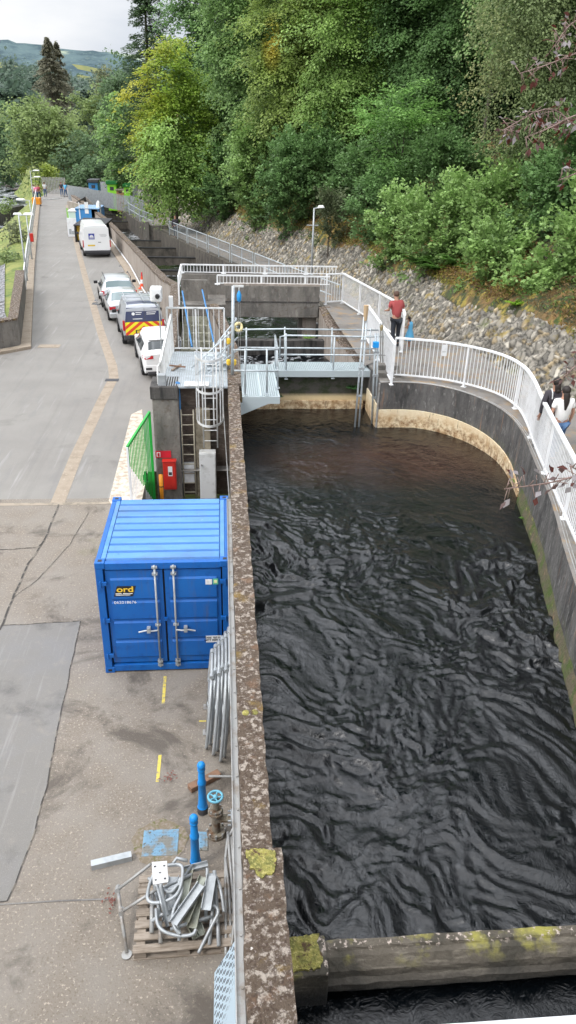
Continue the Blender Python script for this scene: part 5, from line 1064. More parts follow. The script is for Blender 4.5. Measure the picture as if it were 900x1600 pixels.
p = V(487, 424, 29.5); t = lamp('galvanised street lamp standing at the foot of the rubble wall beyond the footbridge', (p.x, p.y), V(490, 325, 29.5).z-1.4, .28, 1.4)
MB().beam((p.x-.35, 29.5, V(489, 352, 29.5).z), (p.x+.25, 29.5, V(489, 352, 29.5).z), .05, .05).build('cross_arm', 'galv', t)
for i, (bx_, by_, tx, ty, Y, rch, lab) in enumerate([(40, 440, 29, 336, 36, .45, 'grey street lamp on the grass bank, nearest of the left row'), (48, 400, 41, 336, 44, -.45, 'grey street lamp close behind the nearest one on the bank'), (51, 318, 47, 267, 92, .6, 'tallest slim street lamp at the far left end of the road'), (53, 318, 48, 277, 86, .6, 'slim street lamp just left of the walkers at the road end'), (52, 360, 46, 313, 62, -.6, 'slim street lamp halfway along the left railing')]):
    p = V(bx_, by_, Y); q = V(tx, ty, Y); z0 = -1.2 if i < 2 else -.2; lamp(lab, (q.x, q.y), q.z-z0, rch, z0, 1.0)
cp = U(223, 453, 0); cp = Vector((cp.x, cp.y, .081))
t = thing('traffic_cone', 'orange and white traffic cone against the parapet beside the silver car', 'traffic cone', cp)
MB().box(cp.x-.22, cp.x+.22, cp.y-.22, cp.y+.22, .081, .12).build('base', 'coneo', t, bevel=.01)
for (r0_, z0_, r1_, z1_, m_) in ((.16, .12, .115, .38, 'coneo'), (.115, .381, .085, .60, 'white'), (.085, .601, .055, .80, 'coneo'), (.055, .801, .03, 1.0, 'signred')): MB().lathe([(r0_, z0_), (r1_, z1_)], (cp.x, cp.y, 0), 16).build('cone_band', m_, t, smooth=False)
a = V(249, 492, 13); 
t = thing('camera_mast', 'slim mast with a white box camera unit beside the steel platform', 'camera mast', (V(253, 560, 11.8).x, 11.8, 0)); x = t.location.x
MB().tube([(x, 11.8, 0), (x, 11.8, V(250, 452, 11.8).z)], .02, 6).build('mast', 'galv', t); c = V(244, 459, 11.8); MB().box(c.x-.17, c.x+.17, 11.6, 12.0, c.z-.2, c.z+.2).build('housing', 'white', t, bevel=.05); MB().lathe([(.07, 0), (.06, .1)], (c.x+.05, 11.6, c.z-.03), 12, Matrix.Rotation(R_(90), 3, 'X')).build('lens', 'black', t)
MB().beam((c.x-.1, 11.8, c.z-.2), (x, 11.8, c.z-.45), .03, .03).build('bracket', 'galv', t)
t = thing('white_antenna', 'small white upright antenna panel fixed on the wall near the camera mast', 'antenna', V(267, 476, 12.1)); a = V(264, 480, 12.1); b_ = V(270, 463, 12.1); MB().box(a.x, b_.x, 12.08, 12.2, a.z, b_.z).build('panel', 'white', t, bevel=.02); MB().tube([((a.x+b_.x)/2, 12.14, a.z), ((a.x+b_.x)/2, 12.14, 2.45)], .02, 6).build('stem', 'galv', t)
for px in ((175, 594), ): p = U(*px, 0); q = MB().box(p.x-.25, p.x+.25, p.y-.15, p.y+.15, .006, .014); tag(q.build('drain_grate', 'darkt'), 'small rusty drain grate at the bend of the paved channel strip', 'drain')
p = U(77, 541, 0); tag(MB().box(p.x-.45, p.x+.45, p.y-.25, p.y+.25, .004, .010).build('service_cover', 'kerb'), 'pale tan rectangular service cover in the road near the corner wall', 'manhole cover')
p = U(47, 368, .5); t = thing('red_box', 'small red box on the left road railing', 'box', (p.x, p.y, .6)); p = V(49, 372, 50); MB().box(p.x-.18, p.x+.18, 49.8, 50, p.z-.25, p.z+.35).build('case', 'red', t, bevel=.03); MB().beam((p.x, 49.9, 0), (p.x, 49.9, p.z-.25), .05, .05).build('post', 'galv', t)
# dam parapet rail near the camera
d0 = CP+ray(745, 1609)*(1.3/FP); d1 = CP+ray(960, 1594)*(1.3/FP); t = thing('dam_handrail', 'white painted rail of the dam walkway at the bottom right edge', 'handrail', d0); MB().tube([d0+(d0-d1)*1.5, d1+(d1-d0)*1.0], .012, 10).build('rail', 'white', t, smooth=True)
# parapet-side kick pieces
t = thing('loose_timber', 'two crossed bits of timber lying on the steel platform', 'timber', V(276, 575, 10.3)); q = U(276, 575, 2.48); MB().beam((q.x-.12, q.y-.25, 2.49), (q.x+.1, q.y+.3, 2.49), .06, .04).build('stick', 'wood', t); MB().beam((q.x-.2, q.y+.05, 2.54), (q.x+.25, q.y-.1, 2.54), .05, .035).build('stick', 'woodb', t)
# rocks at river
for i, (px, py, s) in enumerate([(5, 289, 5), (18, 291, 4), (30, 296, 3.5), (25, 284, 6), (40, 292, 4), (12, 336, 2.6), (26, 331, 2.2)]):
    s = s/2.6; p = U(px, py, -6.1); r_ = np.random.default_rng(i); mb = MB(); me = bmesh.new(); bmesh.ops.create_icosphere(me, subdivisions=3, radius=1)
    vs = []; 
    for v in me.verts: c = v.co; n_ = 1+.25*math.sin(c.x*3+i)*math.cos(c.y*4+i*2)+.12*math.sin(c.z*9+c.x*5); vs.append((p.x+c.x*s*n_, p.y+c.y*s*.7*n_, p.z+c.z*s*.28*n_))
    mb.add(vs, [tuple(v.index for v in f.verts) for f in me.faces]); me.free(); o = mb.build('river_rock', mat('rock', (.13, .11, .1), .9, bump=1, bscale=2) if i == 0 else bpy.data.materials['rock']); tag(o, ['dark rock ledge at the river bank, leftmost far one', 'flat dark rock beside the leftmost ledge', 'small rock nearest the road end at the river', 'largest flat rock behind the others on the far bank', 'rock ledge just left of the street lamps', 'low dark weir stone at the left edge in the river', 'dark weir stone right of the edge one'][i], 'rock', 'rocks on the river bank')
t = MB().beam(U(-30, 345, -5), U(32, 332, -5), 1.5, 2.2).build('river_wall', 'conc_d'); tag(t, 'dark concrete training wall at the river edge below the grass bank', 'wall')

for lab, pts in (('straight tube crossing low over the left of the scrap pile', [(236, 1440, .25), (282, 1410, .3)]), ('tube end poking out at the top left of the pile', [(244, 1392, .35), (300, 1366, .42)]), ('thin tube lying across the middle of the scrap pile', [(266, 1452, .26), (330, 1432, .3)]), ('tube leaning along the right edge of the pallet', [(327, 1476, .15), (336, 1380, .4)]), ('short tube under the hoop on the left of the pile', [(240, 1376, .3), (250, 1430, .25)])):
    scrap_tube(lab, pts, .021, 'galv', sm=0)
scrap_ch('wide grey channel under the tubes at the left of the pile', (262, 1440, .2), (272, 1370, .28), .13)
scrap_ch('dull channel showing between the tubes at the pile bottom', (314, 1462, .2), (300, 1420, .26), .10, greenish)
# ================================================================ VEHICLES
class Car:
    """stations: (y, zb, w, zbelt, wr, zr); rear face at y=0 looks towards -Y"""
    def __init__(s, name, label, cat, loc, rotz, st, paint):
        s.t = thing(name, label, cat, loc, rotz); s.st = st; s.paint = paint; ys = []
        for a, b in zip(st, st[1:]):
            n = max(1, int((b[0]-a[0])/.09)); ys += [lerp(a[0], b[0], i/n) for i in range(n)]
        ys.append(st[-1][0]); s.ys = ys
        mb = MB(); N = 25; vs = []
        for y in ys:
            for j in range(N): u = -1+2*j/(N-1); vs.append(s.pt(y, u))
        fs = [(i*N+j, i*N+j+1, (i+1)*N+j+1, (i+1)*N+j) for i in range(len(ys)-1) for j in range(N-1)]
        fs += [(i*N, (i+1)*N, (i+1)*N+N-1, i*N+N-1) for i in range(len(ys)-1)]
        fs += [tuple(range(N-1, -1, -1)), tuple((len(ys)-1)*N+j for j in range(N))]
        mb.add(vs, fs); s.body = mb.build('body', paint, s.t, smooth=True, local=True)
        m_ = s.body.modifiers.new('es', 'EDGE_SPLIT'); m_.split_angle = R_(38)
    def sec(s, y): 
        k = [p[0] for p in s.st]; return [float(np.interp(y, k, [p[i] for p in s.st])) for i in range(1, 6)]
    def pt(s, y, u, off=0):
        zb, w, zt, wr, zr = s.sec(y); a = abs(u)   # a=1 sill bottom ... 0 roof centre
        k = [0, .45, .55, .62, .82, .90, 1.0]; X = [0, wr*.86, wr, lerp(wr, w, .5), w, w*.985, w*.93]; Z = [zr+.025, zr-.005, zr-.05, lerp(zr-.05, zt, .5), zt, lerp(zt, zb, .5), zb]
        # k .62->.82 runs across the side window down to the belt
        X[3] = lerp(wr, w, .42)
        x = np.interp(a, k, X); z = np.interp(a, k, Z)
        if off:
            e = .01; x2, z2 = np.interp(min(1, a+e), k, X), np.interp(min(1, a+e), k, Z); x1, z1 = np.interp(max(0, a-e), k, X), np.interp(max(0, a-e), k, Z)
            tx, tz = x2-x1, z2-z1; L = math.hypot(tx, tz) or 1; x += -tz/L*off; z += tx/L*off
        return (math.copysign(x, u) if u else 0.0, y, float(z))
    def patch(s, name, m, y0, y1, u0, u1, off=.006, ny=6, nu=6, yt=None, yoff=0, parent=None):
        mb = MB(); vs = []
        for i in range(ny+1):
            for j in range(nu+1):
                u = lerp(u0, u1, j/nu); ya, yb = (y0, y1) if yt is None else (lerp(y0, yt[0], j/nu), lerp(y1, yt[1], j/nu)); p = s.pt(lerp(ya, yb, i/ny), u, off); vs.append((p[0], p[1]+yoff, p[2]))
        mb.add(vs, [(i*(nu+1)+j, i*(nu+1)+j+1, (i+1)*(nu+1)+j+1, (i+1)*(nu+1)+j) for i in range(ny) for j in range(nu)])
        return mb.build(name, m, parent or s.t, smooth=True, local=True)
    def box(s, name, m, x0, x1, y0, y1, z0, z1, bev=.01, parent=None): return MB().box(x0, x1, y0, y1, z0, z1).build(name, m, parent or s.t, local=True, bevel=bev)
    def wheel(s, x, y, r=.33, w=.2):
        sg = 1 if x > 0 else -1; Rx = Matrix.Rotation(R_(90)*sg, 3, 'Y'); wh = thing('wheel', None, None, (x, y, r)); wh.parent = s.t
        if 'label' in wh: del wh['label']
        MB().lathe([(r*.6, -w), (r*.93, -w), (r, -w*.85), (r, -w*.12), (r*.94, 0), (r*.66, .0), (r*.62, -.03)], (0, 0, 0), 28, Rx).build('tyre', 'rubber', wh, local=True)
        mb = MB().lathe([(r*.61, -.05), (r*.61, -.03), (r*.2, -.035), (r*.12, -.01)], (0, 0, 0), 24, Rx)
        for k in range(6):
            a = k*math.pi/3; mb.beam((sg*-.015, 0, 0), (sg*-.015, r*.58*math.cos(a), r*.58*math.sin(a)), .05, .02, up=(1, 0, 0))
        mb.build('rim', 'rim', wh, local=True)
    def wheels(s, xs, yr, yf, r=.33):
        for x in (-xs, xs):
            for y in (yr, yf): s.wheel(x, y, r)
    def arches(s, x, ys, r):
        for sg in (-1, 1):
            for y in ys:
                mb = MB(); P = []
                for k in range(15):
                    a = math.pi*k/14; P.append((sg*x, y+math.cos(a)*r*1.2, r+math.sin(a)*r*1.2-.02))
                P2 = [(p[0], p[1], p[2]) for p in P]+[(sg*x, y-r*1.2, .2), (sg*x, y+r*1.2, .2)][::-1][:0]
                mb.quad(*P); mb.build('wheel_arch', 'black', s.t, local=True)
    def mirror(s, x, y, z, m):
        for sg in (-1, 1): MB().box(min(sg*x, sg*(x+.2)), max(sg*x, sg*(x+.2)), y, y+.12, z, z+.16).build('mirror', m, s.t, local=True, bevel=.03)
def rearplate(c, x, z, y=-.02, w=.52, h=.115): c.box('number_plate', 'plate', x-w/2, x+w/2, y-.01, y, z, z+h, .004)
rz = R_(12.3)
# --- white crossover nearest
def pos(px, py, b=.8): p = U(px, py, 0); return (p.x+b*.213, p.y-b*.977, 0)
p0 = (.02, 17.1, 0)
c = Car('parked_car', 'white compact crossover car with red tail lamps parked nearest, beside the steel platform', 'car', p0, R_(11), [(-.04, .45, .78, .98, .74, 1.02), (.04, .28, .86, .99, .74, 1.06), (.14, .26, .89, 1.0, .70, 1.13), (.50, .26, .90, 1.0, .66, 1.44), (.70, .26, .90, .98, .66, 1.50), (1.6, .24, .90, .95, .68, 1.54), (2.5, .24, .90, .93, .66, 1.50), (3.3, .24, .90, .92, .70, 1.02), (4.0, .26, .86, .86, .66, .92), (4.33, .34, .68, .68, .5, .74)], 'whitep')
c.patch('rear_window', 'glass', .17, .46, -.50, .50, .012, 5, 10); c.box('rear_spoiler', 'whitep', -.62, .62, .44, .62, 1.455, 1.50, .02)
for sg in (-1, 1):
    c.patch('side_window', 'glass', .75, 2.55, .60*sg, .80*sg, .008, 10, 4, yt=(.62, 3.0)); c.patch('door_pillar', 'black', 1.62, 1.70, .585*sg, .815*sg, .012, 1, 4)
    MB().add([(sg*.50, -.062, .86), (sg*.80, -.04, .84), (sg*.885, .10, .86), (sg*.885, .14, .97), (sg*.80, -.01, 1.00), (sg*.50, -.052, .98)], [(0, 1, 4, 5), (1, 2, 3, 4)]).build('tail_lamp', 'redl', c.t, local=True)
    c.box('fog_lamp', 'darkt', min(sg*.56, sg*.80), max(sg*.56, sg*.80), -.07, -.03, .42, .52, .02)
c.box('rear_bumper', 'whitep', -.84, .84, -.06, .12, .34, .62, .04); c.box('lower_bumper', 'darkt', -.72, .72, -.065, .1, .22, .35, .03); rearplate(c, .0, .47, -.062)
c.box('badge', 'galv', -.05, .05, -.066, -.05, .84, .88, .01)
c.wheels(.90, .85, 3.45, .34); c.arches(.905, (.85, 3.45), .34); c.mirror(.93, 2.75, .95, 'black'); c.patch('roof_panel', 'whitep', .72, 2.4, -.42, .42, .004, 4, 6)
c.t.scale = (1, .95, .96)
# --- navy rear van with chevrons
p0 = pos(223, 533)
c = Car('parked_van', 'grey service van with navy tailgate and red and yellow chevrons parked behind the silver saloon', 'van', p0, rz, [(-.03, .42, .84, 1.05, .78, 1.68), (.02, .30, .88, 1.05, .74, 1.78), (.12, .28, .90, 1.05, .72, 1.84), (2.6, .26, .90, 1.05, .72, 1.86), (3.15, .26, .90, 1.02, .68, 1.60), (3.6, .26, .89, 1.0, .72, 1.14), (4.2, .28, .84, .86, .66, .92), (4.38, .36, .70, .7, .5, .76)], 'greyp')
chev = bpy.data.materials.new('chevron_stripes'); chev.use_nodes = True; nt = chev.node_tree; L = nt.links; bs = nt.nodes['Principled BSDF']; tc = _n(nt, 'ShaderNodeTexCoord'); sp = _n(nt, 'ShaderNodeSeparateXYZ'); L.new(tc.outputs['Object'], sp.inputs[0])
ab = _n(nt, 'ShaderNodeMath', operation='ABSOLUTE'); L.new(sp.outputs[0], ab.inputs[0]); ad = _n(nt, 'ShaderNodeMath', operation='MULTIPLY_ADD'); L.new(sp.outputs[2], ad.inputs[0]); ad.inputs[1].default_value = 1.25; L.new(ab.outputs[0], ad.inputs[2])
ml = _n(nt, 'ShaderNodeMath', operation='MULTIPLY'); L.new(ad.outputs[0], ml.inputs[0]); ml.inputs[1].default_value = 2.6; fr = _n(nt, 'ShaderNodeMath', operation='FRACT'); L.new(ml.outputs[0], fr.inputs[0]); gt = _n(nt, 'ShaderNodeMath', operation='GREATER_THAN'); L.new(fr.outputs[0], gt.inputs[0]); gt.inputs[1].default_value = .5
mx = _n(nt, 'ShaderNodeMix', data_type='RGBA'); L.new(gt.outputs[0], mx.inputs[0]); mx.inputs[6].default_value = (.85, .75, .02, 1); mx.inputs[7].default_value = (.7, .06, .02, 1); L.new(mx.outputs[2], bs.inputs['Base Color'])
tg_ = MB().box(-.78, .78, -.055, -.032, .52, 1.10).build('chevron_panel', chev, c.t, local=True, bevel=.01)
nv = MB().add([(-.78, -.04, 1.10), (.78, -.04, 1.10), (.70, .0, 1.72), (-.70, .0, 1.72), (-.78, -.06, 1.10), (.78, -.06, 1.10), (.70, -.02, 1.72), (-.70, -.02, 1.72)], [(3, 2, 1, 0), (4, 5, 6, 7), (0, 1, 5, 4), (1, 2, 6, 5), (2, 3, 7, 6), (3, 0, 4, 7)]).build('tailgate_window', 'navyp', c.t, local=True, bevel=.01)
mb = MB(); mb.lathe([(.07, 0), (.06, .005), (.02, .008)], (-.42, -.062, 1.46), 12, Matrix.Rotation(R_(90), 3, 'X'))
for (x0, x1, z) in ((-.32, -.06, 1.50), (-.32, -.1, 1.42), (.14, .55, 1.50), (.14, .5, 1.42), (-.45, -.05, 1.22)): mb.add([(x0, -.052-.0, z), (x1, -.052, z), (x1, -.05, z+.03), (x0, -.05, z+.03)], [(0, 1, 2, 3)])
mb.v = [(x, y-.012, z) for x, y, z in mb.v]; mb.build('printed_mark', 'white', nv, local=True); c.box('divider', 'darkt', .04, .05, -.066, -.05, 1.12, 1.7, 0, nv)
for sg in (-1, 1): c.box('tail_lamp', 'redl', min(sg*.79, sg*.89), max(sg*.79, sg*.89), -.06, .06, .72, 1.18, .02); c.patch('side_window', 'glass', 1.9, 2.75, .60*sg, .80*sg, .008, 6, 4, yt=(1.9, 3.3))
c.box('rear_bumper', 'darkt', -.87, .87, -.09, .12, .30, .52, .04); rearplate(c, -.05, .60, -.058); c.box('plate_frame', 'black', -.36, .26, -.0565, -.053, .575, .745, .004)
mb = MB()
for y in (.35, 1.2, 2.2): mb.tube([(-.78, y, 1.86), (-.76, y, 1.97), (.76, y, 1.97), (.78, y, 1.86)], .02, 6)
for x in (-.62, .1, .5): mb.tube([(x, .15, 1.985), (x, 2.5, 1.985)], .025, 6)
mb.build('roof_rack', 'galv', c.t, local=True); c.wheels(.90, .72, 3.4, .32); c.arches(.905, (.72, 3.4), .32); c.mirror(.92, 2.9, 1.0, 'black')
c.t.scale = (1, .8, .96); c.patch('roof_panel', 'navyp', .16, .8, -.46, .46, .004, 4, 6)
# --- silver saloon
p0 = pos(197, 499)
c = Car('parked_car', 'silver saloon car with a boot parked between the silver estate and the navy van', 'car', p0, rz, [(-.04, .42, .76, .90, .70, .92), (.04, .28, .84, .93, .74, .98), (.55, .26, .87, .95, .72, 1.02), (1.25, .26, .88, .94, .60, 1.38), (1.5, .25, .88, .93, .60, 1.42), (2.4, .24, .88, .92, .60, 1.41), (3.3, .24, .88, .90, .68, .98), (4.2, .26, .84, .82, .64, .86), (4.5, .34, .66, .66, .5, .70)], 'silverp')
c.patch('rear_window', 'glassb', .62, 1.2, -.50, .50, .012, 5, 10)
for sg in (-1, 1):
    c.patch('side_window', 'glass', 1.5, 2.5, .60*sg, .80*sg, .008, 8, 4, yt=(1.1, 3.1)); c.patch('door_pillar', 'silverp', 2.02, 2.08, .585*sg, .815*sg, .012, 1, 4)
    c.box('tail_lamp', 'redl', min(sg*.52, sg*.82), max(sg*.52, sg*.82), -.055, .05, .70, .86, .02)
c.box('rear_bumper', 'silverp', -.83, .83, -.07, .1, .30, .56, .04); rearplate(c, 0, .66, -.055); c.wheels(.87, .95, 3.6, .31); c.arches(.885, (.95, 3.6), .31); c.mirror(.89, 2.9, .92, 'silverp')
c.t.scale = (1, .82, .94)
# --- silver SUV
p0 = pos(186, 478)
c = Car('parked_car', 'silver sport utility car with roof rails parked first behind the white van', 'car', p0, rz, [(-.03, .5, .80, 1.02, .70, 1.12), (.04, .34, .88, 1.03, .72, 1.16), (.30, .32, .90, 1.04, .66, 1.54), (.5, .32, .91, 1.03, .66, 1.60), (1.6, .30, .91, 1.0, .67, 1.63), (2.5, .30, .91, 1.0, .65, 1.58), (3.2, .30, .91, .98, .72, 1.12), (4.0, .32, .87, .94, .68, 1.0), (4.3, .40, .7, .75, .5, .82)], 'silverp')
c.patch('rear_window', 'glassb', .07, .27, -.50, .50, .012, 5, 10)
for sg in (-1, 1):
    c.patch('side_window', 'glass', .6, 2.55, .60*sg, .80*sg, .008, 8, 4, yt=(.5, 3.0)); c.patch('door_pillar', 'black', 1.55, 1.65, .585*sg, .815*sg, .012, 1, 4)
    c.box('tail_lamp', 'redl', min(sg*.74, sg*.90), max(sg*.74, sg*.90), -.05, .08, .78, 1.04, .03); mb = MB().tube([(sg*.64, .4, 1.61), (sg*.66, .5, 1.70), (sg*.66, 2.3, 1.71), (sg*.64, 2.4, 1.62)], .022, 6); mb.build('roof_rail', 'darkt', c.t, local=True)
c.box('rear_bumper', 'silverp', -.86, .86, -.07, .1, .42, .70, .04); c.box('lower_bumper', 'darkt', -.80, .80, -.075, .1, .28, .42, .03); rearplate(c, 0, .86, -.04); c.wheels(.90, .80, 3.4, .34); c.arches(.915, (.8, 3.4), .34); c.mirror(.92, 2.75, 1.0, 'black')
c.t.scale = (1, .82, .92)
# --- white high roof van
p0 = pos(151.5, 399, 1.1)
c = Car('parked_van', 'white high roof panel van with a blue square logo parked behind the black box cabin', 'van', p0, R_(13), [(-.02, .45, .97, 1.2, .86, 2.42), (.03, .42, .99, 1.2, .84, 2.46), (.12, .40, 1.0, 1.2, .80, 2.50), (4.0, .38, 1.0, 1.2, .80, 2.46), (4.6, .38, 1.0, 1.2, .78, 2.0), (5.1, .38, .98, 1.1, .8, 1.25), (5.5, .42, .8, .9, .6, .95)], 'whitep')
c.box('rear_door', 'whitep', -.90, -.01, -.04, -.021, .52, 2.30, .015); c.box('rear_door', 'whitep', .01, .90, -.04, -.021, .52, 2.30, .015)
lg_ = c.box('logo_panel', mat('logo_blue', (.03, .05, .32), .5), -.55, -.13, -.048, -.041, 1.42, 1.86, 0)
dome = MB().add([(-.34+.15*math.cos(a), -.052, 1.56+.2*math.sin(a)) for a in np.linspace(0, math.pi, 14)], [tuple(range(14))]); dome.box(-.50, -.18, -.053, -.050, 1.49, 1.52); dome.build('logo_dome', 'white', lg_, local=True)
mb = MB()
for (x0, x1, z) in ((.2, .72, 1.78), (.25, .75, 1.70), (.3, .68, 1.62)): mb.box(x0, x1, -.046, -.041, z, z+.025)
mb.build('printed_mark', 'galv', c.t, local=True); mb = MB().box(.1, .3, -.06, -.041, 1.18, 1.22); mb.build('door_handle', 'black', c.t, local=True)
for sg in (-1, 1): c.box('tail_lamp', 'redl', min(sg*.92, sg*1.0), max(sg*.92, sg*1.0), -.03, .06, .80, 1.35, .02)
c.box('rear_bumper', 'darkt', -.95, .95, -.12, .1, .38, .58, .04); rearplate(c, -.40, .90, -.041); c.box('lower_skirt', 'darkt', -.85, .85, -.05, .05, .26, .38, .02)
c.t.scale = (.97, .92, .88); c.wheels(.98, 1.1, 4.5, .37); c.arches(1.003, (1.1, 4.5), .35); c.mirror(1.0, 4.2, 1.3, 'black')
# ================================================================ PEOPLE
def skin_mesh(name, V_, E_, Rr, m, parent, sub=1):
    me = bpy.data.meshes.new(name); me.from_pydata(V_, E_, []); o = bpy.data.objects.new(name, me); C.objects.link(o)
    md = o.modifiers.new('s', 'SKIN'); 
    for i, r in enumerate(Rr): q = me.skin_vertices[0].data[i]; q.radius = (r, r) if not isinstance(r, tuple) else r; q.use_root = (i == 0)
    md.use_smooth_shade = True; s = o.modifiers.new('d', 'SUBSURF'); s.levels = sub; s.render_levels = sub
    dg = bpy.context.evaluated_depsgraph_get(); dg.update(); m2 = bpy.data.meshes.new_from_object(o.evaluated_get(dg)); bpy.data.objects.remove(o); bpy.data.meshes.remove(me)
    m2.name = name; m2.materials.clear(); m2.materials.append(M[m] if isinstance(m, str) else m)
    for p in m2.polygons: p.use_smooth = True
    q = bpy.data.objects.new(name, m2); C.objects.link(q); q.parent = parent; return q
def person(label, loc, rotz, h=1.75, shirt='tred', legs='trou', hair='hairb', longhair=0, armL=None, armR=None, stride=.12, dress=None, sleeves=.55, lean=0, shoes='darkt', detail=True, bag=None, group=None):
    """faces +Y; built at 1.75 m then scaled"""
    t = thing('person', label, 'person', loc, rotz, group); k = h/1.75; t.scale = (k, k, k)
    hip = .92; y_ = lambda z: lean*max(0, z-hip)
    J = {'pel': (0, 0, .94), 'bel': (0, y_(1.08), 1.10), 'che': (0, y_(1.3), 1.30), 'nk': (0, y_(1.45), 1.46), 'hd0': (0, y_(1.5)+.015, 1.54), 'hd1': (0, y_(1.6)+.02, 1.62), 'hd2': (0, y_(1.7)+.01, 1.69)}
    armL = armL or [(-.19, 0, 1.40), (-.25, -.02, 1.13), (-.24, .05, .88)]; armR = armR or [(.19, 0, 1.40), (.25, -.02, 1.13), (.24, .05, .88)]
    V_ = [J['pel'], J['bel'], J['che'], J['nk'], J['hd0'], J['hd1'], J['hd2']]; Rr = [(.14, .10), (.13, .10), (.15, .105), .055, .075, .088, .07]; E_ = [(0, 1), (1, 2), (2, 3), (3, 4), (4, 5), (5, 6)]
    def chain(root, pts, rs):
        pr = root
        for p, r in zip(pts, rs): V_.append(p); Rr.append(r); E_.append((pr, len(V_)-1)); pr = len(V_)-1
        return pr
    sh = y_(1.4)
    for A, s in ((armL, -1), (armR, 1)):
        A = [(a[0], a[1]+(sh if i == 0 else 0), a[2]) for i, a in enumerate(A)]
        w = chain(2, [A[0], tuple(lerp(A[0][i], A[1][i], .5) for i in range(3)), A[1], tuple(lerp(A[1][i], A[2][i], .5) for i in range(3)), A[2]], [.058, .048, .040, .036, .026])
        d = (Vector(A[2])-Vector(A[1])).normalized(); pm = Vector(A[2])+d*.07; pw = chain(w, [tuple(pm)], [.03])
        if detail:
            sd = d.cross(Vector((0, 0, 1))); sd = sd.normalized() if sd.length > .2 else Vector((0, 1, 0)); 
            for q, f in enumerate((-.03, -.01, .01, .03)): a0 = pm+sd*f; a1 = a0+d*(.045, .055, .052, .04)[q]+Vector((0, 0, -.01)); a2 = a1+d*.025+Vector((0, 0, -.02)); chain(pw, [tuple(a0+d*.02), tuple(a1), tuple(a2)], [.0095, .0085, .007])
            chain(w, [tuple(pm+sd*.04*s-d*.03), tuple(pm+sd*.055*s+d*.01)], [.011, .009])
    for s in (-1, 1):
        f = stride*s; chain(0, [(s*.10, 0, .86), (s*.11, f*.45+.01, .50), (s*.11, f*.8-.02, .28), (s*.11, f-.03, .09), (s*.12, f+.10, .035)], [.088, .058, .053, .038, .034])
    skin_mesh('body', V_, E_, Rr, 'skin', t)
    hx, hy, hz = J['hd1']
    # face details
    for s in (-1, 1): MB().lathe([(.004, -.03), (.016, -.01), (.016, .012), (.006, .03)], (hx+s*.083, hy, hz-.01), 8).build('ear', 'skin', t, local=True, smooth=True); MB().lathe([(.0, -.008), (.009, 0), (.0, .008)], (hx+s*.03, hy+.082, hz+.005), 8).build('eye', 'black', t, local=True)
    MB().add([(hx-.012, hy+.085, hz-.035), (hx+.012, hy+.085, hz-.035), (hx, hy+.115, hz-.03), (hx, hy+.08, hz+.01)], [(0, 1, 2), (0, 2, 3), (1, 3, 2), (0, 3, 1)]).build('nose', 'skin', t, local=True); MB().box(hx-.02, hx+.02, hy+.08, hy+.088, hz-.06, hz-.053).build('mouth', 'signred', t, local=True)
    # hair cap: ellipsoid shell on back and top
    b_ = bmesh.new(); bmesh.ops.create_uvsphere(b_, u_segments=18, v_segments=12, radius=1); vs = []
    for v in b_.verts: c_ = v.co; r_ = 1.0 if hair != 'hairb' else .97; vs.append((hx+c_.x*.098*r_, hy-.012+c_.y*.108*r_, hz+.028+c_.z*.10*r_))
    fs = [tuple(v.index for v in f.verts) for f in b_.faces if not (f.calc_center_median().y > .35 and f.calc_center_median().z < .45) and f.calc_center_median().z > -.75]; b_.free()
    MB().add(vs, fs).build('hair', hair, t, local=True, smooth=True)
    if longhair: skin_mesh('long_hair', [(hx, hy-.05, hz+.02), (hx, hy-.085, hz-.10), (hx+.01, hy-.115, hz-.22), (hx, hy-.12, hz-longhair)], [(0, 1), (1, 2), (2, 3)], [(.08, .07), (.085, .05), (.075, .04), (.03, .02)], hair, t)
    # shirt
    if shirt:
        Vv = [(0, 0, .86), J['bel'], J['che'], (0, y_(1.42), 1.43)]; Ee = [(0, 1), (1, 2), (2, 3)]; Rs = [(.17, .13), (.16, .132), (.195, .148), (.10, .09)]
        for A in (armL, armR):
            A = [(a[0], a[1]+(sh if i == 0 else 0), a[2]) for i, a in enumerate(A)]; i0 = len(Vv); Vv.append(A[0]); Rs.append(.078); Ee.append((2, i0)); q = tuple(lerp(A[0][i], A[1][i], min(1, sleeves*1.3)) for i in range(3)); Vv.append(q); Rs.append(.064); Ee.append((i0, i0+1))
            if sleeves > .8: Vv.append(tuple(lerp(A[1][i], A[2][i], .92) for i in range(3))); Rs.append(.045); Ee.append((i0+1, i0+2))
        skin_mesh('shirt', Vv, Ee, Rs, shirt, t)
    if legs:
        Vv = [(0, 0, .93)]; Rs = [(.155, .118)]; Ee = []
        for s in (-1, 1):
            f = stride*s; i0 = len(Vv); Vv += [(s*.10, 0, .84), (s*.11, f*.45+.01, .50), (s*.11, f*.8-.02, .28), (s*.11, f-.03, .10)]; Rs += [.102, .075, .066, .058]; Ee += [(0, i0), (i0, i0+1), (i0+1, i0+2), (i0+2, i0+3)]
        skin_mesh('trousers', Vv, Ee, Rs, legs, t)
    if dress:
        MB().lathe([(.34, .50), (.28, .72), (.19, .98), (.15, 1.10), (.165, 1.28), (.13, 1.42), (.07, 1.46)], (0, 0, 0), 20, Matrix.Diagonal((1, .78, 1))).build('dress', dress, t, local=True, smooth=True)
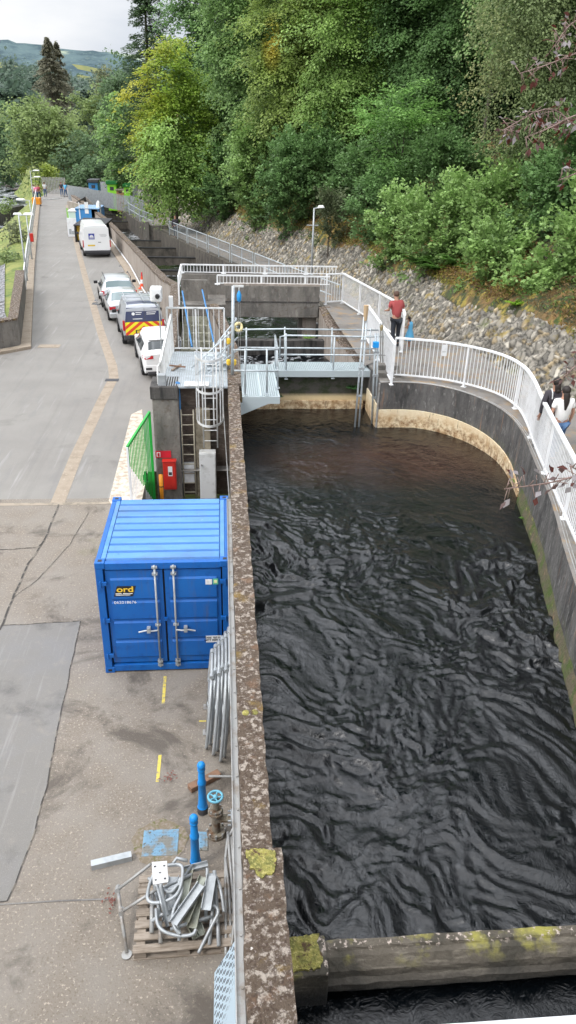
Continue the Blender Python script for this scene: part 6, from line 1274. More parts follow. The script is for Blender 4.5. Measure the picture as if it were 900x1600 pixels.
    for s in (-1, 1):
        f = stride*s; MB().add([(s*.115+a*.045, f-.085+b*.27*(1 if b else 1), z) for z, sc_ in ((.0, 1), (.05, 1), (.09, .8)) for a, b in ((-1, 0), (1, 0), (1.05, .6), (.6, 1), (-.6, 1), (-1.05, .6))], [tuple(range(5, -1, -1)), tuple(range(12, 18))]+[(k_*6+i, k_*6+(i+1) % 6, k_*6+6+(i+1) % 6, k_*6+6+i) for k_ in (0, 1) for i in range(6)]).build('shoe', shoes, t, local=True, bevel=.01)
    return t
p = V(620, 541, 14.2); zz = 2.45
person('man in a red shirt and dark trousers leaning on the white fence', (*U(616, 541, 2.45)[:2], zz), R_(18), 1.72, armL=[(-.20, .0, 1.40), (-.26, .12, 1.16), (-.20, .36, 1.10)], armR=[(.20, 0, 1.40), (.27, .05, 1.14), (.22, .28, 1.04)], lean=.22, stride=.05)
person('small dark haired girl in a light blue dress and pink shoes by the rubble wall', (*U(638, 543, 2.34)[:2], 2.3), R_(60), 1.05, shirt=None, legs=None, dress='dress', hair='hair', longhair=.16, shoes='pink', armL=[(-.15, .0, 1.36), (-.19, .12, 1.16), (-.14, .32, 1.20)], lean=.18, stride=.03)
wp = U(873, 735, 2.45)
person('woman in a white T-shirt and jeans with long dark hair behind the fence', (*U(886, 608, 4.0)[:2], 2.452), R_(1), 1.62, shirt='twhite', legs='jean', hair='hair', longhair=.42, sleeves=.5, stride=.16)
t = person('person in a dark jacket with a pale backpack strap walking beside the woman in white', (*U(872, 594, 4.05)[:2], 2.452), R_(4), 1.66, shirt='tgrey', legs='trou', hair='hair', longhair=.12, sleeves=1, stride=-.14)
bp_ = MB().box(-.12, .12, -.24, -.14, 1.12, 1.36).build('backpack', 'tgrey', t, local=True, bevel=.04); MB().tube([(-.13, -.15, 1.30), (-.14, -.13, 1.44), (-.12, -.02, 1.50)], .014, 6).build('strap', 'pink' if 0 else 'whited', bp_, local=True); MB().tube([(-.10, -.245, 1.30), (.08, -.248, 1.28)], .012, 6).build('strap', 'whited', bp_, local=True)
q = V(274, 352, 54.5); person('walker in dark clothes on the lower footpath by the far guard rails', (q.x, 54.5, .35), R_(190), 1.72, shirt='tgrey', legs='trou', hair='hairb', detail=False, sleeves=1)
for (px, Y, sh_, lab, rot) in ((53.5, 90, 'twhite', 'far walker in a white top at the left rail of the road end', 30), (57, 89, 'pink', 'far walker in a pink top at the left rail', 190), (61, 90, 'tred', 'far walker in a red top at the road end', 170), (71, 94, 'whited', 'far walker in pale clothes in the middle of the road end', 10), (97, 95, 'tgrey', 'far walker in dark clothes at the right of the road end', 180), (103, 94, 'dress', 'far walker in a pale blue top by the silver fence', 160)):
    p = V(px, 305, Y); person(lab, (p.x, Y, 0.0), R_(rot), 1.7, shirt=sh_, legs='jean', hair='hairb', detail=False)
# ================================================================ VEGETATION
def leaves_np(pos, tip, nrm, ln, wd, col):
    """pos base points, tip dir, normal -> kite quads"""
    sd = np.cross(tip, nrm); sd /= np.linalg.norm(sd, axis=1)[:, None]+1e-9; ln = ln[:, None]; wd = wd[:, None]
    v = np.stack([pos-tip*ln*.5, pos+sd*wd*.5+nrm*ln*.04, pos+tip*ln*.5-nrm*ln*.12, pos-sd*wd*.5+nrm*ln*.04], 1).reshape(-1, 3)
    f = np.arange(len(v)).reshape(-1, 4); c = np.repeat(col, 4, axis=0); return v, f, c
def unit(v): return v/(np.linalg.norm(v, axis=1)[:, None]+1e-9)
def crown_np(r, rad, nsp, per, spread, leaf, c_dark, c_light, droop=.25, inner=.5, lobes=.28, yellow=None, flat=.22, jit=.38, bs=.30, **kw):
    """leaf sprays grouped on boughs through an ellipsoid volume centred at 0; rad=(rx,ry,rz)"""
    rad = np.array(rad, float); rm = (rad[0]*rad[0]*rad[2])**(1/3); nb = max(14, int(nsp/9)) if rm < 1.5 else max(40, min(int(nsp/8), 150))
    d = unit(r.normal(size=(nb, 3))); bk = ((d[:, 0]*-.35+d[:, 1]*.93) > .3) & (r.random(nb) < .75); d[bk, :2] *= -1; d[:, 2] = np.where((d[:, 2] < 0) & (r.random(nb) < .2), -d[:, 2], d[:, 2])
    ph = r.random(8)*6.28; az = np.arctan2(d[:, 1], d[:, 0]); el = np.arcsin(np.clip(d[:, 2], -1, 1))
    lob = 1+lobes*(np.sin(az*3+ph[0]+el*2)*.5+np.sin(az*5+ph[1]-el*3)*.35+np.sin(el*6+ph[2]+az*2)*.4)
    rb = (inner+(1-inner)*r.random(nb)**.4); bc = d*(rb*lob*.86)[:, None]*rad
    up = np.array([0, 0, 1.0]); out = unit(np.stack([d[:, 0], d[:, 1], -droop*(.6+.8*r.random(nb))+.3*d[:, 2]], 1)+r.normal(size=(nb, 3))*.15); side = unit(np.cross(out, up)); nrm = unit(np.cross(side, out))
    nrm *= np.sign(nrm[:, 2:3]+1e-6); sb = rm*bs*(.55+.75*r.random(nb))
    k = r.integers(0, nb, nsp); A = r.random(nsp)*2-1; B = r.normal(size=nsp)*.42*(1.15-.6*np.abs(A)); Nn = r.normal(size=nsp)*flat
    c = bc[k]+(out[k]*A[:, None]+side[k]*B[:, None]+nrm[k]*(Nn-.30*A**2)[:, None])*sb[k][:, None]
    o2 = unit(out[k]+side[k]*(B*1.2)[:, None]+r.normal(size=(nsp, 3))*.15); s2 = unit(np.cross(o2, up)); n2 = unit(np.cross(s2, o2)+.25*d[k]); n2 *= np.sign(n2[:, 2:3]+1e-6)
    a = r.random((nsp, per))*2-1; b = r.normal(size=(nsp, per))*.45*(1-.4*np.abs(a)); n_ = r.normal(size=(nsp, per))*flat*.8; sp = spread*(.6+.8*r.random(nsp))[:, None, None]*.8
    P = c[:, None, :]+(o2[:, None, :]*a[..., None]+s2[:, None, :]*b[..., None]+n2[:, None, :]*(n_[..., None]-.3*(a[..., None]**2)))*sp
    tip = unit((o2[:, None, :]+s2[:, None, :]*np.sign(b)[..., None]*.7+r.normal(size=(nsp, per, 3))*jit*.6).reshape(-1, 3)); nn = unit((n2[:, None, :]+r.normal(size=(nsp, per, 3))*jit).reshape(-1, 3))
    P = P.reshape(-1, 3); ln = leaf*(.7+.6*r.random(len(P))); wd = ln*.66
    btone = r.random(nb)
    tone = .17+.55*rb[k]**2*(.25+.75*btone[k])+.26*np.clip(Nn/flat*.5+.5, 0, 1)+.32*(A*.5+.5)+.12*d[k, 2]; tone = np.clip(np.repeat(tone, per)*(.82+.36*r.random(len(P))), 0, 1.2)  # light painted into leaf colour: paler bough tops and tips, darker insides
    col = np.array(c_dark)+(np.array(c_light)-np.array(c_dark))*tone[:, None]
    if yellow is not None:
        yc, fn = yellow; m_ = np.clip(fn(P/rad, np.repeat(btone[k]*.7+.3*r.random(nsp), per)), 0, 1)[:, None]; col = col*(1-m_)+np.array(yc)*(.7+.5*r.random(len(P)))[:, None]*m_
    return leaves_np(P, tip, nn, ln, wd, col)
def trunk_mb(h, r0_, rad, cz, seed, n=7):
    r = random.Random(seed); mb = MB(); top = (r.uniform(-.3, .3), r.uniform(-.3, .3), h); mb.tube([(0, 0, -1.5), (r.uniform(-.1, .1), 0, h*.3), (r.uniform(-.3, .3), .1, h*.65), top], r0_, 8, r2=r0_*.25)
    for i in range(n):
        z = h*(.3+.6*i/n); a = r.uniform(0, 6.28); L = min(rad[0], rad[1])*r.uniform(.5, .85); mb.tube([(0, 0, z), (L*.45*math.cos(a), L*.45*math.sin(a), z+L*.25), (L*math.cos(a), L*math.sin(a), z+L*.35)], r0_*.35, 5, r2=r0_*.08)
    return mb
_meshes = {}
def tree(name, label, cat, px, pt, pb, hw, Y, style, seed=1, gz=None, ry=None, group=None, dens=1.0):
    ctr = V(px, (pt+pb)/2, Y); k = PPM(ctr); rx = hw/k; rz_ = (pb-pt)/2/k*1.04; ry = ry or rx*.9; r = np.random.default_rng(seed)
    st = STY[style]; g = float(hill_z(ctr.x, ctr.y)) if gz is None else gz
    t = thing(name, label, cat, (ctr.x, ctr.y, g), group=group)
    area = rx*rz_*3.14*2; leaf = max(st['leaf'], st.get('px', 4.2)/k); spread = st['spread']*max(1, (rx/3.5)**.5); per = int(max(14, min(.62*(spread/leaf)**2, 90))); nsp = int(dens*st.get('cov', 3.6)*area/(per*.36*leaf**2)); nsp = int(min(nsp, 75000/per))
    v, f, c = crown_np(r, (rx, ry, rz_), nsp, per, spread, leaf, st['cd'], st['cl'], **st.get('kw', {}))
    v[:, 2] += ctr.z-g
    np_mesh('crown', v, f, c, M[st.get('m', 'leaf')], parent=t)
    h = ctr.z-g+rz_*.15
    trunk_mb(max(.5, h), .04*st.get('tr', 1)*max(1.5, rx)*.9, (rx, ry), 0, seed).build('trunk', 'bark', t, local=True)
    return t
STY = {
 'beech': dict(leaf=.15, spread=1.1, cov=3.2, cd=(.03, .072, .022), cl=(.36, .54, .15), kw=dict(droop=.5, flat=.14)),
 'beechd': dict(leaf=.15, spread=1.1, cov=3.0, cd=(.018, .048, .022), cl=(.18, .32, .11), kw=dict(droop=.45, flat=.14)),  # darker beech leaves, deep shade of the wood painted into their colour
 'beechm': dict(leaf=.15, spread=1.1, cov=3.2, cd=(.028, .068, .026), cl=(.31, .48, .17), kw=dict(droop=.55, flat=.15)),
 'yellow': dict(leaf=.15, spread=1.0, cov=3.2, cd=(.05, .10, .015), cl=(.36, .52, .09), kw=dict(droop=.3, flat=.15, lobes=.35, yellow=((.50, .50, .07), lambda q, s: (.8*(-q[:, 0])+.5*q[:, 2]-.1+1.1*(s-.45))*1.1))),
 'beechy': dict(leaf=.15, spread=1.1, cov=3.2, cd=(.03, .072, .022), cl=(.34, .45, .12), kw=dict(droop=.5, flat=.15, yellow=((.60, .50, .08), lambda q, s: 6*(.22-np.hypot(q[:, 0]+.42, (q[:, 2]-.05)*1.3))))),
 'birch': dict(leaf=.085, spread=.7, cov=3.0, cd=(.04, .075, .03), cl=(.30, .38, .17), kw=dict(droop=.9, flat=.28, jit=.8, bs=.3, yellow=((.45, .38, .16), lambda q, s: np.clip(-q[:, 0]-.35, 0, 1)*np.clip(-q[:, 2]+.6, 0, 1)*.7*(s > .5)))),
 'maple': dict(leaf=.17, spread=.9, cov=1.5, cd=(.02, .065, .022), cl=(.28, .50, .14), kw=dict(droop=.05, flat=.10, inner=.3, lobes=.35)),
 'rhodo': dict(leaf=.15, spread=.34, cov=3.0, cd=(.012, .040, .012), cl=(.30, .46, .15), m='leafg', kw=dict(droop=-.3, flat=.35, jit=.75, inner=.75, lobes=.25, bs=.34)),
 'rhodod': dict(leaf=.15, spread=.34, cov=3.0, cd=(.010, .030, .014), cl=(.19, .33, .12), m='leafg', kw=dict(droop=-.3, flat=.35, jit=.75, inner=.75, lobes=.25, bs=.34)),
 'far': dict(leaf=.25, spread=1.3, cov=2.6, cd=(.05, .085, .04), cl=(.30, .39, .15), kw=dict(droop=.2, flat=.3, jit=.8)),
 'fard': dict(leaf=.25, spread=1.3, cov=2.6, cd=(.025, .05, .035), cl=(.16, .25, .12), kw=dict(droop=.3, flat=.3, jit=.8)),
 'fary': dict(leaf=.25, spread=1.2, cov=2.6, cd=(.07, .11, .02), cl=(.34, .42, .09), kw=dict(droop=.1, flat=.3, jit=.8)),
 'broom': dict(leaf=.12, spread=.5, cov=2.0, cd=(.06, .075, .04), cl=(.17, .21, .11), kw=dict(droop=-.6, flat=.3, jit=.6, inner=.3)),
}
def conifer(name, label, px, pt, pb, hw, Y, cd, cl, seed, gz=None, nb=260, per=70, leaf=.3, sparse=.0):
    top = V(px, pt, Y); bot = V(px, pb, Y); k = PPM(bot); Rm = hw/k; H = top.z-bot.z; r = np.random.default_rng(seed); g = float(hill_z(bot.x, bot.y)) if gz is None else gz
    t = thing(name, label, 'tree', (bot.x, Y, g)); tt = r.random(nb)**.8; az = r.random(nb)*6.28; L = Rm*(1-tt)**.8*(.65+.5*r.random(nb))+.25
    dirs = np.stack([np.cos(az), np.sin(az), .12-.35*r.random(nb)], 1); s = r.random((nb, per))**.8; P = np.zeros((nb, per, 3)); P[..., 2] = ((bot.z-g)+H*tt)[:, None]
    P += dirs[:, None, :]*(L[:, None]*s)[..., None]; side = np.stack([-np.sin(az), np.cos(az), 0*az], 1); lat = r.normal(size=(nb, per))*.16*L[:, None]*(1.1-s); P += side[:, None, :]*lat[..., None]; P[..., 2] += -.10*L[:, None]*s**2*1.5+r.normal(size=(nb, per))*.12
    P = P.reshape(-1, 3); tip = unit((dirs[:, None, :]+side[:, None, :]*np.sign(lat)[..., None]*.8+r.normal(size=(nb, per, 3))*.3).reshape(-1, 3)); nn = unit(r.normal(size=(len(P), 3))*.5+np.array([0, 0, 1.0])); tone = (np.repeat(r.random(nb), per)*.5+.5*r.random(len(P)))[:, None]
    v, f, c = leaves_np(P, tip, nn, leaf*(.7+.6*r.random(len(P))), leaf*.3*np.ones(len(P)), np.array(cd)+(np.array(cl)-np.array(cd))*tone); np_mesh('crown', v, f, c, M['leaf'], parent=t)
    mb = MB().tube([(0, 0, -1), (0, 0, (top.z-g)*.5), (0, 0, top.z-g-.3)], .035*Rm+.15, 8, r2=.04)
    for i in range(40): a = az[i]; z = (bot.z-g)+H*tt[i]; mb.tube([(0, 0, z), (L[i]*.9*math.cos(a), L[i]*.9*math.sin(a), z-.05*L[i])], .05, 4, r2=.015)
    mb.build('trunk', 'bark', t, local=True); return t
# big hillside trees (px, top, bottom, half width, distance)
T = tree
T('beech_tree', 'yellow green beech tree with golden left side at the far end of the fish ladder', 'tree', 262, 74, 300, 66, 62, 'yellow', 11, gz=-.3)
T('beech_tree', 'lower spreading boughs of a green beech below the golden beech', 'tree', 272, 190, 332, 74, 60, 'beech', 111, gz=-.3)
conifer('conifer_tree', 'dark spiky conifer rising at the upper left edge of the wood', 240, -90, 270, 72, 84, (.03, .06, .03), (.14, .22, .10), 12, leaf=.34, nb=360, per=80)
T('broadleaf_tree', 'dark green broadleaf tree below the spiky conifer', 'tree', 192, 95, 300, 34, 98, 'fard', 13, gz=0)
T('broadleaf_tree', 'mid green broadleaf tree just left of the yellow beech', 'tree', 186, 150, 305, 32, 90, 'beechm', 14, gz=-.3)
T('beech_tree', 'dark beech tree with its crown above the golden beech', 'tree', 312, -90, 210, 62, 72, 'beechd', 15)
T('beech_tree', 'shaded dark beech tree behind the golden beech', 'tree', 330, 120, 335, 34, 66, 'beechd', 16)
T('beech_tree', 'tall green beech with drooping sprays, first right of the golden beech', 'tree', 385, -160, 290, 72, 56, 'beechm', 17)
T('beech_tree', 'tall beech with a small golden patch of leaves', 'tree', 455, -150, 330, 80, 47, 'beechy', 18)
T('beech_tree', 'bright green tall beech in the middle of the wood', 'tree', 540, -240, 300, 88, 42, 'beech', 19)
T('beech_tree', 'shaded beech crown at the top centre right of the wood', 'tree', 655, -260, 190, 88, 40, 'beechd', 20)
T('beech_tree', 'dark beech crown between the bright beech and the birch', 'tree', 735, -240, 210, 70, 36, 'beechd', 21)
T('maple_tree', 'open tree with bright layered sprays in front of the dark wood', 'tree', 622, 128, 300, 76, 31, 'maple', 22)
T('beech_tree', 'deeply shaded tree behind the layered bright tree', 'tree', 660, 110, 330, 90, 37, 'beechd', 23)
T('birch_tree', 'pale grey green birch with fine hanging leaves at the upper right', 'tree', 850, -190, 290, 118, 20.5, 'birch', 24)
T('beech_tree', 'green beech crown rising behind the birch', 'tree', 800, -330, 60, 100, 30, 'beechm', 25)
# shrubs on the slope
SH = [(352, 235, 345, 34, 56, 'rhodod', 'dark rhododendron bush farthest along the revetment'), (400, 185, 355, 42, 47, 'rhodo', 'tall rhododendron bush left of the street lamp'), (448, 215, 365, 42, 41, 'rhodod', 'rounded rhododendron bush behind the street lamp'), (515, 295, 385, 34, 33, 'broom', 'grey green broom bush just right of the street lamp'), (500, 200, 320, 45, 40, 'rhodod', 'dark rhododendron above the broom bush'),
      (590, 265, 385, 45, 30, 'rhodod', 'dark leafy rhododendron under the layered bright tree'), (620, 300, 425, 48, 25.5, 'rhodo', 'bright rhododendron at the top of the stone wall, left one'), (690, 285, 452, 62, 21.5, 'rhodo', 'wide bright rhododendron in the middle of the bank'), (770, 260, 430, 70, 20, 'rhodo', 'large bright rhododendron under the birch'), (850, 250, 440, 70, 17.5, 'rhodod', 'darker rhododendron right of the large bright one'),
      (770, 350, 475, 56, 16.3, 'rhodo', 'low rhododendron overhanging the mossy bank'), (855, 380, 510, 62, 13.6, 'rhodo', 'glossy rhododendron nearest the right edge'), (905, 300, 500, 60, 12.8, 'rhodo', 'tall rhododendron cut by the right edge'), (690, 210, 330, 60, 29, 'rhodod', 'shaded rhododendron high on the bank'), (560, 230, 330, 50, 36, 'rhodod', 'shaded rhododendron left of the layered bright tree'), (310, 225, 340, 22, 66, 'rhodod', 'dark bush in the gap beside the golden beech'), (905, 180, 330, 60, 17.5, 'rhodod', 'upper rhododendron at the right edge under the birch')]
for i, (px, pt, pb, hw, Y, st_, lab) in enumerate(SH):
    T('broom_bush' if st_ == 'broom' else 'rhododendron_bush', lab, 'bush', px, pt, pb, hw, Y, st_, 50+i, dens=1.5 if st_ != 'broom' else 1)
# hidden wood mass behind, keeps the sky from showing
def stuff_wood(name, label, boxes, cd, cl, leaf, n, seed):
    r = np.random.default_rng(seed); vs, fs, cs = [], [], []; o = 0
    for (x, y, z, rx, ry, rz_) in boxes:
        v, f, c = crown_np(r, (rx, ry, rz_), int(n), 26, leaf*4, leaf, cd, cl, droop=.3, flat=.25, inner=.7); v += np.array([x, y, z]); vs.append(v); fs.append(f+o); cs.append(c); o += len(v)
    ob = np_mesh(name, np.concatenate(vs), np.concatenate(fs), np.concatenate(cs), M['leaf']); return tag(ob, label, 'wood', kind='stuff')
bx = []
r = random.Random(5)
for i in range(26):
    f = i/25; px = 330+f*600; Y = lerp(80, 30, f**.7)+r.uniform(-3, 6); p = V(px, r.uniform(-40, 180), Y+8); g = float(hill_z(p.x, p.y)); bx.append((p.x, p.y, max(g+2, p.z), 5.5, 4, 6.5))
for i in range(30):
    f = i/29; Y = lerp(62, 20, f); x = lerp(9, 26, f)+r.uniform(-2, 2); bx.append((x, Y, lerp(36, 27, f)+r.uniform(-3, 6), 6, 5, 8))  # unseen high treetop clumps, added so the pool reflects dark trees
stuff_wood('wood_mass', 'dark mass of trees deeper in the wood, plus unseen treetops added for reflections', bx, (.006, .018, .010), (.05, .11, .04), .55, 300, 77)
# undergrowth on the slope
def ground_cover(name, label, n, d0, d1, ylo, yhi, cd, cl, leaf, seed, up=.6):
    r = np.random.default_rng(seed); i = r.random(n)*(len(ts)-1); k = i.astype(int); fr = (i-k)[:, None]; b = ts[k]*(1-fr)+ts[np.minimum(k+1, len(ts)-1)]*fr; m_ = (b[:, 1] > ylo) & (b[:, 1] < yhi); b = b[m_]; nn = nm[k][m_]; d = dtop(b[:, 1])-2.0+d0+(d1-d0)*r.random(len(b)); clump = vnoise(b[:, 0]*.9+50, b[:, 1]*.9+50, seed, 3)+.15*r.random(len(b)); q = clump > .5; b, nn, d = b[q], nn[q], d[q]
    x = b[:, 0]+nn[:, 0]*d; y = b[:, 1]+nn[:, 1]*d; z = hill_z(x, y)+.02+.25*r.random(len(x)); P = np.stack([x, y, z], 1); tip = unit(r.normal(size=P.shape)*.7+np.array([-.4, 0, up])); nr = unit(r.normal(size=P.shape)*.6+np.array([-.3, -.3, 1])); ton = r.random(len(P))[:, None]
    v, f, c = leaves_np(P, tip, nr, leaf*(.6+.8*r.random(len(P))), leaf*.35*np.ones(len(P)), np.array(cd)+(np.array(cl)-np.array(cd))*ton); return tag(np_mesh(name, v, f, c, M['leaf']), label, 'ground cover', kind='stuff')
ground_cover('dry_bracken', 'brown and ochre bracken litter along the top of the stone wall', 60000, 1.8, 4.0, 2, 75, (.10, .06, .03), (.38, .25, .09), .17, 3)
ground_cover('mossy_grass', 'yellow green moss and grass along the top of the stone wall', 60000, 1.7, 3.4, 2, 75, (.12, .13, .02), (.40, .36, .08), .12, 9)
ground_cover('slope_undergrowth', 'green undergrowth on the shaded slope', 60000, 3.4, 14, -5, 80, (.015, .04, .012), (.07, .14, .04), .28, 5)
ground_cover('dry_bracken', 'rusty bracken litter on the bank above the near end of the stone wall', 70000, 1.9, 4.6, -4, 15, (.09, .055, .03), (.34, .24, .10), .13, 13)
ground_cover('bank_weeds', 'low green weeds above the near end of the stone wall', 60000, 2.0, 5.0, -4, 15, (.04, .08, .02), (.16, .26, .06), .13, 15)
# ferns
def fern(name, label, px, py, Y, R0, nf, cl, seed, group=None):
    p = V(px, py, Y); g = float(hill_z(p.x, p.y)); r = np.random.default_rng(seed); t = thing(name, label, 'fern', (p.x, p.y, p.z), group=group); P, Tp, Nn, Ls = [], [], [], []
    for i in range(nf):
        a = r.random()*6.28; e = .5+.5*r.random(); L = R0*(.7+.5*r.random())
        for s in np.linspace(.1, 1, 22):
            c = np.array([math.cos(a)*L*s, math.sin(a)*L*s, L*e*s*(1.1-.75*s)*1.3]); dr = np.array([-math.sin(a), math.cos(a), 0])
            for sg in (-1, 1): w = L*.26*math.sin(math.pi*min(1, s*.8+.15)); P.append(c+dr*sg*w*.5); Tp.append(dr*sg+np.array([math.cos(a), math.sin(a), 0])*.4); Nn.append((0, 0, 1.)); Ls.append(w)
    P = np.array(P); v, f, c = leaves_np(P, unit(np.array(Tp)), unit(np.array(Nn)+r.normal(size=P.shape)*.2), np.array(Ls), np.array(Ls)*.3, np.array(cl)*(.6+.6*r.random(len(P)))[:, None]); np_mesh('fronds', v, f, c, M['leaf'], parent=t)
for i, (px, py, Y, lab) in enumerate([(655, 415, 21, 'green fern cluster under the rhododendrons, leftmost'), (685, 425, 20, 'green fern cluster second from the left'), (715, 420, 19.2, 'green fern cluster in the middle of the bank top'), (745, 432, 18, 'green fern cluster right of the middle one'), (780, 448, 16.2, 'green fern by the ochre bracken'), (735, 408, 19.5, 'upper green fern touching the rhododendron')]): fern('fern', lab, px, py, Y, .9, 16, (.09, .2, .035), 100+i)
fern('fern', 'vivid light green fern alone on the stone wall', 804, 478, 12.6, .33, 26, (.28, .50, .05), 120)
fern('wall_weed', 'light green weed growing on the cross wall in the channel', 482, 530, 16.95, .28, 18, (.25, .45, .06), 121)
fern('wall_weed', 'green weed growing on the sluice wall below the gangway', 550, 608, 10.5, .22, 14, (.06, .16, .05), 122)
fern('wall_weed', 'small weed at the right of the grating landing', 437, 621, 10.5, .15, 12, (.06, .14, .05), 123)
fern('wall_weed', 'green weed tuft on the mossy skirt of the curved wall', 808, 756, 4.9, .16, 14, (.22, .38, .07), 124)
fern('wall_weed', 'second weed tuft lower on the curved wall skirt', 825, 815, 3.2, .2, 16, (.16, .32, .06), 125)
fern('wall_weed', 'weed tuft high on the curved wall at the right edge', 897, 925, -.6, .12, 12, (.2, .36, .06), 126)
for i, (px, py) in enumerate(((267, 1216), (172, 1408))):
    p = U(px, py, 0); r = np.random.default_rng(i); n = 16; P = np.stack([p.x+r.normal(size=n)*.07, p.y+r.normal(size=n)*.07, .03+.02*r.random(n)], 1); v, f, c = leaves_np(P, unit(r.normal(size=(n, 3))*np.array([1, 1, .1])), np.tile([0, 0, 1.], (n, 1)), .05*np.ones(n), .025*np.ones(n), np.tile([.26, .10, .08], (n, 1))); tag(np_mesh('fallen_leaves', v, f, c, M['leaf']), ['faint red leaves on the ground below the yellow mark', 'red leaves on the ground left of the scrap pile'][i], 'leaves')
# copper beech twigs near the camera
def twig(label, P, n, seed, lf=.036):
    n = int(n*1.7)
    P = [CP+ray(px, py)*(d/FP) for px, py, d in P]; t = thing('beech_twig', label, 'twig', P[0]); Q = smoothpts(P, 2); L = MB().tube(Q, .006, 6, r2=.002); r = np.random.default_rng(seed); c, tp, nr = [], [], []
    for i in range(n):
        f = .12+.88*i/n; k = f*(len(Q)-1); a = Q[int(k)].lerp(Q[min(len(Q)-1, int(k)+1)], k-int(k)); d = (Q[-1]-Q[0]).normalized(); s = Vector(r.normal(size=3)).normalized(); s = (s-d*s.dot(d)*.6).normalized(); e = a+s*.05; L.tube([a, e], .002, 4); c.append(e+s*lf*.5); tp.append(s+d*.6); nr.append(Vector((0, 0, 1))+Vector(r.normal(size=3))*.55)
    L.build('stem', mat('twig_bark', (.22, .15, .13), .6) if 'twig_bark' not in bpy.data.materials else bpy.data.materials['twig_bark'], t, smooth=True)
    c = np.array([tuple(q) for q in c]); tp = unit(np.array([tuple(q) for q in tp])); nr = unit(np.array([tuple(q) for q in nr])); pick = r.random(len(c))[:, None]; col = np.where(pick < .45, np.array([.10, .028, .02]), np.where(pick < .78, np.array([.33, .30, .31]), np.array([.13, .08, .075])))
    v, f, cc = leaves_np(c, tp, nr, lf*(.7+.6*r.random(len(c))), lf*.6*np.ones(len(c)), col); v = v-np.array(tuple(t.location)); np_mesh('leaves', v, f, cc, M['leafc'], parent=t)
twig('copper leaved beech twig hanging at the upper right, longest one', [(960, 175, 3.6), (900, 205, 3.6), (860, 240, 3.6), (800, 205-0+0, 3.6)][:2]+[(850, 212, 3.5), (815, 183-0, 3.4)][:0]+[(840, 232, 3.5), (775, 204, 3.4)][:0]+[(862, 160, 3.6), (785, 204, 3.5)], 46, 1)
twig('copper leaved beech twig above the longest one', [(960, 60, 3.7), (895, 85, 3.7), (860, 100, 3.7), (812, 115, 3.6)], 22, 2)
twig('cluster of pale copper beech leaves in the top right corner', [(950, 20, 3.9), (900, 30, 3.9), (880, 50, 3.9), (868, 70, 3.9)], 22, 3)
twig('copper beech twig between the two long ones at the right edge', [(960, 170, 3.5), (900, 178, 3.5), (860, 200, 3.5), (820, 215, 3.4)], 20, 4)
twig('thin beech twig at the right edge below the others', [(950, 262, 3.5), (915, 265, 3.5), (890, 275, 3.5), (872, 282, 3.5)], 8, 5)
twig('beech twig hanging across the white fence at the right', [(960, 735, 3.2), (905, 742, 3.2), (860, 755, 3.2), (788, 764, 3.1)], 22, 6, .045)
twig('beech twig hanging above the two walking women', [(960, 540, 3.4), (915, 560, 3.4), (895, 575, 3.4), (880, 590, 3.4)], 14, 7)
twig('small leafy beech twig low at the right edge near the women', [(960, 735, 3.0), (910, 738, 3.0), (890, 728, 3.0)], 10, 8)
ct = thing('unseen_copper_beech', 'unseen copper leaved beech tree added beyond the right edge to darken the pool reflection', 'tree', (17.5, 7.5, 6.0))  # tree outside the frame, added to block sky in the water's reflection
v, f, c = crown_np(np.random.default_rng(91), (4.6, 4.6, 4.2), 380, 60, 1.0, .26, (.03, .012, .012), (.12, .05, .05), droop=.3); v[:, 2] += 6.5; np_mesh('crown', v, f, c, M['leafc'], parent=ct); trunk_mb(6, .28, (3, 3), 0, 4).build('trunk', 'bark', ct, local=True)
# ---- left background
conifer('larch_tree', 'tall grey brown conifer standing alone against the far hills', 88, 60, 205, 46, 150, (.13, .13, .09), (.40, .39, .29), 31, gz=-4, nb=230, per=60, leaf=.5)
conifer('larch_tree', 'second grey brown conifer top merged right of the tall one', 99, 66, 190, 30, 152, (.13, .13, .09), (.40, .39, .29), 32, gz=-4, nb=130, per=50, leaf=.5)
BG = [(66, 160, 292, 56, 128, 'far', 'broad pale green tree at the left behind the road end'), (150, 135, 300, 42, 140, 'far', 'tall mid green tree right of the grey conifer'), (10, 190, 284, 30, 190, 'fard', 'dark tree at the left edge above the river'), (162, 108, 215, 17, 150, 'broomf', 'slim pale birch against the hills'), (120, 210, 305, 36, 118, 'fard', 'dark tree directly behind the road end'), (38, 236, 286, 26, 205, 'fary', 'low yellow green tree left of the road end'), (165, 215, 300, 30, 116, 'fard', 'shady tree behind the coloured huts'), (95, 175, 270, 30, 125, 'far', 'mid green tree under the grey conifer'), (140, 250, 300, 26, 112, 'fard', 'dark bush mass behind the silver fence'), (-10, 150, 284, 30, 200, 'fard', 'tree cut off by the left edge'), (75, 255, 303, 16, 112, 'fary', 'yellow green bush behind the walkers')]
STY['broomf'] = dict(leaf=.25, spread=1.0, cov=1.6, cd=(.08, .09, .06), cl=(.24, .27, .15), kw=dict(droop=.3, flat=.3, jit=.8))
for i, (px, pt, pb, hw, Y, st_, lab) in enumerate(BG): T('broadleaf_tree' if pb-pt > 60 else 'green_bush', lab, 'tree' if pb-pt > 60 else 'bush', px, pt, pb, hw, Y, st_, 80+i, gz=-5 if Y > 180 else (-3 if Y > 115 else -.5))
T('green_bush', 'round green bush by the river left of the road', 'bush', 10, 309, 331, 8, 100, 'far', 95, gz=-6)
T('gorse_bush', 'brown green bush on the grass bank beside the lamps', 'bush', 19, 346, 384, 19, 56, 'broomf', 96, gz=-3)
T('green_bush', 'low green bush on the bank below the gorse', 'bush', 8, 385, 410, 14, 47, 'far', 97, gz=-3)
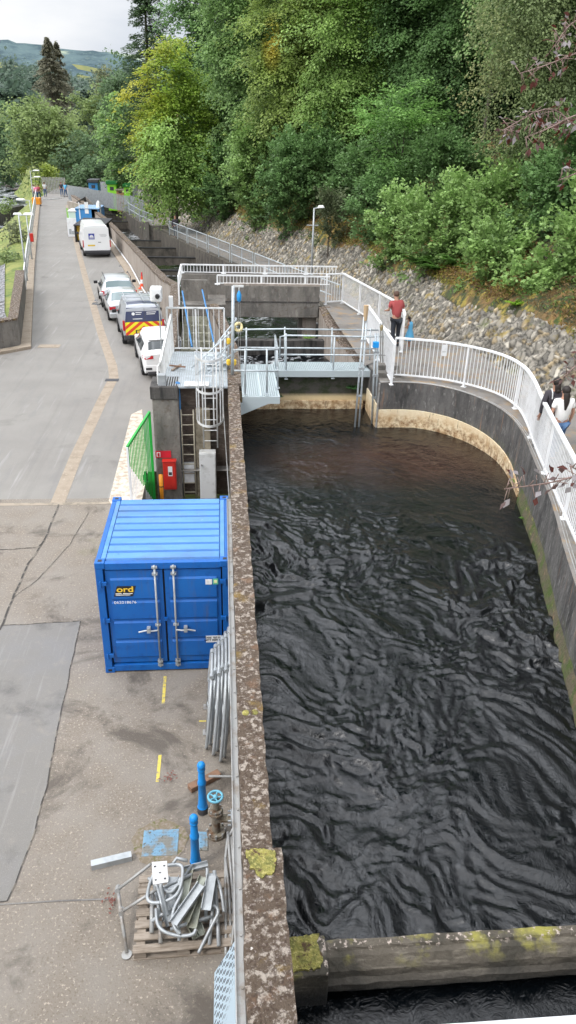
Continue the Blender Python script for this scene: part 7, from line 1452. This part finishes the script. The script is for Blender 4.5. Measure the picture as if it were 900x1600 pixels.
for i, (px, pt, pb, hw, Y) in enumerate([(225, 325, 343, 22, 73), (205, 318, 335, 18, 78)]): T('green_bush', ['rough pale grass clump beside the basin wall', 'rough pale grass clump behind the guard rails'][i], 'bush', px, pt, pb, hw, Y, 'fary', 98+i, gz=-.3)
# ---- hills
def hill(name, pts, Y, m, base=-10, depth=1500, seed=1, amp=6, fields=None):
    xs = np.linspace(pts[0][0], pts[-1][0], 160); r = np.random.default_rng(seed); T_ = []
    for x in xs: py = np.interp(x, [p[0] for p in pts], [p[1] for p in pts]); T_.append(V(float(x), float(py), Y))
    rows_ = []; rnd = vnoise(xs*.12+seed*10, xs*0+3., seed, 5)*amp*.8+r.random(len(xs))*amp*.35
    for (fy, fz) in ((-.42, 0), (-.3, .22), (-.2, .45), (-.1, .75), (-.03, .95), (0, 1.0), (.2, 1.02), (.6, .8)):
        rows_.append([(t_.x+(fy*Y*.3)*(t_.x/Y), Y+fy*Y*.9, lerp(base, t_.z, fz)+(rnd[i] if fz > .9 else rnd[-i]*.6) if fz else base) for i, t_ in enumerate(T_)])
    k = len(xs); mb = MB(); mb.add([p for r_ in rows_ for p in r_], [(j*k+i, j*k+i+1, (j+1)*k+i+1, (j+1)*k+i) for j in range(len(rows_)-1) for i in range(k-1)])
    return struct(name, mb, m, smooth=True)
hazeL = lambda c, h, b=(.40, .50, .58): tuple(lerp(c[i], b[i], h) for i in range(3))  # mixes distance haze straight into the surface colour
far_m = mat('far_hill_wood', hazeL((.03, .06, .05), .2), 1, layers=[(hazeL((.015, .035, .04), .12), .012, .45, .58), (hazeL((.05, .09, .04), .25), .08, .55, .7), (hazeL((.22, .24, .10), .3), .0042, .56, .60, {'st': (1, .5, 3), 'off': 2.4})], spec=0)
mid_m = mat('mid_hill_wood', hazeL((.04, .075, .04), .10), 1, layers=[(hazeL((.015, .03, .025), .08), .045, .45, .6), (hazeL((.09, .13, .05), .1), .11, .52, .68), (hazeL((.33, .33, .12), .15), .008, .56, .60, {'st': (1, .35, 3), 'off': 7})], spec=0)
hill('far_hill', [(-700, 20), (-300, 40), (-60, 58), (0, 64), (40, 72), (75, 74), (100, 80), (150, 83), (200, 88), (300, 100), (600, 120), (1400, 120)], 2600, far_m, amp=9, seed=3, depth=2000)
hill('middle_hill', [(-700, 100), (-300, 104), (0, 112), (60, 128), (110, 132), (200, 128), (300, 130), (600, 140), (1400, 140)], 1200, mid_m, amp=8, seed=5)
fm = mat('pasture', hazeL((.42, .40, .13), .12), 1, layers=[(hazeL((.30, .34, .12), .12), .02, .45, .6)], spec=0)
def field(px, Y): struct('pasture_field', MB().quad(*[V(x, y, Y) for x, y in px]), fm)
field([(-40, 92), (0, 97), (30, 104), (60, 112), (58, 120), (30, 116), (-40, 108)], 2050); field([(112, 100), (135, 103), (165, 110), (150, 114), (122, 108)], 2050); field([(120, 116), (142, 120), (140, 127), (122, 125)], 1150)
tree_pts = []
r = random.Random(8)
for i in range(46): px = r.uniform(-30, 215); Y = r.uniform(330, 700); p = V(px, r.uniform(150, 215) if Y < 450 else r.uniform(128, 175), Y); s = Y*.016; tree_pts.append((p.x, Y, p.z, s*1.3, s, s*1.2))
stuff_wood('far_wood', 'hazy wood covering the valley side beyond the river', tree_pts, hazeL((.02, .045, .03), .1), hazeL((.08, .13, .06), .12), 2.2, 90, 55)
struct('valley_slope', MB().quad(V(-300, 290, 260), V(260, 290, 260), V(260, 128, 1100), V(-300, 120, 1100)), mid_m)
# grass tufts on left bank
# ================================================================ LIGHT AND SKY
sc_ = bpy.context.scene
w = bpy.data.worlds.new('World'); sc_.world = w; w.use_nodes = True; nt = w.node_tree; L = nt.links; bg = nt.nodes['Background']
sky = _n(nt, 'ShaderNodeTexSky', sky_type='NISHITA'); sky.sun_disc = False; sky.sun_elevation = R_(48); sky.sun_rotation = R_(240); sky.air_density = 1.2; sky.dust_density = 3
tc = _n(nt, 'ShaderNodeTexCoord'); mp = _n(nt, 'ShaderNodeMapping'); mp.inputs['Scale'].default_value = (1, 1, 3.2); L.new(tc.outputs['Generated'], mp.inputs[0])
nz = _n(nt, 'ShaderNodeTexNoise'); nz.inputs['Scale'].default_value = 2.6; nz.inputs['Detail'].default_value = 7; nz.inputs['Roughness'].default_value = .5; L.new(mp.outputs[0], nz.inputs['Vector'])
cr = _n(nt, 'ShaderNodeValToRGB'); cr.color_ramp.elements[0].position = .38; cr.color_ramp.elements[0].color = (7.9, 8.4, 9.3, 1); cr.color_ramp.elements[1].position = .62; cr.color_ramp.elements[1].color = (11.5, 11.5, 11.6, 1); L.new(nz.outputs['Fac'], cr.inputs[0])
mx = _n(nt, 'ShaderNodeMix', data_type='RGBA'); mx.inputs[0].default_value = .88; L.new(sky.outputs[0], mx.inputs[6]); L.new(cr.outputs[0], mx.inputs[7]); sx = _n(nt, 'ShaderNodeSeparateXYZ'); L.new(tc.outputs['Generated'], sx.inputs[0]); mg = _n(nt, 'ShaderNodeMapRange'); mg.inputs[1].default_value = .12; mg.inputs[2].default_value = .8; mg.inputs[3].default_value = 1.0; mg.inputs[4].default_value = 2.5; L.new(sx.outputs[2], mg.inputs[0])
n2_ = _n(nt, 'ShaderNodeTexNoise'); n2_.inputs['Scale'].default_value = 3.2; n2_.inputs['Detail'].default_value = 6; L.new(tc.outputs['Generated'], n2_.inputs['Vector']); mc = _n(nt, 'ShaderNodeMapRange'); mc.inputs[1].default_value = .43; mc.inputs[2].default_value = .60; mc.inputs[3].default_value = .15; mc.inputs[4].default_value = 2.3; L.new(n2_.outputs['Fac'], mc.inputs[0])
el = _n(nt, 'ShaderNodeMapRange'); el.inputs[1].default_value = .22; el.inputs[2].default_value = .45; L.new(sx.outputs[2], el.inputs[0]); mf = _n(nt, 'ShaderNodeMix'); L.new(el.outputs[0], mf.inputs[0]); mf.inputs[2].default_value = 1.0; L.new(mc.outputs[0], mf.inputs[3]); mm = _n(nt, 'ShaderNodeMath', operation='MULTIPLY'); L.new(mf.outputs[0], mm.inputs[0]); L.new(mg.outputs[0], mm.inputs[1])
vs_ = _n(nt, 'ShaderNodeVectorMath', operation='SCALE'); L.new(mx.outputs[2], vs_.inputs[0]); L.new(mm.outputs[0], vs_.inputs['Scale']); L.new(vs_.outputs[0], bg.inputs[0]); bg.inputs[1].default_value = .1
sn = bpy.data.lights.new('sun', 'SUN'); sn.energy = 1.5; sn.angle = R_(14); sn.color = (1, .975, .94); so = bpy.data.objects.new('sun', sn); C.objects.link(so)
so.rotation_euler = (R_(42), 0, R_(-60)); 
sc_.view_settings.view_transform = 'Standard'; sc_.view_settings.look = 'None'; sc_.view_settings.exposure = 0
sc_.cycles.max_bounces = 5; sc_.cycles.diffuse_bounces = 3; sc_.cycles.glossy_bounces = 3; sc_.cycles.transmission_bounces = 3; sc_.cycles.transparent_max_bounces = 4; sc_.cycles.use_denoising = True
sc_.render.use_persistent_data = False
